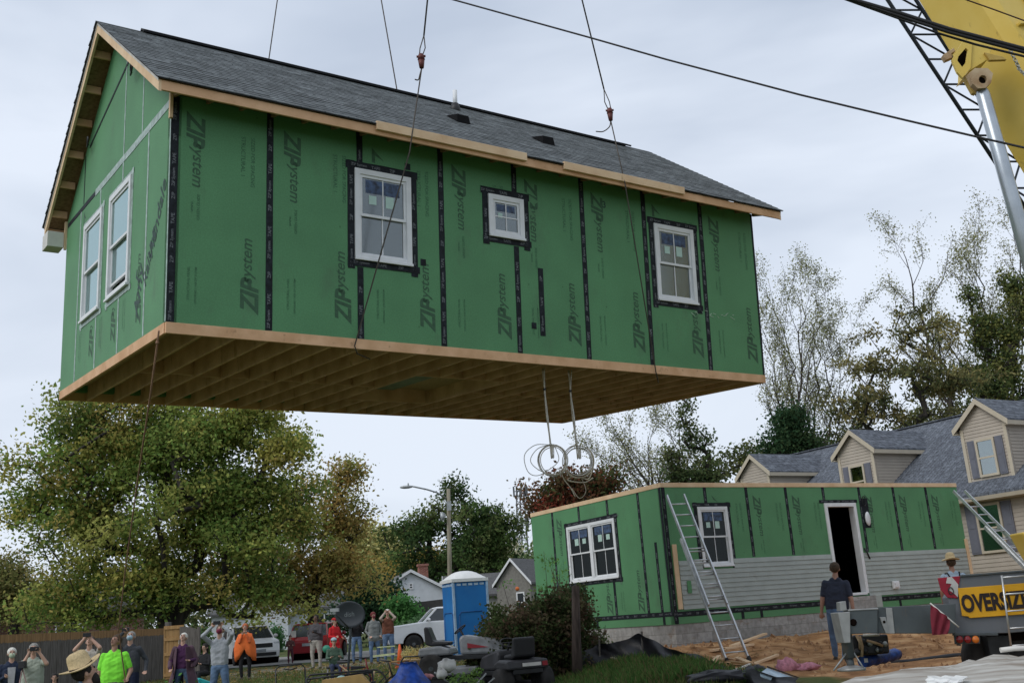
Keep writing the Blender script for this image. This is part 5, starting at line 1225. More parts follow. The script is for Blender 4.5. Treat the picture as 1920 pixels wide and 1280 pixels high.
gw_ = gable_house('gabled front wing of the white cottage, half hidden by leaves', 500, 72, .12-pi/2, 3.0, 3.1, 2.5, 4.0, wh, rf_g, [('l', .0, .9, .6, 1.3, blksh)])
gable_house('white gabled cottage with brick chimney behind the white pickup', 765, 70, pi/2+.24, 7, 4.3, 3.0, 4.2, wh, rf_g, [('l', .0, 3.15, .3, .4, None)], chim=(.2, -1.35, .62, 4.75), eave=.22, loc=Z(762, 73))
gable_house('grey cottage with dark porch and brick chimney beside the green module', 970, 70, pi/2-.5, 6, 2.5, 3.1, 4.5, mat('grey_siding_far', (.20, .19, .17), .8), rf_g, [('l', -.5, 1.2, .6, 1.3, None)], chim=(.6, 1.0, .45, 4.6), eave=.2, loc=Z(1010, 73))
gable_house('low grey roofed wing between the toilet and the grey cottage', 925, 76, .05, 6, 4, 2.6, 3.9, mat('pale_siding_far', (.42, .42, .38), .8), rf_g)
hb_ = gable_house('brown brick house with white porch columns at the far left', 55, 62, .35, 12, 8, 3.0, 4.6, brickh, rf_d, [('f', 2.2, 1.0, 1.4, 1.4, None), ('f', -4.5, .9, 1.2, 1.5, None)])
for x in (-5.2, -3.9, -2.6, -1.2): mb = MB(); mb.tube([(x, -5.4, 0), (x, -5.4, 2.8)], .13, 10); mb.build('column', white, hb_)
mb = MB(); mb.box(-5.6, -.8, -5.7, -4.0, 2.8, 3.05); mb.build('porch_roof', white, hb_)
pk_ = MB(); pk_.sphere((0, 0, 0), (.12, .12, .12), 14); o = pk_.build('pumpkin_decoration', mat('pumpkin', (.55, .14, .03), .6), None, 0, at(970, 1103, 62)); tag(o, 'orange pumpkin decoration on the porch of the grey cottage', 'decoration')
# car porch / dark carport roof near the white cottage
cp = empty('carport', 'low dark roofed shed in front of the white gabled cottage', 'shed', Z(790, 66), -.1)
mb = MB(); mb.prism([(-2.4, 1.75), (2.4, 1.75), (1.9, 2.35), (-1.6, 2.2)], -1.5, 1.5); mb.build('roof', rf_d, cp)
for x in (-2.1, 0, 2.1): mb = MB(); mb.box(x-.07, x+.07, -1.3, -1.16, 0, 1.74); mb.build('post', wood_tan2, cp)
mb = MB(); mb.box(-2.2, 2.2, 1.2, 1.3, 0, 1.74); mb.build('back_wall', wood_tan2, cp)

# ================================================================== NEIGHBOUR HOUSE
nb = empty('neighbour_house', 'beige sided house with slate blue roof, shutters and three gabled dormers', 'house', Lw(13.3, 0, 0), (0, 0, .5352))
nsid = mat('beige_siding', (.42, .37, .31), .65, var=.04, scale=2, spec=.3)
nroof = shingle('slate_blue_shingle', (.088, .097, .115), (.125, .138, .16), .14, .34)
ntrim = mat('tan_trim', (.50, .44, .34), .6, var=.03); nsh = mat('slate_shutter', (.14, .145, .175), .6, var=.05)
zb = .6-LO.z; ze = 4.42-LO.z; Y0, Y1 = -9., 14.4; dep = 9.0; zr_ = ze+dep/2*.667
def lap(mb, fn, u0, u1, z0, z1, h=.115, clip=None, t=.016):
    n = int((z1-z0)/h)
    for i in range(n+1):
        a, b = z0+i*h, min(z1, z0+(i+1)*h)
        if b-a < .02: continue
        ua, ub = (u0, u1) if not clip else clip(a, b)
        if ub-ua < .03: continue
        mb.add([fn(ua, t, a), fn(ub, t, a), fn(ub, 0.002, b), fn(ua, 0.002, b), fn(ua, 0, a), fn(ub, 0, a)], [(0, 1, 2, 3), (4, 5, 1, 0)])
mb = MB(); mb.box(0, .12, Y0, Y1, zb, ze); mb.box(dep-.12, dep, Y0, Y1, zb, ze); mb.box(.12, dep-.12, Y0, Y0+.12, zb, ze); mb.box(.12, dep-.12, Y1-.12, Y1, zb, ze)
for y in (Y0, Y1-.12): mb.add([(0, y, ze), (dep, y, ze), (dep/2, y, zr_-.05), (0, y+.12, ze), (dep, y+.12, ze), (dep/2, y+.12, zr_-.05)], [(0, 1, 2), (3, 5, 4), (0, 2, 5, 3), (1, 4, 5, 2)])
mb.build('wall', nsid, nb)
mb = MB(); lap(mb, lambda u, d, z: (-d, u, z), Y0, Y1, zb, ze, .12); lap(mb, lambda u, d, z: (u, Y1+d, z), 0, dep, zb, ze, .12); mb.build('lap_siding', nsid, nb)
zf = lambda a: zr_-abs(a-dep/2)*.667
for s in (0, 1):
    mb = MB(); a0, a1 = (-.35, dep/2) if s == 0 else (dep/2, dep+.35)
    z0, z1 = zf(a0), zf(a1)
    mb.hexa([(a0, Y0-.3, z0-.02), (a1, Y0-.3, z1-.02), (a1, Y1+.3, z1-.02), (a0, Y1+.3, z0-.02), (a0, Y0-.3, z0+.06), (a1, Y0-.3, z1+.06), (a1, Y1+.3, z1+.06), (a0, Y1+.3, z0+.06)])
    mb.build('roof', nroof, nb)
mb = MB(); mb.box(dep/2-.12, dep/2+.12, Y0-.3, Y1+.3, zr_+.045, zr_+.085); mb.build('ridge_cap', nroof, nb)
mb = MB(); z0 = zf(-.35); mb.box(-.36, -.0005, Y0-.3, Y1+.3, z0-.16, z0-.022); mb.build('soffit', ntrim, nb)
mb = MB(); mb.prism([(-.48, z0-.03), (-.36, z0-.03), (-.36, z0-.14), (-.45, z0-.14)], Y0-.3, Y1+.3); mb.v = [(x, y, z) for x, y, z in mb.v]; mb.build('gutter', ntrim, nb)
def nwin(parent, fx, yc, z0_, w, h, shw, label=None):
    fr = MB(); t = .07; X = fx
    fr.box(X-.05, X, yc-w/2, yc-w/2+t, z0_, z0_+h); fr.box(X-.05, X, yc+w/2-t, yc+w/2, z0_, z0_+h); fr.box(X-.05, X, yc-w/2+t, yc+w/2-t, z0_, z0_+t); fr.box(X-.05, X, yc-w/2+t, yc+w/2-t, z0_+h-t, z0_+h); fr.box(X-.045, X, yc-w/2+t, yc+w/2-t, z0_+h/2-.025, z0_+h/2+.025)
    f_ = fr.build('window', ntrim, parent); gl = MB(); gl.box(X-.02, X-.012, yc-w/2+t, yc+w/2-t, z0_+t, z0_+h-t); gl.build('pane', glass('neighbour_glass', (.5, .55, .53), .3), f_)
    cu = MB(); cu.box(X-.009, X-.004, yc-w/2+t, yc+w/2-t, z0_+h*.5, z0_+h-t); cu.box(X-.0085, X-.0045, yc-w/2+t, yc+w/2-t, z0_+t, z0_+h*.499, 1); cu.build('blind', [mat('window_blind', (.36, .38, .35), .8), dark_in], f_)
    for sg in (-1, 1):
        y0 = yc+sg*(w/2+.02); y1 = y0+sg*shw; s_ = MB(); s_.box(X-.03, X, y0, y1, z0_, z0_+h)
        for zz_ in (z0_+.05, z0_+h*.5+.03): s_.box(X-.038, X-.03, y0+sg*.05, y1-sg*.05, zz_, zz_+h*.5-.08)
        s_.build('shutter', nsh, parent)
nwin(nb, -.02, 1.75, 2.55-LO.z, .85, 1.42, .33); nwin(nb, -.02, 7.0, 2.55-LO.z, .85, 1.42, .33); nwin(nb, -.02, 11.5, 2.55-LO.z, .85, 1.42, .33)
for yc in (1.68, 6.68, 11.65):
    dm = MB(); fa = .32; hwid = .78; zE_ = 6.27-LO.z; zP = 7.06-LO.z; ov = .17
    sd2 = (zP-zE_)/(hwid+ov)
    aE = dep/2-(zr_-zE_)/.667+.0; aP = dep/2-(zr_-zP)/.667      # where the dormer eave / ridge meet the main roof
    zfr = zf(fa)
    dm.prism([(yc-hwid, zfr+.02), (yc+hwid, zfr+.02), (yc+hwid, zE_+ov*sd2-.03), (yc, zP-.06), (yc-hwid, zE_+ov*sd2-.03)], fa, fa+.1, plane='yz')
    for sg in (-1, 1):
        y = yc+sg*hwid; y2 = y-sg*.08
        dm.add([(fa+.1, y, zf(fa+.1)), (aE+.3, y, zf(aE+.3)), (aE+.3, y, zE_+ov*sd2-.03), (fa+.1, y, zE_+ov*sd2-.03), (fa+.1, y2, zf(fa+.1)), (aE+.3, y2, zf(aE+.3)), (aE+.3, y2, zE_+ov*sd2-.03), (fa+.1, y2, zE_+ov*sd2-.03)], [(0, 1, 2, 3), (7, 6, 5, 4), (3, 2, 6, 7)])
    d_ = dm.build('dormer', nsid, nb)
    lp_ = MB(); lap(lp_, lambda u, d, z: (fa-d, u, z), yc-hwid, yc+hwid, zfr+.05, zP-.1, .1, clip=lambda a, b: (yc-hwid, yc+hwid) if b < zE_+.1 else (yc-(zP-.06-b)/sd2, yc+(zP-.06-b)/sd2))
    for sg in (-1, 1):
        lap(lp_, lambda u, d, z: (u, yc+sg*(hwid+d), z), 0, 0, zfr+.05, zE_+.08, .1, clip=lambda a, b: (fa+.06, dep/2-(zr_-a)/.667))
    lp_.build('lap_siding', nsid, d_)
    for sg in (-1, 1):
        r = MB(); y0 = yc+sg*(hwid+ov); X0 = fa-.14
        r.add([(X0, y0, zE_), (X0, yc, zP), (aP+.25, yc, zP), (aE+.0, y0, zE_), (X0, y0, zE_+.05), (X0, yc, zP+.05), (aP+.32, yc, zP+.05), (aE+.08, y0, zE_+.05)],
              [(0, 1, 2, 3), (7, 6, 5, 4), (0, 4, 5, 1), (3, 2, 6, 7), (0, 3, 7, 4)] if sg > 0 else [(3, 2, 1, 0), (4, 5, 6, 7), (1, 5, 4, 0), (7, 6, 2, 3), (4, 7, 3, 0)])
        r.build('dormer_roof', nroof, d_)
        t_ = MB(); t_.add([(X0-.02, y0, zE_-.14), (X0-.02, yc, zP-.14), (X0-.02, yc, zP+.03), (X0-.02, y0+sg*.02, zE_+.02), (X0, y0, zE_-.14), (X0, yc, zP-.14), (X0, yc, zP+.03), (X0, y0+sg*.02, zE_+.02)], [(0, 1, 2, 3), (7, 6, 5, 4), (0, 4, 5, 1), (1, 5, 6, 2), (2, 6, 7, 3), (3, 7, 4, 0)])
        t_.build('rake_trim', ntrim, d_)
        t_ = MB(); t_.box(X0, aE-.02, y0-.02*(sg > 0), y0+.02*(sg < 0), zE_-.13, zE_-.002); t_.box(X0, aE-.05, yc+sg*hwid, y0-sg*.021, zE_-.13, zE_-.115); t_.build('eave_trim', ntrim, d_)
        t_ = MB(); t_.box(fa-.03, fa-.016, yc+sg*(hwid-.1), yc+sg*(hwid+.01), zfr+.03, zE_); t_.build('corner_board', ntrim, d_)
    nwin(d_, fa-.02, yc, zfr+.13, .66, 1.12, .25)

# ================================================================== STREET LAMP, TOWER, POLES
polew = mat('pole_wood', (.20, .18, .13), .9, col2=(.30, .27, .20), scale=3, stretch=(3, 3, .3))
galv = mat('galvanised', (.36, .38, .38), .5, .5)
sl = empty('street_lamp', 'wooden pole with a cobra head street lamp reaching left', 'street lamp', Z(845, 58))
b0 = sl.location
top = at(841, 916, 58)-b0
mb = MB(); mb.tube([(0, 0, -.2), (top.x*.98, 0, top.z)], [.14, .10], 12); mb.build('pole', polew, sl)
a_ = at(838, 934, 58)-b0; b_ = at(800, 917, 57)-b0; c_ = at(772, 911, 56.5)-b0; e_ = at(752, 914, 56)-b0
mb = MB(); mb.tube([a_, a_.lerp(b_, .5)+V((0, 0, .08)), b_, c_], .045, 8); mb.build('arm', galv, sl)
mb = MB(); mb.sphere((c_+e_)/2, (.36, .14, .09), 12); mb.tube([(c_+e_)/2+V((.1, 0, .08)), (c_+e_)/2+V((.1, 0, .2))], .04, 6); mb.build('lamp_head', galv, sl)
mb = MB(); q = at(842, 948, 57.8)-b0; mb.box(q.x-.12, q.x+.12, q.y-.12, q.y, q.z-.25, q.z+.25); mb.build('meter_box', galv, sl)
for (px, py) in ((830, 968),): q = at(px, py, 57.8)-b0; mb = MB(); mb.tube([q-V((0, 0, .2)), q+V((0, 0, .2))], .12, 12); mb.build('transformer', galv, sl)
ct = empty('cell_tower', 'thin lattice cell tower with two rings of antennas in the distance', 'tower', Z(985, 230))
tz = at(975, 915, 230).z-ct.location.z; b0 = ct.location; tgal = mat('tower_grey', (.13, .14, .15), .6); tx = at(975, 915, 230).x-b0.x
legs = []
mb = MB()
for k in range(3):
    a = k*2*pi/3+.5; mb.tube([(1.9*math.cos(a), 1.9*math.sin(a), 0), (tx+.85*math.cos(a), .85*math.sin(a), tz)], .19, 5); legs.append(a)
n = 22
for i in range(n):
    t0, t1 = i/n, (i+1)/n
    for k in range(3):
        r0, r1 = 1.9-1.05*t0, 1.9-1.05*t1; a, a2 = legs[k], legs[(k+1) % 3]
        mb.tube([(tx*t0+r0*math.cos(a), r0*math.sin(a), tz*t0), (tx*t1+r1*math.cos(a2), r1*math.sin(a2), tz*t1)], .07, 3)
mb.build('lattice_mast', tgal, ct)
for z_ in (tz-.6, tz-7.4):
    for k in range(9):
        a = k*pi/4.5; x, y = tx*z_/tz+1.45*math.cos(a), 1.45*math.sin(a); q = MB(); q.box(x-.19, x+.19, y-.1, y+.1, z_-1.1, z_+1.0); q.tube([(x, y, z_), (tx*z_/tz, 0, z_)], .05, 4); q.build('antenna', tgal, ct)
gp_ = empty('guy_pole', 'slim yellow sleeved pole beside the heavy man', 'pole', Z(583, 55)); mb = MB(); mb.tube([(0, 0, 0), (-.1, 0, 3.3)], .06, 8); mb.build('pole', mat('yellow_sleeve', (.38, .34, .10), .6), gp_)

# ================================================================== OVERHEAD LINES
def wire(name, label, pts, ds, r, group=None, m=blackmetal, cat='cable'):
    """line hung through sample pixels, continued past both ends in the same direction"""
    p = [at(px, py, d) for (px, py), d in zip(pts, ds)]
    d0 = (p[0]-p[1]).normalized(); d1 = (p[-1]-p[-2]).normalized()
    p = [p[0]+d0*20+V((0, 0, .3)), p[0]+d0*8]+p+[p[-1]+d1*8, p[-1]+d1*20+V((0, 0, .3))]
    mb = MB(); mb.tube(p, r, 6); return tag(mb.build(name, m), label, cat, group)
rubb = mat('line_insulation', (.012, .011, .012), .6)
wire('service_wire', 'single black wire sagging right across the whole sky', [(850, 0), (980, 36), (1110, 72), (1250, 112), (1500, 178), (1700, 226), (1850, 261), (1920, 277)], [13, 12.6, 12.2, 11.8, 11, 10.4, 10, 9.8], .0115, m=rubb)
wire('overhead_cable', 'thick upper cable of the twisted bundle across the yellow boom', [(1590, -3), (1690, 26), (1780, 55), (1920, 92)], [9.5, 9.4, 9.3, 9.2], .020, m=rubb)
wire('overhead_cable', 'second thick cable wound just under the uppermost one', [(1600, 2), (1690, 32), (1780, 61), (1920, 98)], [9.5, 9.4, 9.3, 9.2], .016, m=rubb)
wire('overhead_cable', 'thinner lowest cable of the bundle, hanging slightly apart', [(1590, 1), (1690, 37), (1760, 63), (1830, 84), (1920, 106)], [9.6, 9.5, 9.4, 9.3, 9.2], .011, m=rubb)
wire('overhead_cable', 'thin brown wire crossing the top of the yellow boom', [(1800, -4), (1860, 17), (1920, 39)], [9, 9, 9], .0065, m=mat('brown_wire', (.07, .03, .015), .6))

# ================================================================== RIGGING
cablem = mat('wire_rope', (.07, .06, .05), .6, .4)
redm = mat('clamp_red', (.12, .035, .03), .55, .3)
apF = at(886, -838, 14.2); apB = at(608, -611, 18.6)
def sling(label, pts, r=.0115):
    root = empty('crane_sling', label, 'sling', pts[0], group='wire slings carrying the house module'); mb = MB(); mb.tube([p-pts[0] for p in pts], r, 6); mb.build('wire_rope', cablem, root); return root
eL = Uw(2.94, -EV-.06, 2.66); eR = Uw(6.80, -EV-.06, 2.62)
def onU(ax, val, px, py): return UO+UR @ hit('U', ax, val, px, py)
eL = onU(1, -EV-.045, 768, 285); bL = onU(1, -.04, 665, 648); eR = onU(1, -EV-.05, 1172, 345); bR = onU(1, -.04, 1230, 698)
kL = at(790, 115, eL.y+.0); kR = at(1144, 215, eR.y)
for lab, ap, kk, e_, b_, tail in (('left front wire sling with a red clamp running down over the eave', apF, kL, eL, bL, (-.09, -.12)), ('right front wire sling with a red clamp and a curled tail', apF, kR, eR, bR, (-.22, -.12))):
    k1 = kk+(ap-kk).normalized()*.42; s_ = sling(lab, [ap, k1])
    o = ap
    mb = MB()
    for sg in (-1, 1): mb.tube([k1-o, (k1.lerp(kk, .5)+V((sg*.035, 0, 0)))-o, kk+V((sg*.02, 0, .08))-o], .008, 5)
    mb.build('rope_eye', cablem, s_)
    mb = MB(); mb.tube([kk-o+V((0, 0, .10)), kk-o+V((0, 0, .02))], [.035, .05], 8); mb.tube([kk-o+V((0, 0, .02)), kk-o-V((0, 0, .1))], [.045, .03], 8); mb.tube([kk-o+V((-.06, 0, .07)), kk-o+V((.06, 0, .07))], .016, 6); mb.build('clamp', redm, s_)
    mb = MB(); mb.tube([kk-o-V((0, 0, .1)), e_-o, b_-o, b_-o+V((.02, .05, -.09)), b_-o+V((.1, .6, -.03))], .0095, 6); mb.build('lower_rope', cablem, s_)
    mb = MB(); q = kk-o-V((0, 0, .1)); mb.tube(crv([q, q+V((-.03, 0, -.1)), q+V((tail[0]*.6, 0, -.17)), q+V((tail[0]*1.1, 0, tail[1]-.04))]), .009, 5); mb.build('rope_tail', cablem, s_)
for lab, px, py in (('left rear wire sling disappearing behind the ridge', 504, 112), ('right rear wire sling disappearing behind the ridge', 745, 173)):
    q = at(px, py, 18.0); d = (q-apB).normalized(); qq = q+d*2.5
    sling(lab, [apB, q, qq])
sb = empty('spreader_beam', 'steel spreader beam above the house module', 'beam', apF.lerp(apB, .5)); c_ = sb.location
mb = MB(); mb.beam(apF-c_, apB-c_, .2, .2); mb.build('beam', mat('boom_yellow_plain', (.5, .33, .05), .5), sb)
tl = empty('tag_line', 'brown rope hanging from the near corner down to the man in neon green', 'rope', Uw(0, 0, -.1))
q0 = at(298, 620, UO.y-.05); q1 = at(282, 740, 12.4); q2 = at(258, 900, 14.5); q3 = at(236, 1060, 16.8); q4 = at(222, 1180, 18.6); q5 = W_(p5, (.25, -.28, 1.0))
mb = MB(); o = tl.location; mb.tube([p-o for p in (q0, q1, q2, q3, q4, q5, q5+V((-.04, 0, -.9)))], .0105, 6); mb.sphere(at(295, 642, UO.y+.1)-o, .022, 8); mb.build('rope', mat('brown_rope', (.26, .15, .10), .9), tl)
# hanging wiring
wm = mat('white_cable', (.50, .48, .44), .5); wm2 = mat('yellowed_cable', (.40, .35, .26), .5)
def coil(label, top, px_y, cy, R, seed):
    root = empty('wire_coil', label, 'cable coil', top, group='electrical cables hanging from the floor'); rr = random.Random(seed)
    zc = cy
    for k in range(4):
        mb = MB(); x = rr.uniform(-.02, .02)
        pts = [(x+rr.uniform(-.03, .03), rr.uniform(-.03, .03), .0), (x*.3, 0, -.32), (x*.8+.01, .0, -.7), (x*.4+.02, 0, -1.0), (x*1.2+.04, 0, -1.32), (.06+x, 0, zc+R)]
        mb.tube(crv(pts, 4), .0075, 5); mb.build('cable', (wm, wm2)[k % 2], root)
    for k in range(6):
        mb = MB(); r_ = R*rr.uniform(.80, 1.06); ph = rr.uniform(0, 6); cx = .03+rr.uniform(-.015, .015); t0 = pi/2
        n = 40; mb.tube([(cx+r_*.92*math.cos(t0+2*pi*i/n), .03*math.sin(ph+i*.4)+rr.uniform(-.003, .003), zc+rr.uniform(-.002, .002)+r_*math.sin(t0+2*pi*i/n)) for i in range(n+1)], .0062, 5, cap=False); mb.build('loop', (wm, wm2)[k % 2], root)
    mb = MB(); mb.tube([(.0, 0, -.30), (.0, 0, -.33)], .022, 8); mb.build('cable_tie', black, root)
    return root, zc
t1 = UO+UR @ hit('U', 2, -.1, 1018, 690); t2 = UO+UR @ hit('U', 2, -.1, 1066, 694)
zc1 = at(1030, 863, t1.y).z-t1.z; zc2 = at(1085, 865, t2.y).z-t2.z; Rc = 30*t1.y/F
c1, _ = coil('left coil of white electrical cable with a loose outer loop', t1, 0, zc1, Rc, 1)
mb = MB(); mb.tube(crv([(.0, 0, zc1+Rc), (-.2, .02, zc1+Rc*1.05), (-.36, 0, zc1+.1), (-.33, 0, zc1-.13), (-.2, 0, zc1-.2), (-.02, .02, zc1-.12), (.12, 0, zc1), (.08, 0, zc1+.2)]), .006, 5); mb.build('loose_loop', wm, c1)
mb = MB(); mb.tube(crv([(.0, 0, zc1+Rc), (-.17, .02, zc1+Rc*.8), (-.28, 0, zc1+.03), (-.2, 0, zc1-.1), (.0, 0, zc1-.2), (.1, 0, zc1-.12), (.13, 0, zc1-.24)]), .006, 5); mb.build('loose_loop', wm, c1)
c2, _ = coil('right coil of yellowed electrical cable with dangling tails', t2, 0, zc2, Rc, 2)
mb = MB(); mb.tube(crv([(.03, 0, zc2-Rc), (.15, 0, zc2-Rc*1.15), (.2, 0, zc2-Rc*.6), (.02, .03, zc2-Rc*.8), (-.15, .02, zc2-Rc*1.1), (.08, 0, zc2-Rc*1.35), (.22, 0, zc2-Rc*1.1)]), .009, 5); mb.build('loose_loop', wm2, c2)
mb = MB(); mb.tube(crv([(-.24, 0, zc2-.1), (-.2, 0, zc2-.24), (-.12, 0, zc2-.36), (-.06, 0, zc2-.5)]), .007, 5); mb.tube(crv([(.05, .0, zc2-Rc), (.1, 0, zc2-Rc-.2), (0, 0, zc2-Rc-.3), (-.1, 0, zc2-Rc-.15)]), .005, 5); mb.build('dangling_tail', wm2, c2)

# ================================================================== LADDERS
def ladder(label, foot, head, w, n, ext=0., group='aluminium ladders leaning on the lower module'):
    root = empty('ladder', label, 'ladder', foot, group=group); d = head-foot; side = d.cross(V((0, 0, 1))).normalized(); nrm = side.cross(d).normalized()
    L_ = d.length; u = d/L_; off = V((0, 0, 0))
    for (s0, s1, o_, k) in ((0, L_*.72, 0, 0), (L_*.30, L_, .07, 1)) if ext else ((0, L_, 0, 0),):
        ww = w if k == 0 else w-.06
        for sg in (-1, 1):
            mb = MB(); mb.beam(u*s0+side*sg*ww/2+nrm*o_, u*s1+side*sg*ww/2+nrm*o_, .028, .075, nrm); mb.build('rail', alu, root)
        s = s0+.2
        while s < s1-.05:
            mb = MB(); mb.tube([u*s-side*ww/2+nrm*o_, u*s+side*ww/2+nrm*o_], .016, 6); mb.build('rung', alu, root); s += .305
    for sg in (-1, 1): mb = MB(); c = side*sg*w/2; mb.beam(c-u*.04, c+u*.06, .05, .12, nrm); mb.build('foot', rubber, root)
    return root
fz_ = at(1383, 1232, 21.0); fz_.z = g(fz_.x, fz_.y)+.02
ladder('long aluminium ladder leaning near the module corner window', fz_, Lw(.28, -.1, 2.66), .45, 12, 1)
hR = onL = LO+LR @ V((9.62, -.12, 2.72)); fR = V((12.6, 25.2, g(12.6, 25.2)))
ladder('aluminium extension ladder leaning at the right end of the module', fR, hR, .45, 12, 1)
# ================================================================== CRANE
yel = mat('crane_yellow', (.64, .44, .07), .5, col2=(.72, .53, .13), scale=1.3, spec=.4, bump=.05)
def weather(m, dark=(.16, .09, .03), lo=.60, hi=.72, sc=3.2, st=(1, 1, .35)):
    nt = m.node_tree; N, L = nt.nodes, nt.links; b = next(n for n in N if n.type == 'BSDF_PRINCIPLED'); src = b.inputs['Base Color'].links[0].from_socket
    tc = next(n for n in N if n.type == 'TEX_COORD'); mp = N.new('ShaderNodeMapping'); mp.inputs['Scale'].default_value = st; L.new(tc.outputs['Object'], mp.inputs[0])
    nz = N.new('ShaderNodeTexNoise'); nz.inputs['Scale'].default_value = sc; nz.inputs['Detail'].default_value = 12; nz.inputs['Roughness'].default_value = .7; L.new(mp.outputs[0], nz.inputs['Vector'])
    mr = N.new('ShaderNodeMapRange'); mr.inputs[1].default_value = lo; mr.inputs[2].default_value = hi; L.new(nz.outputs[0], mr.inputs[0])
    mx = N.new('ShaderNodeMix'); mx.data_type = 'RGBA'; mx.inputs[7].default_value = (*dark, 1); L.new(mr.outputs[0], mx.inputs[0]); L.new(src, mx.inputs[6]); L.new(mx.outputs[2], b.inputs['Base Color'])
weather(yel)
yeld = mat('crane_yellow_worn', (.42, .27, .05), .6, col2=(.52, .36, .10), scale=5)
rust = mat('rusted_lug', (.30, .18, .09), .75, col2=(.50, .38, .24), scale=6)
chrome = mat('cylinder_rod', (.42, .46, .50), .28, .55, var=.08, scale=3)
cr = empty('mobile_crane', 'yellow crane boom with steel lift cylinder and stowed lattice jib above the grey carrier', 'crane', (11.2, 15, g(11.2, 15)))
o = cr.location
B0 = at(1829, 0, 15.2); B1 = at(1995, 265, 15.0); bd = (B1-B0).normalized()
foot = B0+bd*((3.2-B0.z)/bd.z); tip = B0-bd*17
u = -bd; sx = V((math.cos(0.1), 0.12, 0)); nrm = None
side = u.cross(V((0, -1, 0))).normalized()       # across the boom in the picture plane
if side.x < 0: side = -side
dpt = u.cross(side).normalized(); dpt = dpt if dpt.y > 0 else -dpt
# turn the section a little so its left flank shows
rotq = Matrix.Rotation(.42, 3, u); side = rotq @ side; dpt = rotq @ dpt
def boom_section(mb, a, b, w, h, ch=.2, mi=0):
    pr = [(-w/2+ch*.5, -h/2), (w/2-ch*.5, -h/2), (w/2, -h/2+ch), (w/2, h/2), (-w/2, h/2), (-w/2, -h/2+ch)]
    vs = [p+side*x+dpt*y-o for p in (a, b) for x, y in pr]; n = 6
    mb.add(vs, [tuple(range(n-1, -1, -1)), tuple(range(n, 2*n))]+[(i, (i+1) % n, (i+1) % n+n, i+n) for i in range(n)], mi)
mb = MB(); boom_section(mb, foot, B0+u*1.2, .96, 1.05); mb.build('boom', yel, cr, .02)
mb = MB(); boom_section(mb, B0+u*1.2, B0+u*9, .84, .93); mb.build('boom_section', yel, cr, .015)
mb = MB(); boom_section(mb, B0+u*9, tip, .72, .80); mb.build('boom_section', yel, cr, .015)
# seam ribs and hose on the underside
def bp(s, x, y=-.54): return B0-u*s+side*x+dpt*y-o     # s down the boom from B0
mb = MB(); mb.tube([bp(-1.0, .2), bp(.3, .2), bp(.8, .22), bp(3, .24)], .022, 6); mb.build('hose', mat('hose_brown', (.09, .05, .03), .6), cr)
mb = MB(); mb.beam(bp(-1.2, .22, -.53), bp(5, .22, -.53), .07, .03, dpt); mb.build('seam_rib', yeld, cr)
mb = MB(); mb.beam(bp(.95, -.3, -.54), bp(.95, .44, -.54), .1, .05, u); mb.build('wear_collar', yel, cr, .01)
# cylinder lug bracket
d0 = 14.55
def PP(px, py, d=d0): return at(px, py, d)-o
def plate(poly, d, th, m, name, hole=None):
    mb = MB(); n = len(poly)
    if hole:
        k = len(hole); import itertools
        me_v = [PP(x, y, d) for x, y in poly]+[PP(x, y, d) for x, y in hole]
        # bridge outline and hole: triangulate by nearest fan
        from mathutils.geometry import tessellate_polygon
        tri = tessellate_polygon([[V((x, -y, 0)) for x, y in poly], [V((x, -y, 0)) for x, y in reversed(hole)]])
        al = [PP(x, y, d) for x, y in poly]+[PP(x, y, d) for x, y in reversed(hole)]; bk = [p+V((0, th, 0)) for p in al]
        mb.add(al, [tuple(t) for t in tri]); mb.add(bk, [tuple(reversed(t)) for t in tri])
        for rng_ in (range(n), range(n, n+k)):
            r_ = list(rng_)
            for i in range(len(r_)): a, b = r_[i], r_[(i+1) % len(r_)]; mb.add([al[a], al[b], bk[b], bk[a]], [(0, 1, 2, 3)])
        return mb.build(name, m, cr)
    al = [PP(x, y, d) for x, y in poly]; bk = [p+V((0, th, 0)) for p in al]
    mb.add(al+bk, [tuple(range(n)), tuple(range(2*n-1, n-1, -1))]+[(i, i+n, (i+1) % n+n, (i+1) % n) for i in range(n)])
    return mb.build(name, m, cr, .006)
plate([(1807, 74), (1823, 77), (1820, 128), (1805, 146), (1795, 135), (1785, 112)], 14.35, .05, yel, 'bracket_plate', [(1811, 90), (1815, 94), (1812, 116), (1804, 126), (1795, 114), (1797, 106)])
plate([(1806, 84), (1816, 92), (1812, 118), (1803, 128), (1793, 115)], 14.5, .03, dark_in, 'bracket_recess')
plate([(1822, 76), (1862, 84), (1852, 112), (1816, 134), (1820, 128)], 14.38, .5, yel, 'bracket_flank')
plate([(1846, 98), (1880, 106), (1888, 112), (1856, 113)], 14.33, .06, yeld, 'bracket_gusset')
plate([(1768, 103), (1788, 90), (1792, 96), (1784, 100), (1786, 108), (1774, 113)], 14.4, .1, rust, 'jib_hook')
mb = MB(); mb.tube([PP(1796, 96, 14.4), PP(1808, 76, 14.4)], .02, 6); mb.build('jib_hook_pin', rust, cr)
hl = [(1843+8*math.cos(t), 149+8*math.sin(t)) for t in [i*pi/5 for i in range(10)]]
plate([(1816, 138), (1828, 128), (1852, 128), (1862, 138), (1858, 156), (1848, 165), (1834, 166), (1824, 157)], 14.2, .1, rust, 'cylinder_lug', hl)
plate([(1806, 142), (1822, 138), (1832, 166), (1830, 176), (1824, 174)], 14.4, .08, yeld, 'cylinder_lug')
mb = MB(); c = PP(1843, 149, 14.26); mb.lathe([(.062, 0), (.062, .16)], 14, tuple(c), 'y'); mb.build('lug_pin', dark_in, cr)
r0, r1 = at(1840, 166, 14.35), at(1920, 452, 13.9); rd_ = (r1-r0).normalized(); rend = r1+rd_*2.2
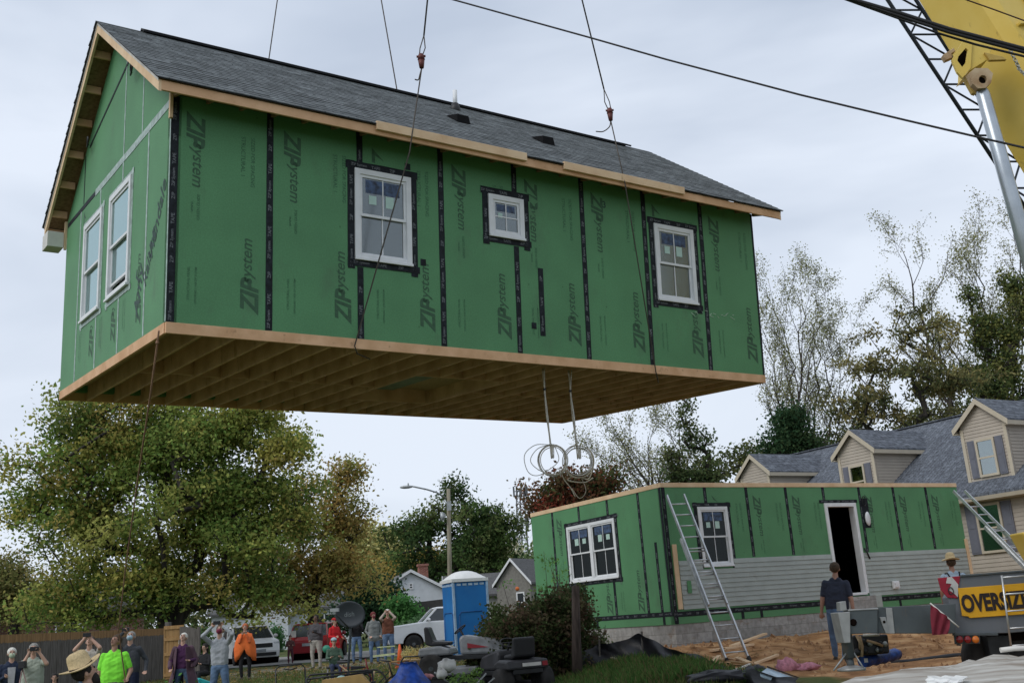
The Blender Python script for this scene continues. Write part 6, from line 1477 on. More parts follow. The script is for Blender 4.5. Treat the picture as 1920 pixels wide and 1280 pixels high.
mb = MB(); mb.tube([r0-o, (r0+rd_*.05)-o, (r0+rd_*.12)-o, rend-o], [.05, .085, .098, .112], 20); mb.build('cylinder_rod', chrome, cr)
mb = MB(); mb.tube([rend-o, rend+rd_*1.6-o], .2, 20); mb.build('cylinder_barrel', yel, cr)
# superstructure and the yellow block seen at the right edge
mb = MB(); q = foot-o; mb.box(q.x-1.3, q.x+2.2, -.9+(15-15), 1.1, 1.5, 2.8); mb.build('superstructure', yel, cr, .05)
yb_ = at(1931, 1023, 17.0)-o; mb = MB(); mb.hexa([(yb_.x-.02+.1, yb_.y, yb_.z-.28), (yb_.x+2.2, yb_.y, yb_.z-.28), (yb_.x+2.2, yb_.y+.5, yb_.z-.28), (yb_.x+.1, yb_.y+.5, yb_.z-.28), (yb_.x-.08, yb_.y, yb_.z+.22), (yb_.x+2.2, yb_.y, yb_.z+.25), (yb_.x+2.2, yb_.y+.5, yb_.z+.25), (yb_.x-.08, yb_.y+.5, yb_.z+.22)]); mb.build('counterweight_block', yel, cr, .03)
# chain draped on the boom
mb = MB(); ch = [(1893, 92), (1899, 104), (1906, 118), (1911, 130), (1919, 138), (1930, 150)]
for i in range(len(ch)-1):
    for k in range(3):
        t = k/3; px, py = ch[i][0]+(ch[i+1][0]-ch[i][0])*t, ch[i][1]+(ch[i+1][1]-ch[i][1])*t; c = PP(px, py, 14.25); a = 0 if (i*3+k) % 2 else pi/2
        dx = V((.6, 0, -.8)) ; e1 = dx; e2 = V((.8*math.cos(a), math.sin(a), .6*math.cos(a)))
        mb.tube([c+e1*.032*math.cos(s)+e2*.02*math.sin(s) for s in [j*pi/4 for j in range(9)]], .007, 5, cap=False)
mb.build('chain', galv, cr)
# lattice jib stowed alongside
jm = mat('jib_dark_steel', (.018, .024, .032), .5, .3)
A0, A1 = at(1664, 0, 18), at(1869, 309, 18); C0, C1 = at(1717, 0, 18.15), at(1917, 309, 18.15)
ja = (A0-A1).normalized(); mb = MB(); ext_t, ext_b = 9.0, 3.4
off = V((.42, .34, .05))
ch_ = []
for (p, q) in ((A0, A1), (C0, C1), (C0+off, C1+off)):
    d = (p-q).normalized(); ch_.append((p+d*ext_t, q-d*ext_b))
for i, (p, q) in enumerate(ch_): mb.tube([p-o, q-o], .037 if i < 2 else .026, 7)
Lj = (ch_[0][0]-ch_[0][1]).length; n = int(Lj/.56)
cn = lambda i, t: ch_[i][0].lerp(ch_[i][1], t)-o
for i in range(n):
    t0, t1 = i/n, (i+1)/n
    for a, b in ((0, 1), (1, 2)):
        mb.tube([cn(a, t0), cn(b, t0)], .021, 5)
        if i % 2: mb.tube([cn(a, t0), cn(b, t1)], .020, 5)
        else: mb.tube([cn(b, t0), cn(a, t1)], .020, 5)
mb.build('lattice_jib', jm, cr)
# hoist line up to the tip
mb = MB(); mid = apF.lerp(apB, .5); tp = tip; mb.tube([mid-o, tp-o], .03, 6); mb.build('hoist_rope', cablem, cr)

# ------------------------------------------------------------------ carrier with the sign (grey deck side at y = 16)
gry = mat('carrier_grey', (.115, .125, .14), .55, col2=(.15, .16, .175), scale=1.5); gryd = mat('outrigger_grey', (.055, .065, .07), .5, col2=(.085, .10, .105), scale=2.5, bump=.05); weather(gry, (.20, .15, .10), .56, .75, 4); weather(gryd, (.16, .11, .07), .56, .74, 5); silver = mat('bare_plate', (.34, .34, .33), .45, .4, var=.1)
YC = 16.0
ca = empty('crane_carrier', 'grey crane carrier with yellow oversize load sign, tail lamps and ladder', 'truck', (6.5, YC, g(6.5, YC))); o = ca.location
def Q(px, py, dy=0): return at(px, py, YC+dy)-o
def slab(poly, dy, th, m, name, bev=.008, parent=None):
    al = [Q(x, y, dy) for x, y in poly]; bk = [p+V((0, th, 0)) for p in al]; n = len(poly); mb = MB()
    mb.add(al+bk, [tuple(range(n)), tuple(range(2*n-1, n-1, -1))]+[(i, i+n, (i+1) % n+n, (i+1) % n) for i in range(n)]); return mb.build(name, m, parent or ca, bev)
slab([(1801, 1079), (2300, 1040), (2300, 1150), (1890, 1186), (1791, 1187), (1778, 1120)], 0, .25, gry, 'side_body')
slab([(1990, 1066), (2300, 1042), (2300, 1150), (1990, 1176)], .26, 2.2, gry, 'deck_body')
slab([(1801, 1077), (2300, 1038), (2300, 1042), (1801, 1081)], -.03, .03, gryd, 'deck_edge')
slab([(1790, 1186), (1872, 1186), (1872, 1191), (1790, 1191)], -.05, .1, gryd, 'lower_rail')
mb = MB(); c = Q(1860, 1222, .6)
# wheels
for px in (1872, 1990, 2150):
    c = Q(px, 1232, .5); wb = MB(); wb.lathe([(.30, -.17), (.47, -.16), (.51, -.1), (.51, .1), (.47, .16), (.30, .17)], 28, tuple(c), 'y'); w_ = wb.build('tyre', rubber, ca)
    rb = MB(); rb.lathe([(.29, -.12), (.29, .12)], 20, tuple(c), 'y'); rb.lathe([(.12, -.16), (.08, -.2)], 14, tuple(c), 'y'); rb.build('rim', gryd, w_)
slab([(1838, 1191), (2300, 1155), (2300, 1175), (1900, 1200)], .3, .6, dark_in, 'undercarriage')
slab([(1850, 1192), (1890, 1190), (1902, 1222), (1858, 1230)], .12, .3, blackmetal, 'mudguard')
# lamps
for px, col in ((1799, (.22, .01, .015)), (1814, (.22, .01, .015)), (1829, (.60, .16, .02))):
    c = Q(px, 1198, -.06); mb = MB(); mb.lathe([(.005, -.035), (.04, -.03), (.052, -.01), (.052, 0)], 18, tuple(c), 'y'); mb.build('tail_lamp', mat('lamp_%d' % int(col[1]*100), col, .25, var=.1, spec=.6), ca)
slab([(1790, 1191), (1838, 1190), (1838, 1206), (1792, 1207)], -.02, .05, gryd, 'lamp_plate')
# the sign
sg = slab([(1796, 1102), (1990, 1087), (1990, 1146), (1818, 1158), (1816, 1155), (1804, 1154)], -.035, .012, mat('sign_yellow', (.70, .36, .012), .5, var=.06, scale=3), 'oversize_sign')
mb = MB()
e0 = Q(1800, 1106, -.045); ex = (Q(1990, 1091.5, -.045)-e0).normalized(); ez = V((-ex.z, 0, ex.x))
hgt = (Q(1812, 1147, -.045)-Q(1808, 1112, -.045)).length
vs, fs_ = text_mesh('OVERSIZE LOAD', .042, 0.); x0_ = min(v[0] for v in vs); yA, yB = min(v[1] for v in vs), max(v[1] for v in vs)
scl = hgt*.98/(yB-yA); sl_ = Q(1807, 1148.5, -.045)
cols_ = [sl_+ex*((v[0]-x0_)*scl*.68)+(ez+ex*-.06)*((v[1]-yA)*scl) for v in vs]
mb.add(cols_, fs_); mb.build('sign_lettering', mat('sign_black', (.02, .012, .012), .6), sg)
# ladder on the carrier
t0_ = Q(1878, 1078, -.12); b0_ = Q(1896, 1214, -.12); dx_ = V((.40, 0, 0))
ld = MB(); ld.tube([t0_, b0_], .016, 8); ld.tube([t0_+dx_, b0_+dx_], .016, 8); 
for k in range(5): p = t0_.lerp(b0_, .03+k*.235); ld.tube([p, p+dx_], .013, 6)
ld.build('access_ladder', alu, ca)
# chevron marker with emblem-like curves and the flag
slab([(1758, 1083), (1801, 1079), (1795, 1115), (1796, 1121), (1777, 1120), (1764, 1105)], -.02, .015, mat('marker_red', (.28, .012, .03), .5), 'warning_marker')
slab([(1776, 1082), (1785, 1081), (1797, 1095), (1796, 1119), (1789, 1112), (1780, 1106), (1784, 1094), (1774, 1093)], -.028, .006, mat('marker_white', (.5, .49, .47), .5), 'marker_shape')
mb = MB(); c = Q(1783, 1107, -.04); mb.tube([c+V((.035*math.cos(t), 0, .05*math.sin(t))) for t in [i*pi/8 for i in range(17)]], .007, 6, cap=False); mb.build('marker_ring', blackmetal, ca)
# outrigger beam
ob = slab([(1591, 1142), (1646, 1140), (1646, 1186), (1592, 1188)], -.3, .32, gryd, 'outrigger_beam'); slab([(1646, 1138), (1792, 1131), (1792, 1187), (1646, 1187)], -.24, .34, gryd, 'outrigger_box')
slab([(1571, 1148), (1594, 1146), (1595, 1204), (1583, 1205)], -.34, .40, silver, 'beam_end_plate'); slab([(1575, 1128), (1586, 1126), (1588, 1143), (1576, 1145)], -.3, .2, silver, 'jack_cap')
slab([(1591, 1142), (1647, 1139), (1647, 1142), (1591, 1145)], -.31, .3, silver, 'beam_lip'); slab([(1661, 1139), (1673, 1139), (1678, 1187), (1665, 1187)], -.255, .012, silver, 'beam_band')
slab([(1649, 1156), (1661, 1156), (1668, 1187), (1661, 1187), (1656, 1175)], -.262, .015, silver, 'beam_latch')
mb = MB(); c = Q(1600, 1166, -.31); mb.lathe([(.035, -.008), (.05, 0)], 14, tuple(c), 'y'); c2 = Q(1658, 1165, -.27); mb.lathe([(.015, -.006), (.02, 0)], 12, tuple(c2), 'y'); mb.build('pin_hole', dark_in, ca)
# jack leg
jt, jb = Q(1588, 1205, -.1), Q(1597, 1256, -.1)
mb = MB(); mb.tube([jt+V((0, 0, .3)), jt.lerp(jb, .55)], .085, 12); mb.tube([jt.lerp(jb, .5), jb], .055, 12); mb.build('jack_leg', gryd, ca)
mb = MB(); mb.lathe([(.2, 0), (.2, .03), (.07, .07)], 18, tuple(jb), 'z'); mb.build('jack_pad', silver, ca)
for (a, b) in (((1586, 1225), (1563, 1256)), ((1601, 1223), (1622, 1256))): mb = MB(); mb.tube([Q(*a, -.15), Q(*b, -.25)], .011, 6); mb.build('brace', galv, ca)
# flag
fg = empty('warning_flag', 'red mesh warning flag on a white stick hung on the outrigger box', 'flag', Q(1745, 1135, -.4)+o)
oo = fg.location-o; mb = MB(); mb.tube([Q(1744, 1130, -.42)-oo, Q(1786, 1165, -.42)-oo, Q(1798, 1175, -.42)-oo], .011, 6); mb.build('stick', offwhite, fg)
P00, P10, P01, P11 = Q(1745, 1132, -.44)-oo, Q(1782, 1160, -.44)-oo, Q(1747, 1190, -.44)-oo, Q(1777, 1188, -.44)-oo
mb = MB(); n = 10; vs = [P00.lerp(P10, i/n).lerp(P01.lerp(P11, i/n), j/n)+V((0, .025*math.sin(i*1.5+j*.4), 0)) for j in range(n+1) for i in range(n+1)]
mb.add(vs, [(j*(n+1)+i, j*(n+1)+i+1, (j+1)*(n+1)+i+1, (j+1)*(n+1)+i) for j in range(n) for i in range(n)], 0, True); mb.build('cloth', mat('flag_red', (.18, .015, .03), .8), fg)
# engine clutter under the beam, blue roll
eng = empty('engine_unit', 'black greasy engine block with pale hoses under the outrigger beam', 'engine', Z(1632, 16.6))
oo = eng.location
mb = MB()
def wp(px, py, d): return at(px, py, d)-oo
mb.hexa([wp(1596, 1230, 16.4), wp(1668, 1224, 16.4), wp(1668, 1224, 17.0), wp(1596, 1230, 17.0), wp(1596, 1190, 16.4), wp(1664, 1188, 16.4), wp(1664, 1188, 17.0), wp(1596, 1190, 17.0)]); mb.build('block', blackmetal, eng, .03)
for (a, b) in (((1612, 1192), (1616, 1230)), ((1606, 1190), (1613, 1216)), ((1618, 1190), (1648, 1189)), ((1625, 1200), (1655, 1210))):
    mb = MB(); mb.tube([wp(*a, 16.33), wp((a[0]+b[0])/2+3, (a[1]+b[1])/2, 16.3), wp(*b, 16.33)], .022, 6); mb.build('hose', (offwhite if a[1] > 1189 and b[0] == 1648 else rust), eng)
for i in range(9): mb = MB(); x, y = 1600+random.uniform(0, 60), 1196+random.uniform(0, 28); mb.sphere(wp(x, y, 16.36), random.uniform(.03, .07), 8); mb.build('fitting', blackmetal if i % 3 else galv, eng)
br = empty('tarp_roll', 'rolled up blue tarp lying on the dirt under the outrigger', 'tarp', Z(1648, 17.2)); oo = br.location
mb = MB(); n = 14; a, b = at(1617, 1240, 16.8)-oo, at(1683, 1225, 17.4)-oo; mb.tube([a.lerp(b, i/n)+V((0, 0, .012*math.sin(i*2.1))) for i in range(n+1)], [.085+.005*math.sin(i*1.7)+.008*(i == 1) for i in range(n+1)], 14); mb.build('roll', mat('blue_tarp', (.012, .05, .22), .45, var=.35, scale=9, bump=.5, bscale=14), br)
mb = MB(); q = at(1624, 1237, 16.7)-oo; mb.box(q.x-.03, q.x+.02, q.y-.02, q.y, q.z-.03, q.z+.03); mb.build('label_patch', offwhite, br)

# ================================================================== VEHICLES
def wheel(parent, c, r, w, rimm=galv, axis='y'):
    mb = MB(); mb.lathe([(r*.62, -w/2), (r*.94, -w/2), (r, -w*.32), (r, w*.32), (r*.94, w/2), (r*.62, w/2)], 24, c, axis); o_ = mb.build('tyre', rubber, parent)
    mb = MB(); mb.lathe([(r*.61, -w*.38), (r*.61, w*.38)], 20, c, axis)
    for s in (-1, 1): mb.lathe([(r*.2, s*w*.38), (r*.18, s*w*.5)] if s > 0 else [(r*.18, -w*.5), (r*.2, -w*.38)], 12, c, axis)
    mb.build('rim', rimm, o_); return o_
carglass = mat('car_glass', (.035, .045, .05), .08, spec=.9, var=.05); lampg = mat('headlamp', (.55, .57, .6), .15, spec=.8)
def vehicle(name, label, cat, loc, rot, prof, W, roof, wheels, paint, L0, glassz, cowl, lampz, **k):
    """prof: side outline (x forward, z) of the lower body; roof: greenhouse outline [(x,z)...] bottom-rear, top-rear, top-front, bottom-front"""
    r = empty(name, label, cat, loc, rot)
    pts = []
    mb = MB(); mb.prism(prof, -W/2, W/2); 
    # tuck the ends and sills
    xs = [p[0] for p in prof]; xm, xM = min(xs), max(xs)
    mb.v = [(x, y*(1-.07*max(0, (abs(x)-xM*.7)/(xM*.3))**2), z) for x, y, z in mb.v]
    mb.build('body', paint, r, .05)
    (x0, z0), (x1, z1), (x2, z2), (x3, z3) = roof; ins = .16
    gl = MB(); gl.hexa([(x0, -W/2+.05, z0-.03), (x3, -W/2+.05, z3-.03), (x3, W/2-.05, z3-.03), (x0, W/2-.05, z0-.03), (x1, -W/2+ins, z1), (x2, -W/2+ins, z2), (x2, W/2-ins, z2), (x1, W/2-ins, z1)]); gl.build('window_glass', carglass, r, .02)
    mb = MB(); mb.hexa([(x1-.04, -W/2+ins-.03, z1-.01), (x2+.04, -W/2+ins-.03, z2-.01), (x2+.04, W/2-ins+.03, z2-.01), (x1-.04, W/2-ins+.03, z1-.01), (x1+.05, -W/2+ins+.05, z1+.06), (x2-.05, -W/2+ins+.05, z2+.06), (x2-.05, W/2-ins-.05, z2+.06), (x1+.05, W/2-ins-.05, z1+.06)]); mb.build('roof', paint, r, .02)
    for s in (-1, 1):
        for (xa, za, xb, zb_) in ((x0, z0, x1, z1), (x3, z3, x2, z2), ((x0+x3)/2-.1, z0, (x1+x2)/2-.1, z1)):
            pl = MB(); pl.beam((xa, s*(W/2-.045), za-.03), (xb, s*(W/2-ins+.012), zb_), .09, .05, (0, s, .3)); pl.build('pillar', paint, r)
        m_ = MB(); m_.sphere((x3-.25, s*(W/2+.09), z3+.08), (.07, .1, .08), 8); m_.build('mirror', paint, r)
    for (wx, wr) in wheels:
        for s in (-1, 1): wheel(r, (wx, s*(W/2-.075), wr), wr, .22)
        ar = MB(); ar.lathe([(wr*1.16, -W/2-.004), (wr*1.16, W/2+.004)], 26, (wx, 0, wr+.03), 'y'); ar.build('wheel_arch', dark_in, r)
    return r
def arch_profile(front, rear, zl, top):
    return [(rear, zl), (front, zl)]+top
whp = mat('white_car_paint', (.82, .83, .84), .3, var=.02, spec=.6); rdp = mat('red_car_paint', (.30, .012, .02), .3, var=.05, spec=.6)
suv = vehicle('parked_car', 'white crossover car parked on the pale road facing right', 'car', Z(468, 49), -math.atan2(.88, .42), [(-2.2, .32), (2.15, .28), (2.25, .55), (2.2, .85), (1.95, .98), (1.0, 1.08), (-2.0, 1.12), (-2.3, .95)], 1.82, [(-2.05, 1.1), (-1.75, 1.58), (.15, 1.6), (1.05, 1.08)], [(1.35, .35), (-1.35, .35)], whp, 0, 0, 0, 0)
mb = MB(); mb.box(2.17, 2.23, -.55, .55, .68, .86); mb.box(2.19, 2.24, -.7, .7, .34, .48); mb.build('grille', blackmetal, suv)
for s in (-1, 1): mb = MB(); mb.box(1.95, 2.2, s*.6, s*.86, .74, .9); mb.build('headlight', lampg, suv, .03)
mb = MB(); mb.box(2.235, 2.25, -.26, .26, .5, .62); mb.build('licence_plate', mat('plate', (.3, .32, .34), .5), suv)
red = vehicle('parked_car', 'red hatchback seen from behind on the pale road', 'car', Z(600, 50), pi/2-.05, [(-2.0, .3), (2.0, .3), (2.05, .7), (1.2, .95), (-1.9, 1.05), (-2.08, .8)], 1.75, [(-1.95, 1.02), (-1.6, 1.5), (.1, 1.52), (1.0, .98)], [(1.25, .33), (-1.25, .33)], rdp, 0, 0, 0, 0)
for s in (-1, 1): mb = MB(); mb.box(-2.09, -1.98, s*.62, s*.84, .78, 1.0); mb.build('tail_light', mat('tail_red', (.5, .03, .03), .3), red, .02)
mb = MB(); mb.box(-2.1, -2.07, -.26, .26, .6, .72); mb.build('licence_plate', mat('plate', (.3, .32, .34), .5), red)
mb = MB(); mb.box(-2.0, -1.97, .55, .78, 1.0, 1.28); mb.build('window_sticker', offwhite, red)
pu = vehicle('pickup_truck', 'white pickup truck facing left, parked beside the orange cone', 'pickup truck', Z(838, 48.5), pi+.22, [(-2.7, .45), (2.6, .42), (2.75, .6), (2.72, 1.0), (2.5, 1.16), (1.0, 1.28), (-2.7, 1.26)], 1.95, [(-.75, 1.25), (-.65, 1.78), (.5, 1.8), (1.1, 1.26)], [(1.55, .38), (-1.75, .38)], whp, 0, 0, 0, 0)
mb = MB(); mb.box(2.7, 2.78, -.5, .5, .78, 1.08); mb.build('grille', blackmetal, pu); 
for i in range(3): mb = MB(); mb.box(2.78, 2.79, -.5, .5, .82+i*.09, .85+i*.09); mb.build('grille_bar', galv, pu)
for s in (-1, 1): mb = MB(); mb.box(2.6, 2.74, s*.55, s*.86, .78, .98); mb.build('headlight', lampg, pu, .02)
mb = MB(); mb.box(2.68, 2.9, -.95, .95, .48, .68); mb.build('bumper', gryd, pu, .03)
mb = MB(); mb.box(-2.6, -.85, -.82, .82, 1.18, 1.264); mb.build('cargo_bed', blackmetal, pu)

# ================================================================== PORTABLE TOILET
bl_ = mat('toilet_blue', (.012, .13, .38), .45, col2=(.018, .17, .45), scale=1.2, spec=.4)
to = empty('portable_toilet', 'blue portable toilet with a white domed roof', 'portable toilet', Z(878, 36), .40)
w = .58; H_ = at(878, 1079, 36).z-to.location.z
mb = MB(); mb.box(-w, w, -w, w, .12, H_-.2); mb.build('cabin', bl_, to, .03)
mb = MB(); mb.box(-w-.02, w+.02, -w-.02, w+.02, 0, .12); mb.build('base', gryd, to, .02)
rm_ = MB(); n = 10; vs = []
for j in range(n+1):
    for i in range(n+1):
        x, y = -1+2*i/n, -1+2*j/n; vs.append((x*(w+.05), y*(w+.05), H_-.1+.27*(1-abs(x)**2.6)*(1-abs(y)**2.6)))
rm_.add(vs, [(j*(n+1)+i, j*(n+1)+i+1, (j+1)*(n+1)+i+1, (j+1)*(n+1)+i) for j in range(n) for i in range(n)], 0, True); rm_.box(-w-.05, w+.05, -w-.05, w+.05, H_-.2, H_-.1)
rm_.build('roof', mat('toilet_white', (.66, .66, .64), .5, var=.03), to)
for (xx, yy) in ((-w, -w), (w, -w)): mb = MB(); mb.box(xx-.035, xx+.035, yy-.035, yy+.035, .1, H_-.2); mb.build('corner_trim', mat('trim_pale_blue', (.30, .42, .55), .5), to)
for k in range(5): 
    for f in (0, 1):
        a = -w+.12+k*.2; mb = MB(); (mb.box(a, a+.14, -w-.012, -w+.001, H_-.32, H_-.25) if f == 0 else mb.box(-w-.012, -w+.001, a, a+.14, H_-.32, H_-.25)); mb.build('vent', mat('vent_pale', (.35, .45, .55), .6), to)
for f in (0, 1):
    mb = MB(); pts = [(-.42, .35), (-.42, 1.42), (-.36, 1.52), (.36, 1.52), (.42, 1.42), (.42, .35)]
    for i in range(5):
        (a, c), (b, e) = pts[i], pts[i+1]; P1 = (a, -w-.006, c) if f == 0 else (-w-.006, a, c); P2 = (b, -w-.006, e) if f == 0 else (-w-.006, b, e); mb.tube([P1, P2], .016, 5)
    mb.build('door_panel' if f == 0 else 'side_panel', mat('toilet_blue_dark', (.008, .07, .22), .5), to)
# cone
cn_ = empty('traffic_cone', 'orange traffic cone in front of the pickup grille', 'cone', Z(751, 34.5)); co_ = mat('cone_orange', (.75, .12, .03), .5, var=.05)
mb = MB(); mb.lathe([(.14, .03), (.03, .70), (.02, .71)], 18); mb.build('cone', co_, cn_); mb = MB(); mb.box(-.18, .18, -.18, .18, 0, .03); mb.build('base', co_, cn_)
tp_ = MB()
for (a, b) in (((700, 36), (742, 36)),): tp_.beam(Z(a[0] if isinstance(a, tuple) else 706, 35.8, .35), Z(742, 35.8, .38), .01, .06); tp_.beam(Z(708, 35.8, .62), Z(742, 35.8, .62), .01, .03)
tag(tp_.build('barrier_tape', mat('tape_pale_yellow', (.5, .55, .3), .6)), 'pale yellow barrier tape strung between the two men and the cone', 'tape')

weather(whp, (.45, .42, .38), .58, .8, 3, (1, 1, 2)); weather(bl_, (.05, .16, .30), .55, .75, 5)
# ================================================================== YARD CLUTTER
def gp(px, py):                 # where a photo pixel meets the ground
    d = 6.0; last = None
    while d < 120:
        p = at(px, py, d); h = p.z-g(p.x, p.y)
        if h < 0: return V((p.x, p.y, g(p.x, p.y)))
        d += .1
    return at(px, py, 60)
# post
t = empty('wooden_post', 'bare weathered post standing in the hedge before the corner window', 'post', Z(1082, 21.4)); o = t.location
mb = MB(); q = at(1079, 1098, 21.4)-o; mb.tube([(0, 0, -.2), (q.x*.5, 0, q.z*.5), (q.x, 0, q.z)], [.12, .085, .075], 8); mb.build('shaft', mat('old_post', (.065, .048, .04), .95, var=.3, scale=6, stretch=(3, 3, .4), bump=.5), t)
# silt fence
blkp = mat('black_sheeting', (.012, .012, .015), .4, var=.3, scale=4, bump=.5, bscale=5)
sf = empty('silt_fence', 'sagging black plastic silt fence in front of the block foundation', 'silt fence', Z(1240, 20.5)); o = sf.location
path = [(1085, 22.0, .42), (1125, 22.1, .45), (1165, 22.0, .40), (1205, 21.8, .50), (1245, 21.0, .34), (1290, 20.2, .26), (1330, 19.5, .17), (1357, 19.0, .22), (1385, 18.5, .12), (1410, 18.1, .26), (1450, 17.6, .12), (1500, 17.0, .10)]
pp = []
for i in range(len(path)-1):
    for k in range(8):
        t_ = k/8; a, b = path[i], path[i+1]; pp.append((a[0]+(b[0]-a[0])*t_, a[1]+(b[1]-a[1])*t_, a[2]+(b[2]-a[2])*t_))
vs = []; n = 7
for i, (px, d, h) in enumerate(pp):
    b = Z(px, d)-o
    for j in range(n):
        t_ = j/(n-1); vs.append((b.x+.03*math.sin(i*.45+j)*t_, b.y-.25*(1-t_)**2+.05*math.sin(i*.5+j*.8), b.z-.04+h*t_+.012*math.sin(i*.9)*t_))
mb = MB(); mb.add(vs, [(i*n+j, (i+1)*n+j, (i+1)*n+j+1, i*n+j+1) for i in range(len(pp)-1) for j in range(n-1)], 0, True); mb.build('sheeting', blkp, sf)
for px, d in ((1125, 22.05), (1205, 21.75)): mb = MB(); b = Z(px, d)-o; mb.beam(b-V((0, 0, .1)), b+V((.03, 0, .5)), .035, .035); mb.build('stake', wood_old, sf)
# black sheet spread on the ground near the mower
mb = MB(); c = [gp(1165, 1236), gp(1250, 1262), gp(1330, 1270), gp(1240, 1232)]
# lumber scraps
def plank(label, a, b, w=.09, h=.035, m=newlumber, la=.03, lb=.03):
    A, B = gp(*a), gp(*b); A.z += la; B.z += lb; mb = MB(); c = (A+B)/2; mb.beam(A-c, B-c, w, h); q = mb.build('lumber_scrap', m, None, .003, c); return tag(q, label, 'board', 'lumber scraps on the dirt')
plank('long pale board lying behind the foot of the ladder', (1335, 1223), (1410, 1212), .14, .04)
plank('board pointing up to the right beside the foundation', (1372, 1216), (1436, 1197), .10, .04, newlumber, .05, .1)
plank('slim board angling up towards the pink insulation scrap', (1385, 1262), (1459, 1234), .07, .04, newlumber, .05, .06)
plank('weathered board end propped over the black silt fence', (1298, 1279), (1350, 1243), .07, .05, newlumber, .02, .12)
plank('white strip of trim lying at the bottom edge', (1345, 1279), (1408, 1258), .05, .03, offwhite, .08, .12)
plank('short twisted board just below the ladder foot', (1337, 1235), (1360, 1239), .08, .03)
plank('split board below and right of the ladder foot', (1382, 1236), (1405, 1246), .10, .03)
plank('brown board half buried in front of the ladder', (1365, 1244), (1420, 1250), .12, .03, wood_tan2)
plank('orange offcut at the bottom edge under the white trim', (1385, 1278), (1408, 1274), .12, .05, wood_tan, .05, .05)
plank('pale stick lying in the weeds before the silt fence', (1130, 1240), (1165, 1247), .04, .03, mat('dry_stick', (.35, .3, .24), .9), .12, .1)
for i in range(14):
    px, py = random.uniform(1325, 1440), random.uniform(1214, 1258); A = gp(px, py); a = random.uniform(0, pi); L_ = random.uniform(.06, .2); mb = MB(); mb.beam((-L_*math.cos(a), -L_*math.sin(a), 0), (L_*math.cos(a), L_*math.sin(a), .02), .03, .015); tag(mb.build('wood_chip', random.choice([newlumber, wood_tan2]), None, 0, A+V((0, 0, .03))), 'small splinter of wood scattered round the ladder foot', 'wood chip', 'wood chips round the ladder foot')
def lump(mb, c, r, seed, n=14, mi=0, sq=.7):
    rr = random.Random(seed); k = len(mb.v); mb.sphere((0, 0, 0), 1, n, mi)
    f1, f2, f3 = rr.uniform(2, 4), rr.uniform(2, 4), rr.uniform(0, 6)
    for i in range(k, len(mb.v)):
        x, y, z = mb.v[i]; s = 1+.22*math.sin(f1*x*2+f3)*math.cos(f2*y*2+z*3)+.12*math.sin(x*7+z*6+f3)
        mb.v[i] = (c[0]+x*r[0]*s, c[1]+y*r[1]*s, c[2]+z*r[2]*s)
mb = MB(); c = gp(1478, 1258); lump(mb, (0, 0, .08), (.18, .12, .14), 3); lump(mb, (.36, .1, .05), (.2, .1, .07), 4); lump(mb, (.2, .02, .02), (.14, .08, .04), 6)
tag(mb.build('insulation_scrap', mat('pink_insulation', (.55, .24, .30), .95, var=.15, scale=20, bump=.6), None, 0, c), 'crumpled pink insulation scrap lying on the dirt', 'insulation')
t = empty('wrapped_package', 'pale blue plastic package with black dotted border tipped on the rubble', 'package', gp(1460, 1274)); o = t.location; d_ = t.location.y
A, B, C_, D_ = at(1424, 1260, d_)-o, at(1438, 1250, d_+.35)-o, at(1500, 1272, d_+.3)-o, at(1492, 1284, d_-.05)-o
mb = MB(); mb.hexa([p-V((0, 0, .07)) for p in (A, D_, C_, B)]+[p for p in (A, D_, C_, B)]); mb.build('bag', mat('pale_blue_plastic', (.36, .46, .55), .35, var=.15, scale=9, bump=.3), t, .02)
for (p, q) in ((A, D_), (B, C_)): mb = MB(); mb.beam(p+V((0, 0, .012)), q+V((0, 0, .012)), .06, .02); mb.build('border', black, t)
mb = MB(); lump(mb, (0, 0, .08), (.22, .2, .14), 9); tag(mb.build('black_bag', blkp, None, 0, gp(1418, 1272)), 'crumpled black plastic bag left of the blue package', 'bag')
mb = MB(); lump(mb, (0, 0, .05), (.5, .3, .12), 12); tag(mb.build('black_bag', blkp, None, 0, gp(1345, 1276)), 'black plastic heap between the two propped boards', 'bag')
# foreground sheeting heap
wt = mat('weathered_sheeting', (.20, .16, .12), .6, col2=(.52, .51, .47), scale=1.6, stretch=(1, 3, 3), bump=.3, bscale=9, detail=10)
t = empty('sheeting_heap', 'heap of creased off-white weathered sheets across the bottom right foreground', 'sheeting', V((4.0, 9.0, g(4, 9)))); o = t.location
def sheet(name, pix, dz, m, seed, nx_=15, ny_=3, amp=.016):
    """pix: near and far edges as photo pixel/dist; bilinear sheet with creases"""
    (a, b, c, d) = [at(px, py, dd)-o for px, py, dd in pix]; rr = random.Random(seed); vs = []
    for j in range(ny_+1):
        for i in range(nx_+1):
            u, v = i/nx_, j/ny_; p = a.lerp(b, u).lerp(d.lerp(c, u), v); k = amp*(math.sin(u*19+seed+v*3)*.5+abs(math.sin(u*8+v*5+seed))*.8+rr.uniform(-.25, .25))
            vs.append(p+V((rr.uniform(-.02, .02), rr.uniform(-.02, .02), k-.02)))
    mb = MB(); mb.add(vs, [(j*(nx_+1)+i, j*(nx_+1)+i+1, (j+1)*(nx_+1)+i+1, (j+1)*(nx_+1)+i) for j in range(ny_) for i in range(nx_)], 0, False)
    q = mb.build(name, m, t); s_ = q.modifiers.new('s', 'SOLIDIFY'); s_.thickness = .008; return q
sheet('sheet', [(1500, 1330, 7.2), (2100, 1300, 7.0), (2100, 1228, 9.2), (1600, 1262, 9.2)], 0, wt, 1, amp=.02)
sheet('sheet', [(1640, 1290, 8.2), (2100, 1262, 8.0), (2100, 1214, 10.4), (1690, 1252, 10.2)], 0, wt, 4, amp=.018)
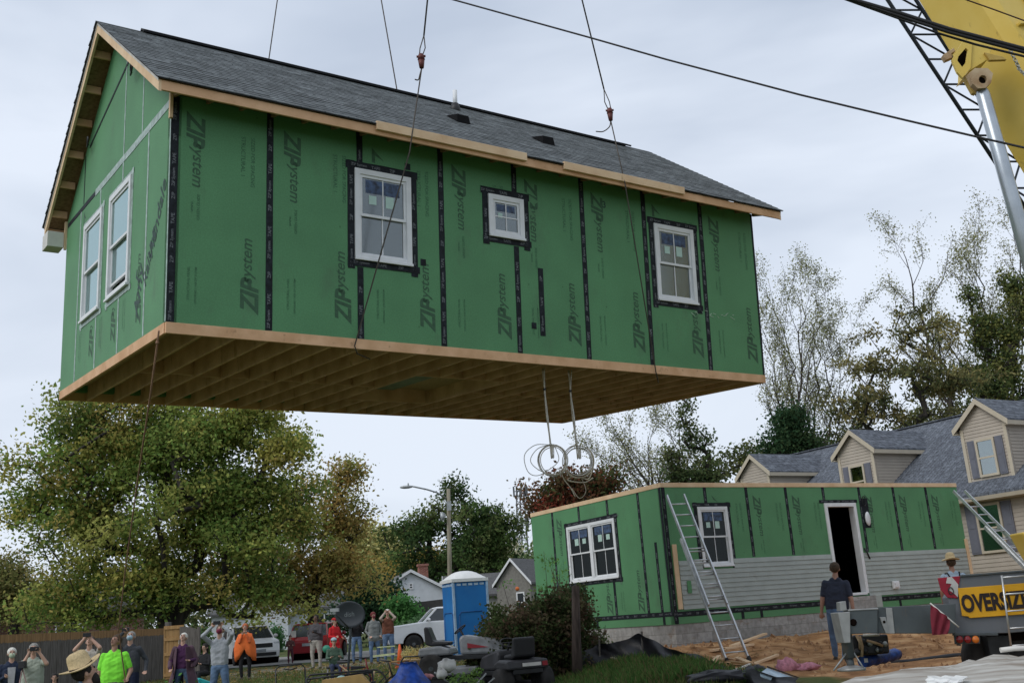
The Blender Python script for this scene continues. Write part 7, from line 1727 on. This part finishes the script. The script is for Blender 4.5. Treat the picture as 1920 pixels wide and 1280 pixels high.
sheet('sheet', [(1770, 1262, 9.3), (2050, 1240, 9.3), (2050, 1215, 11.2), (1815, 1232, 11.2)], 0, wt, 7, amp=.025)
sheet('torn_sheet', [(1735, 1275, 7.6), (1800, 1275, 7.7), (1815, 1262, 8.3), (1742, 1262, 8.2)], 0, mat('bright_sheet', (.75, .75, .72), .5), 3, 8, 4, .01)
sheet('sheet', [(1880, 1300, 7.0), (2100, 1290, 7.0), (2100, 1262, 8.0), (1900, 1280, 7.6)], 0, blkp, 3, 10, 4, .01)
mb = MB(); mb.tube([at(1876, 1218, 10.2)-o, at(1900, 1215, 10.2)-o, at(1990, 1212, 10.2)-o], .025, 6); mb.build('edge_pipe', offwhite, t)
mb = MB(); mb.add([at(1450, 1400, 6.6)-o-V((0, 0, .0)), at(2200, 1400, 6.6)-o, at(2200, 1238, 10.9)-o, at(1660, 1262, 10.4)-o], [(0, 1, 2, 3)]); mb.build('ballast', mat('heap_brown', (.10, .07, .05), .95), t)
mb = MB(); mb.tube([gp(1640, 1244), at(1705, 1240, 13.5)*0+gp(1705, 1240), gp(1790, 1230), gp(1850, 1226)], .05, 6); tag(mb.build('drain_pipe', black), 'black corrugated pipe lying along the dirt behind the white heap', 'pipe')

# satellite dish
sd2 = empty('satellite_dish', 'grey satellite dish on a pole among the yard machines', 'satellite dish', Z(648, 20)); o = sd2.location
c = at(656, 1151, 20)-o; mb = MB(); n = 24; vs = []; rings = 7
R_ = Matrix.Rotation(-.25, 3, 'Z') @ Matrix.Rotation(.28, 3, 'X')
for i in range(rings):
    r_ = .01+i/(rings-1); 
    for j in range(n):
        a = 2*pi*j/n; vs.append(c+R_ @ V((.30*r_*math.cos(a), .07-.07*r_*r_, .245*r_*math.sin(a))))
mb.add(vs, [(i*n+j, i*n+(j+1) % n, (i+1)*n+(j+1) % n, (i+1)*n+j) for i in range(rings-1) for j in range(n)]+[tuple(range(n))], 0, True)
q = mb.build('reflector', mat('dish_grey', (.075, .085, .10), .5, var=.06), sd2); q.modifiers.new('s', 'SOLIDIFY').thickness = .008
mb = MB(); mb.text('dish', .13, lambda a, b: c+R_ @ V((a-.02, -.005+.02, b)), 0, .0, .2); mb.build('dish_lettering', mat('dish_print', (.25, .28, .30), .5), sd2)
mb = MB(); e = at(627, 1143, 19.6)-o; mb.tube([c+V((-.02, .02, -.25)), e+V((.05, .05, -.12)), e], .014, 6); mb.build('feed_arm', gryd, sd2)
mb = MB(); mb.box(e.x-.07, e.x+.08, e.y-.05, e.y+.05, e.z-.03, e.z+.03); mb.tube([e, e-V((0, 0, .08))], .03, 8); mb.build('receiver', mat('receiver_grey', (.42, .45, .46), .5), sd2)
mb = MB(); mb.tube([c+V((0, .12, -.05)), c+V((-.03, .16, -.35)), (-.03, .14, .0)], .022, 8); mb.build('pole', gryd, sd2)
# mower-like machines
def mower(label, loc, rot, hoodm, decal=None):
    r = empty('riding_mower', label, 'riding mower', loc, rot, scale=1.0)
    mb = MB(); mb.prism([(-.75, .42), (.85, .38), (.85, .46), (-.75, .5)], -.3, .3); mb.build('chassis', blackmetal, r, .01)
    mb = MB(); mb.prism([(.05, .48), (.88, .46), (.90, .62), (.80, .74), (.10, .86), (.02, .8)], -.27, .27); mb.v = [(x, y*(1-.18*max(0, (z-.6)/.26)), z) for x, y, z in mb.v]; mb.build('hood', hoodm, r, .05)
    if decal: 
        for s in (-1, 1): mb = MB(); mb.prism([(.2, .70), (.62, .60), (.2, .60)], s*.272-.003, s*.272+.003); mb.build('decal', decal, r)
    mb = MB(); mb.prism([(-.78, .5), (-.1, .5), (-.15, .62), (-.35, .68), (-.75, .66)], -.42, .42); mb.build('rear_fender', hoodm, r, .04)
    mb = MB(); mb.prism([(-.55, .68), (-.18, .68), (-.16, .75), (-.5, .78), (-.60, 1.06), (-.68, 1.06), (-.66, .72)], -.22, .22); mb.build('seat', black, r, .045)
    mb = MB(); mb.tube([(.02+.17*math.cos(t)*.6, .17*math.sin(t), .97+.17*math.cos(t)*.45) for t in [i*pi/10 for i in range(21)]], .014, 6, cap=False)
    mb.tube([(.02, -.16, .97), (.02, .16, .97)], .012, 5); mb.build('steering_wheel', black, r)
    mb = MB(); mb.tube([(.14, 0, .72), (.02, 0, .97)], .022, 6); mb.build('steering_column', blackmetal, r)
    for (x, s, rr_, w) in ((.66, -1, .19, .15), (.66, 1, .19, .15), (-.5, -1, .27, .24), (-.5, 1, .27, .24)): wheel(r, (x, s*(.38 if x > 0 else .4), rr_), rr_, w, gryd)
    mb = MB(); mb.prism([(-.22, .12), (.42, .12), (.40, .26), (-.2, .26)], -.5, .5); mb.build('mowing_deck', hoodm, r, .03)
    return r
silverp = mat('mower_grey', (.20, .21, .22), .4, var=.15); mower_blk = mat('mower_dark', (.03, .03, .033), .5, var=.2); reddec = mat('decal_red', (.30, .02, .03), .4)
mA = mower('riding mower with black seat and grey hood with red flash', Z(868, 22, .36), -.12, silverp, reddec)
mB_ = mower('dark riding mower seen from behind with wide rear tyres', Z(962, 20.8, .05), pi/2+.45, mower_blk)
mb = MB(); mb.box(-.79, -.775, -.25, .12, .55, .61); mb.build('fender_label', offwhite, mB_); mb = MB(); mb.box(-.79, -.775, -.38, -.28, .54, .62); mb.build('reflector', reddec, mB_)
def frame_obj(name, label, cat, loc, rot, tubes, r=.013, m=blackmetal, part='frame_tube'):
    t = empty(name, label, cat, loc, rot)
    for q in tubes: mb = MB(); mb.tube(q, r, 6); mb.build(part, m, t)
    return t
def U_(w, y0, z0, y1, z1, cut=.06): return [(-w, y0, z0), (-w, y1, z1-cut), (-w+cut, y1, z1), (w-cut, y1, z1), (w, y1, z1-cut), (w, y0, z0)]
hm_ = frame_obj('push_mower', 'folding handle of a push mower standing in the grass', 'push mower', Z(548, 19.6), .25, [U_(.26, .0, .05, .55, .98), U_(.24, .02, .1, .38, .62), [(-.25, .25, .45), (.25, .25, .45)], [(-.12, .5, .93), (0, .52, .9), (.12, .5, .93)]])
mb = MB(); mb.lathe([(.24, .08), (.27, .16), (.22, .24), (.1, .28)], 16, (0, -.2, 0)); mb.build('deck', blackmetal, hm_)
for s in (-1, 1):
    for y in (-.42, .02): wheel(hm_, (s*.27, y, .1), .1, .05, gryd, 'x')
fr = frame_obj('exercise_rack', 'tangled black tube exercise frame with pale blue seat pad', 'exercise rack', Z(640, 18.6), .2, [U_(.55, -.1, 0, .1, .86), U_(.52, .5, 0, .35, .80), [(-.55, -.05, .80), (.55, .0, .84)], [(-.5, .1, .55), (.5, .1, .6)], [(-.62, -.3, .35), (-.1, 0, .62), (.6, .2, .66)], [(-.2, 0, 0), (-.2, .05, .8)], [(.15, 0, .1), (.15, .05, .86)], [(.3, 0, .84), (.62, .1, .2)], [(-.55, 0, .5), (-.75, -.2, .1)]], .016)
mb = MB(); mb.sphere((.02, -.05, .72), (.11, .08, .1), 12); mb.build('seat_pad', mat('pale_teal', (.32, .50, .48), .6), fr)
for (a, b) in (((-.05, -.1, .72), (.12, -.2, .15)), ((.38, -.05, .8), (.55, -.15, .2))): mb = MB(); mb.tube([a, b], .018, 6); mb.build('pale_strut', galv, fr)
mb = MB(); mb.hexa([(-.32, .3, .28), (.3, .3, .3), (.3, .36, .3), (-.32, .36, .28), (-.32, .2, .55), (.34, .2, .56), (.34, .26, .56), (-.32, .26, .55)]); mb.build('cloth_pad', mat('blue_grey_cloth', (.13, .17, .22), .8, var=.6, scale=12), fr)
tn_ = empty('cardboard_sheet', 'tan sheet of cardboard lying over the rack at the bottom edge', 'cardboard', Z(640, 17.0)); o = tn_.location
mb = MB(); mb.hexa([at(600, 1300, 17)-o, at(705, 1290, 17)-o, at(705, 1290, 17.3)-o, at(600, 1300, 17.3)-o, at(604, 1274, 17)-o, at(676, 1263, 17)-o, at(680, 1262, 17.3)-o, at(608, 1273, 17.3)-o]); mb.build('sheet', mat('cardboard_tan', (.42, .27, .10), .8, var=.1), tn_, .005)
# blue tarp over a box
tb = empty('blue_tarp', 'bright blue tarp draped over a low pile at the bottom edge', 'tarp', Z(768, 18.0)); o = tb.location; mb = MB(); n = 22; vs = []; R5 = [(1241, 14), (1250, 17), (1262, 24), (1278, 36), (1300, 48)]
for (py, hw_) in R5:
    for j in range(n): a = 2*pi*j/n; c = at(766, py, 18.0)-o; w_ = hw_*18/F*(1+.10*math.sin(a*5+py*.1)); vs.append(c+V((w_*math.cos(a), w_*.7*math.sin(a), .015*math.sin(a*4))))
mb.add(vs, [(i*n+j, i*n+(j+1) % n, (i+1)*n+(j+1) % n, (i+1)*n+j) for i in range(len(R5)-1) for j in range(n)]+[tuple(range(n))], 0, True); mb.build('sheet', mat('bright_blue_tarp', (.012, .06, .32), .4, var=.4, scale=7, bump=.6, bscale=9), tb)
# wheelbarrow with straw
wbw = empty('wheelbarrow', 'wheelbarrow heaped with brown straw beside the riding mower', 'wheelbarrow', Z(802, 24, .12), .1)
mb = MB(); mb.hexa([(-.3, -.2, .35), (.35, -.2, .3), (.35, .2, .3), (-.3, .2, .35), (-.5, -.33, .62), (.62, -.33, .58), (.62, .33, .58), (-.5, .33, .62)]); mb.build('tray', rust, wbw, .02)
wheel(wbw, (.62, 0, .2), .2, .09, gryd)
for s in (-1, 1): mb = MB(); mb.tube([(.65, s*.08, .2), (-.2, s*.2, .36), (-1.0, s*.3, .66)], .018, 6); mb.build('handle', wood_old, wbw); mb = MB(); mb.tube([(-.25, s*.2, .38), (-.35, s*.22, 0)], .014, 6); mb.build('leg', blackmetal, wbw)
pts = [(random.uniform(-.45, .55), random.uniform(-.28, .28), random.uniform(.56, .78)) for _ in range(40)]
foliage('straw_load', pts, .12, 60, .05, [(.28, .19, .08), (.2, .13, .05), (.34, .24, .11)], wbw, 77, aspect=.12)
# wicker/wood chair and small junk
ws = frame_obj('folding_chair', 'broken wooden folding chair between the tarp and the wheelbarrow', 'chair', Z(757, 21.5), .3, [[(-.25, 0, 0), (-.2, .2, .85)], [(.25, 0, 0), (.2, .2, .85)], [(-.25, .35, 0), (-.22, -.05, .5)], [(.25, .35, 0), (.22, -.05, .5)], [(-.22, .1, .5), (.22, .1, .5)], [(-.2, .2, .82), (.2, .2, .82)]], .02, wood_tan2)
mb = MB(); mb.box(-.24, .24, -.1, .3, .47, .5); mb.build('seat', wood_tan2, ws, .006)
bb = empty('grill_cart', 'black folding grill cart with pale arm in front of the blue tarp', 'grill', Z(722, 18.6), .2)
mb = MB(); mb.hexa([(-.32, -.2, .1), (.25, -.2, .02), (.25, .2, .02), (-.32, .2, .1), (-.42, -.2, .66), (.0, -.2, .32), (.0, .2, .32), (-.42, .2, .66)]); mb.build('cabinet', blackmetal, bb, .02)
mb = MB(); mb.tube([(-.12, -.24, .45), (.08, -.24, .25), (.28, -.24, .58)], .018, 6); mb.build('arm', galv, bb)
mb = MB(); mb.box(.28, .34, -.2, -.14, 0, .75); mb.build('upright', blackmetal, bb)
for i, (px, d, lab) in enumerate(((838, 17.8, 'crumpled white plastic bucket among the metal scraps'), (828, 17.4, 'small white cap shaped lid below the bucket'))):
    mb = MB(); lump(mb, (0, 0, 0), (.15, .12, .11) if i == 0 else (.085, .08, .08), 20+i); tag(mb.build('plastic_bucket', mat('grubby_white', (.48, .48, .46), .5, var=.15, scale=8), None, 0, at(px, 1247 if i == 0 else 1262, d)), lab, 'bucket')
js = empty('scrap_heap', 'heap of pale pipes and grey sheet metal left of the dark mower', 'scrap', Z(872, 19.3, .05)); o = js.location; rr = random.Random(5)
for k in range(16):
    a = V((rr.uniform(-.35, .35), rr.uniform(-.3, .3), rr.uniform(.1, .45))); b = a+V((rr.uniform(-.35, .35), rr.uniform(-.2, .2), rr.uniform(-.1, .22))); mb = MB(); mb.tube([a, (a+b)/2+V((0, 0, rr.uniform(-.05, .05))), b], rr.uniform(.01, .02), 6); mb.build('scrap_pipe', rr.choice([galv, offwhite, gryd]), js)
mb = MB(); mb.hexa([(-.25, -.35, .02), (.5, -.35, .1), (.5, .1, .1), (-.25, .1, .02), (-.25, -.35, .04), (.55, -.35, .24), (.55, .1, .24), (-.25, .1, .04)]); mb.build('sheet_metal', gryd, js, .01)
mb = MB(); lump(mb, (0, 0, 0), (.34, .25, .16), 33); mb.build('base_rubble', mower_blk, js)
pts = [(rr.uniform(-.3, .3), rr.uniform(-.1, .3), rr.uniform(.35, .62)) for _ in range(18)]; foliage('sprig_leaves', pts, .09, 24, .03, [(.07, .11, .03), (.05, .09, .025)], js, 88)
mb = MB(); lump(mb, (0, 0, 0), (.13, .08, .05), 41); tag(mb.build('pink_rag', mat('pink_rag', (.45, .2, .2), .8, var=.3, scale=12), None, 0, at(797, 1268, 18.2)), 'pink rag lying between the tarp and the mower wheel', 'rag')
tq = empty('toy_chair', 'small turquoise plastic chair beside the fence end', 'toy chair', Z(386, 28.5), .5)
tqm = mat('turquoise_plastic', (.02, .36, .36), .4)
mb = MB(); mb.hexa([(-.25, -.15, .05), (.25, -.15, .2), (.25, .15, .2), (-.25, .15, .05), (-.2, -.15, .45), (.2, -.15, .28), (.2, .15, .28), (-.2, .15, .45)]); mb.build('seat', tqm, tq, .03)
for s in (-1, 1): mb = MB(); mb.beam((-.22, s*.15, .4), (.28, s*.15, .02), .05, .05); mb.build('leg', tqm, tq)
mb = MB(); mb.sphere((0, 0, 0), (.13, .1, .12), 12); tag(mb.build('green_bucket', mat('green_plastic', (.03, .22, .14), .5), None, 0, at(612, 1216, 34)), 'green round cushion beside the khaki trousers', 'cushion')

# more of the jumble: bicycle, second push mower, stacked garden frames, bins
def bicycle(label, loc, rot, m):
    b = empty('bicycle', label, 'bicycle', loc, rot)
    for x in (-.5, .5):
        mb = MB(); mb.tube([(x+.33*math.cos(a), 0, .33+.33*math.sin(a)) for a in [i*pi/12 for i in range(25)]], .018, 6, cap=False); w_ = mb.build('tyre', rubber, b)
        mb = MB()
        for i in range(12): mb.tube([(x, 0, .33), (x+.32*math.cos(i*pi/6), 0, .33+.32*math.sin(i*pi/6))], .003, 3)
        mb.tube([(x, -.04, .33), (x, .04, .33)], .025, 8); mb.build('spokes', galv, w_)
    mb = MB()
    for q in ([(-.5, 0, .33), (-.12, 0, .3), (-.25, 0, .78), (-.5, 0, .33)], [(-.12, 0, .3), (.32, 0, .72), (-.23, 0, .72)], [(.5, 0, .33), (.34, 0, .74), (.31, 0, .88)]): mb.tube(q, .016, 6)
    mb.build('frame', m, b)
    mb = MB(); mb.tube([(.22, -.26, .92), (.33, -.1, .9), (.33, .1, .9), (.22, .26, .92)], .012, 6); mb.build('handlebar', blackmetal, b)
    mb = MB(); mb.prism([(-.38, .80), (-.12, .82), (-.12, .85), (-.38, .87)], -.06, .06); mb.build('saddle', black, b, .01)
    mb = MB(); mb.lathe([(.09, -.01), (.09, .01)], 16, (-.12, -.03, .3), 'y'); mb.tube([(-.12, -.06, .3), (-.05, -.06, .16)], .01, 5); mb.build('crank', blackmetal, b); return b
bicycle('dark bicycle leaning among the frames left of the blue tarp', Z(700, 20.3), .25, blackmetal)
bicycle('bicycle with red frame standing behind the exercise frame', Z(665, 22.5), -.5, mat('bike_red', (.20, .02, .02), .4))
h2 = frame_obj('push_mower', 'second push mower with bent handle right of the exercise frame', 'push mower', Z(735, 20.2), -.6, [U_(.24, .0, .05, .6, .95), [(-.22, .3, .5), (.22, .3, .5)]])
mb = MB(); mb.lathe([(.24, .08), (.27, .16), (.22, .24), (.1, .28)], 16, (0, -.2, 0)); mb.build('deck', mat('deck_red_brown', (.10, .02, .015), .5), h2)
for s in (-1, 1):
    for y in (-.42, .02): wheel(h2, (s*.27, y, .1), .1, .05, gryd, 'x')
frame_obj('wire_rack', 'low rectangular black wire frame in the grass beside the first push mower', 'wire frame', Z(585, 19.3), .35, [[(-.5, 0, 0), (-.5, 0, .55), (.5, 0, .5), (.5, 0, 0)], [(-.4, .5, 0), (-.42, .45, .62), (.45, .45, .6), (.4, .5, 0)], [(-.5, 0, .55), (-.42, .45, .62)], [(.5, 0, .5), (.45, .45, .6)], [(-.5, 0, .28), (.5, 0, .28)]], .012)
frame_obj('leaning_pipes', 'three rusty pipes leaning across the yard jumble', 'pipes', Z(716, 19.4), .1, [[(-.7, 0, .95), (.25, .05, .1)], [(-.3, .1, 0), (-.1, .1, .8)], [(.1, 0, .1), (.8, .2, .55)]], .015, rust, 'pipe')
kd = empty('seated_person_gear', 'x', 'x') ; bpy.data.objects.remove(kd)
p20 = person('person seated low behind the exercise frame wearing a pale blue cap', Z(628, 30), .3, 1.5, topm=cloth('dull_green', (.06, .10, .07)), legm=cloth('dark_blue_legs', (.03, .04, .08)), skin='light', hair='brown', hat=('cap', cloth('pale_blue_cap', (.35, .48, .52)), None), seated=True, hands=((-.15, -.35, .75), (.15, -.35, .75)), vox=.012)
st_ = empty('camp_stool', 'low dark stool under the person with the pale blue cap', 'stool', p20.location, .3)
mb = MB(); mb.box(-.2, .2, -.15, .2, .36, .39); mb.build('seat', blackc, st_)
for sx in (-1, 1): mb = MB(); mb.tube([(sx*.18, -.12, 0), (sx*.18, .17, .36)], .012, 5); mb.tube([(sx*.18, .17, 0), (sx*.18, -.12, .36)], .012, 5); mb.build('leg', galv, st_)

weather(zipgreen, (.085, .17, .09), .56, .76, 1.6, (1, 1, .5)); weather(sid, (.22, .22, .19), .58, .78, 4, (.6, 1, 1)); weather(blk, (.20, .13, .08), .55, .75, 3, (1, 1, 2))
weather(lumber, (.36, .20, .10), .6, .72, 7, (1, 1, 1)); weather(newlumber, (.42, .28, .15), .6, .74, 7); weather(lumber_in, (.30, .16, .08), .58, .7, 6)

tr = empty('utility_trailer', 'low black utility trailer carrying the grey riding mower', 'trailer', Z(868, 22), -.12)
mb = MB(); mb.box(-1.0, 1.1, -.62, .62, .27, .34); mb.build('bed', blackmetal, tr, .01)
for s_ in (-1, 1): mb = MB(); mb.box(-1.0, 1.1, s_*.62-.02, s_*.62+.02, .34, .42); mb.build('side_rail', blackmetal, tr)
for s_ in (-1, 1): wheel(tr, (-.75, s_*.72, .24), .24, .16, offwhite)
mb = MB(); mb.tube([(-1.0, 0, .3), (-1.7, 0, .25)], .035, 6); mb.build('tow_bar', blackmetal, tr)
# ------------------------------------------------------------------ camera, light, sky
cam = bpy.data.cameras.new('camera'); co = bpy.data.objects.new('camera', cam); COL.objects.link(co)
cam.sensor_width = 36; cam.lens = 36*F/1920; cam.clip_start = .05; cam.clip_end = 5000
co.location = CAM; co.rotation_euler = (Matrix.Rotation(pi/2+TH, 3, 'X') @ Matrix.Rotation(-RO, 3, 'Z')).to_euler()
scene.camera = co
sun_el, sun_az = math.radians(46), math.radians(-125)     # azimuth from +Y towards +X: high on the left
sd_ = bpy.data.lights.new('sun', 'SUN'); so = bpy.data.objects.new('sun', sd_); COL.objects.link(so)
sd_.energy = 1.5; sd_.angle = math.radians(38); sd_.color = (1, .97, .92)
dirv = V((math.sin(sun_az)*math.cos(sun_el), math.cos(sun_az)*math.cos(sun_el), math.sin(sun_el)))
so.rotation_euler = dirv.to_track_quat('Z', 'Y').to_euler()
wd = bpy.data.worlds.new('World'); scene.world = wd; wd.use_nodes = True
nt = wd.node_tree; N, L = nt.nodes, nt.links; N.clear()
out = N.new('ShaderNodeOutputWorld'); bg = N.new('ShaderNodeBackground'); L.new(bg.outputs[0], out.inputs[0])
sk = N.new('ShaderNodeTexSky'); sk.sky_type = 'NISHITA'; sk.sun_disc = False; sk.sun_elevation = sun_el; sk.sun_rotation = sun_az
tc = N.new('ShaderNodeTexCoord'); mp = N.new('ShaderNodeMapping'); mp.inputs['Scale'].default_value = (1.1, 1.1, 3.0)
nz = N.new('ShaderNodeTexNoise'); nz.inputs['Scale'].default_value = 1.5; nz.inputs['Detail'].default_value = 5; nz.inputs['Roughness'].default_value = .5; nz.inputs['Distortion'].default_value = .35
L.new(tc.outputs['Generated'], mp.inputs[0]); L.new(mp.outputs[0], nz.inputs['Vector'])
rp = N.new('ShaderNodeValToRGB'); e = rp.color_ramp.elements
e[0].position = .40; e[0].color = (5.1, 5.85, 7.1, 1); e[1].position = .62; e[1].color = (7.9, 8.6, 9.75, 1)
L.new(nz.outputs[0], rp.inputs[0])
# brighter, whiter towards the horizon
sx = N.new('ShaderNodeSeparateXYZ'); L.new(tc.outputs['Generated'], sx.inputs[0])
mr = N.new('ShaderNodeMapRange'); mr.inputs[1].default_value = 0; mr.inputs[2].default_value = .55; mr.inputs[3].default_value = .6; mr.inputs[4].default_value = 0
L.new(sx.outputs[2], mr.inputs[0])
m1 = N.new('ShaderNodeMix'); m1.data_type = 'RGBA'; m1.inputs[7].default_value = (7.5, 8.1, 9.0, 1)
L.new(mr.outputs[0], m1.inputs[0]); L.new(rp.outputs[0], m1.inputs[6])
m2 = N.new('ShaderNodeMix'); m2.data_type = 'RGBA'; m2.inputs[0].default_value = .93
L.new(sk.outputs[0], m2.inputs[6]); L.new(m1.outputs[2], m2.inputs[7]); L.new(m2.outputs[2], bg.inputs[0])
bg.inputs[1].default_value = .107
scene.view_settings.view_transform = 'Standard'; scene.view_settings.look = 'None'; scene.view_settings.exposure = 0
scene.cycles.use_denoising = True; scene.cycles.max_bounces = 6; scene.cycles.transparent_max_bounces = 12
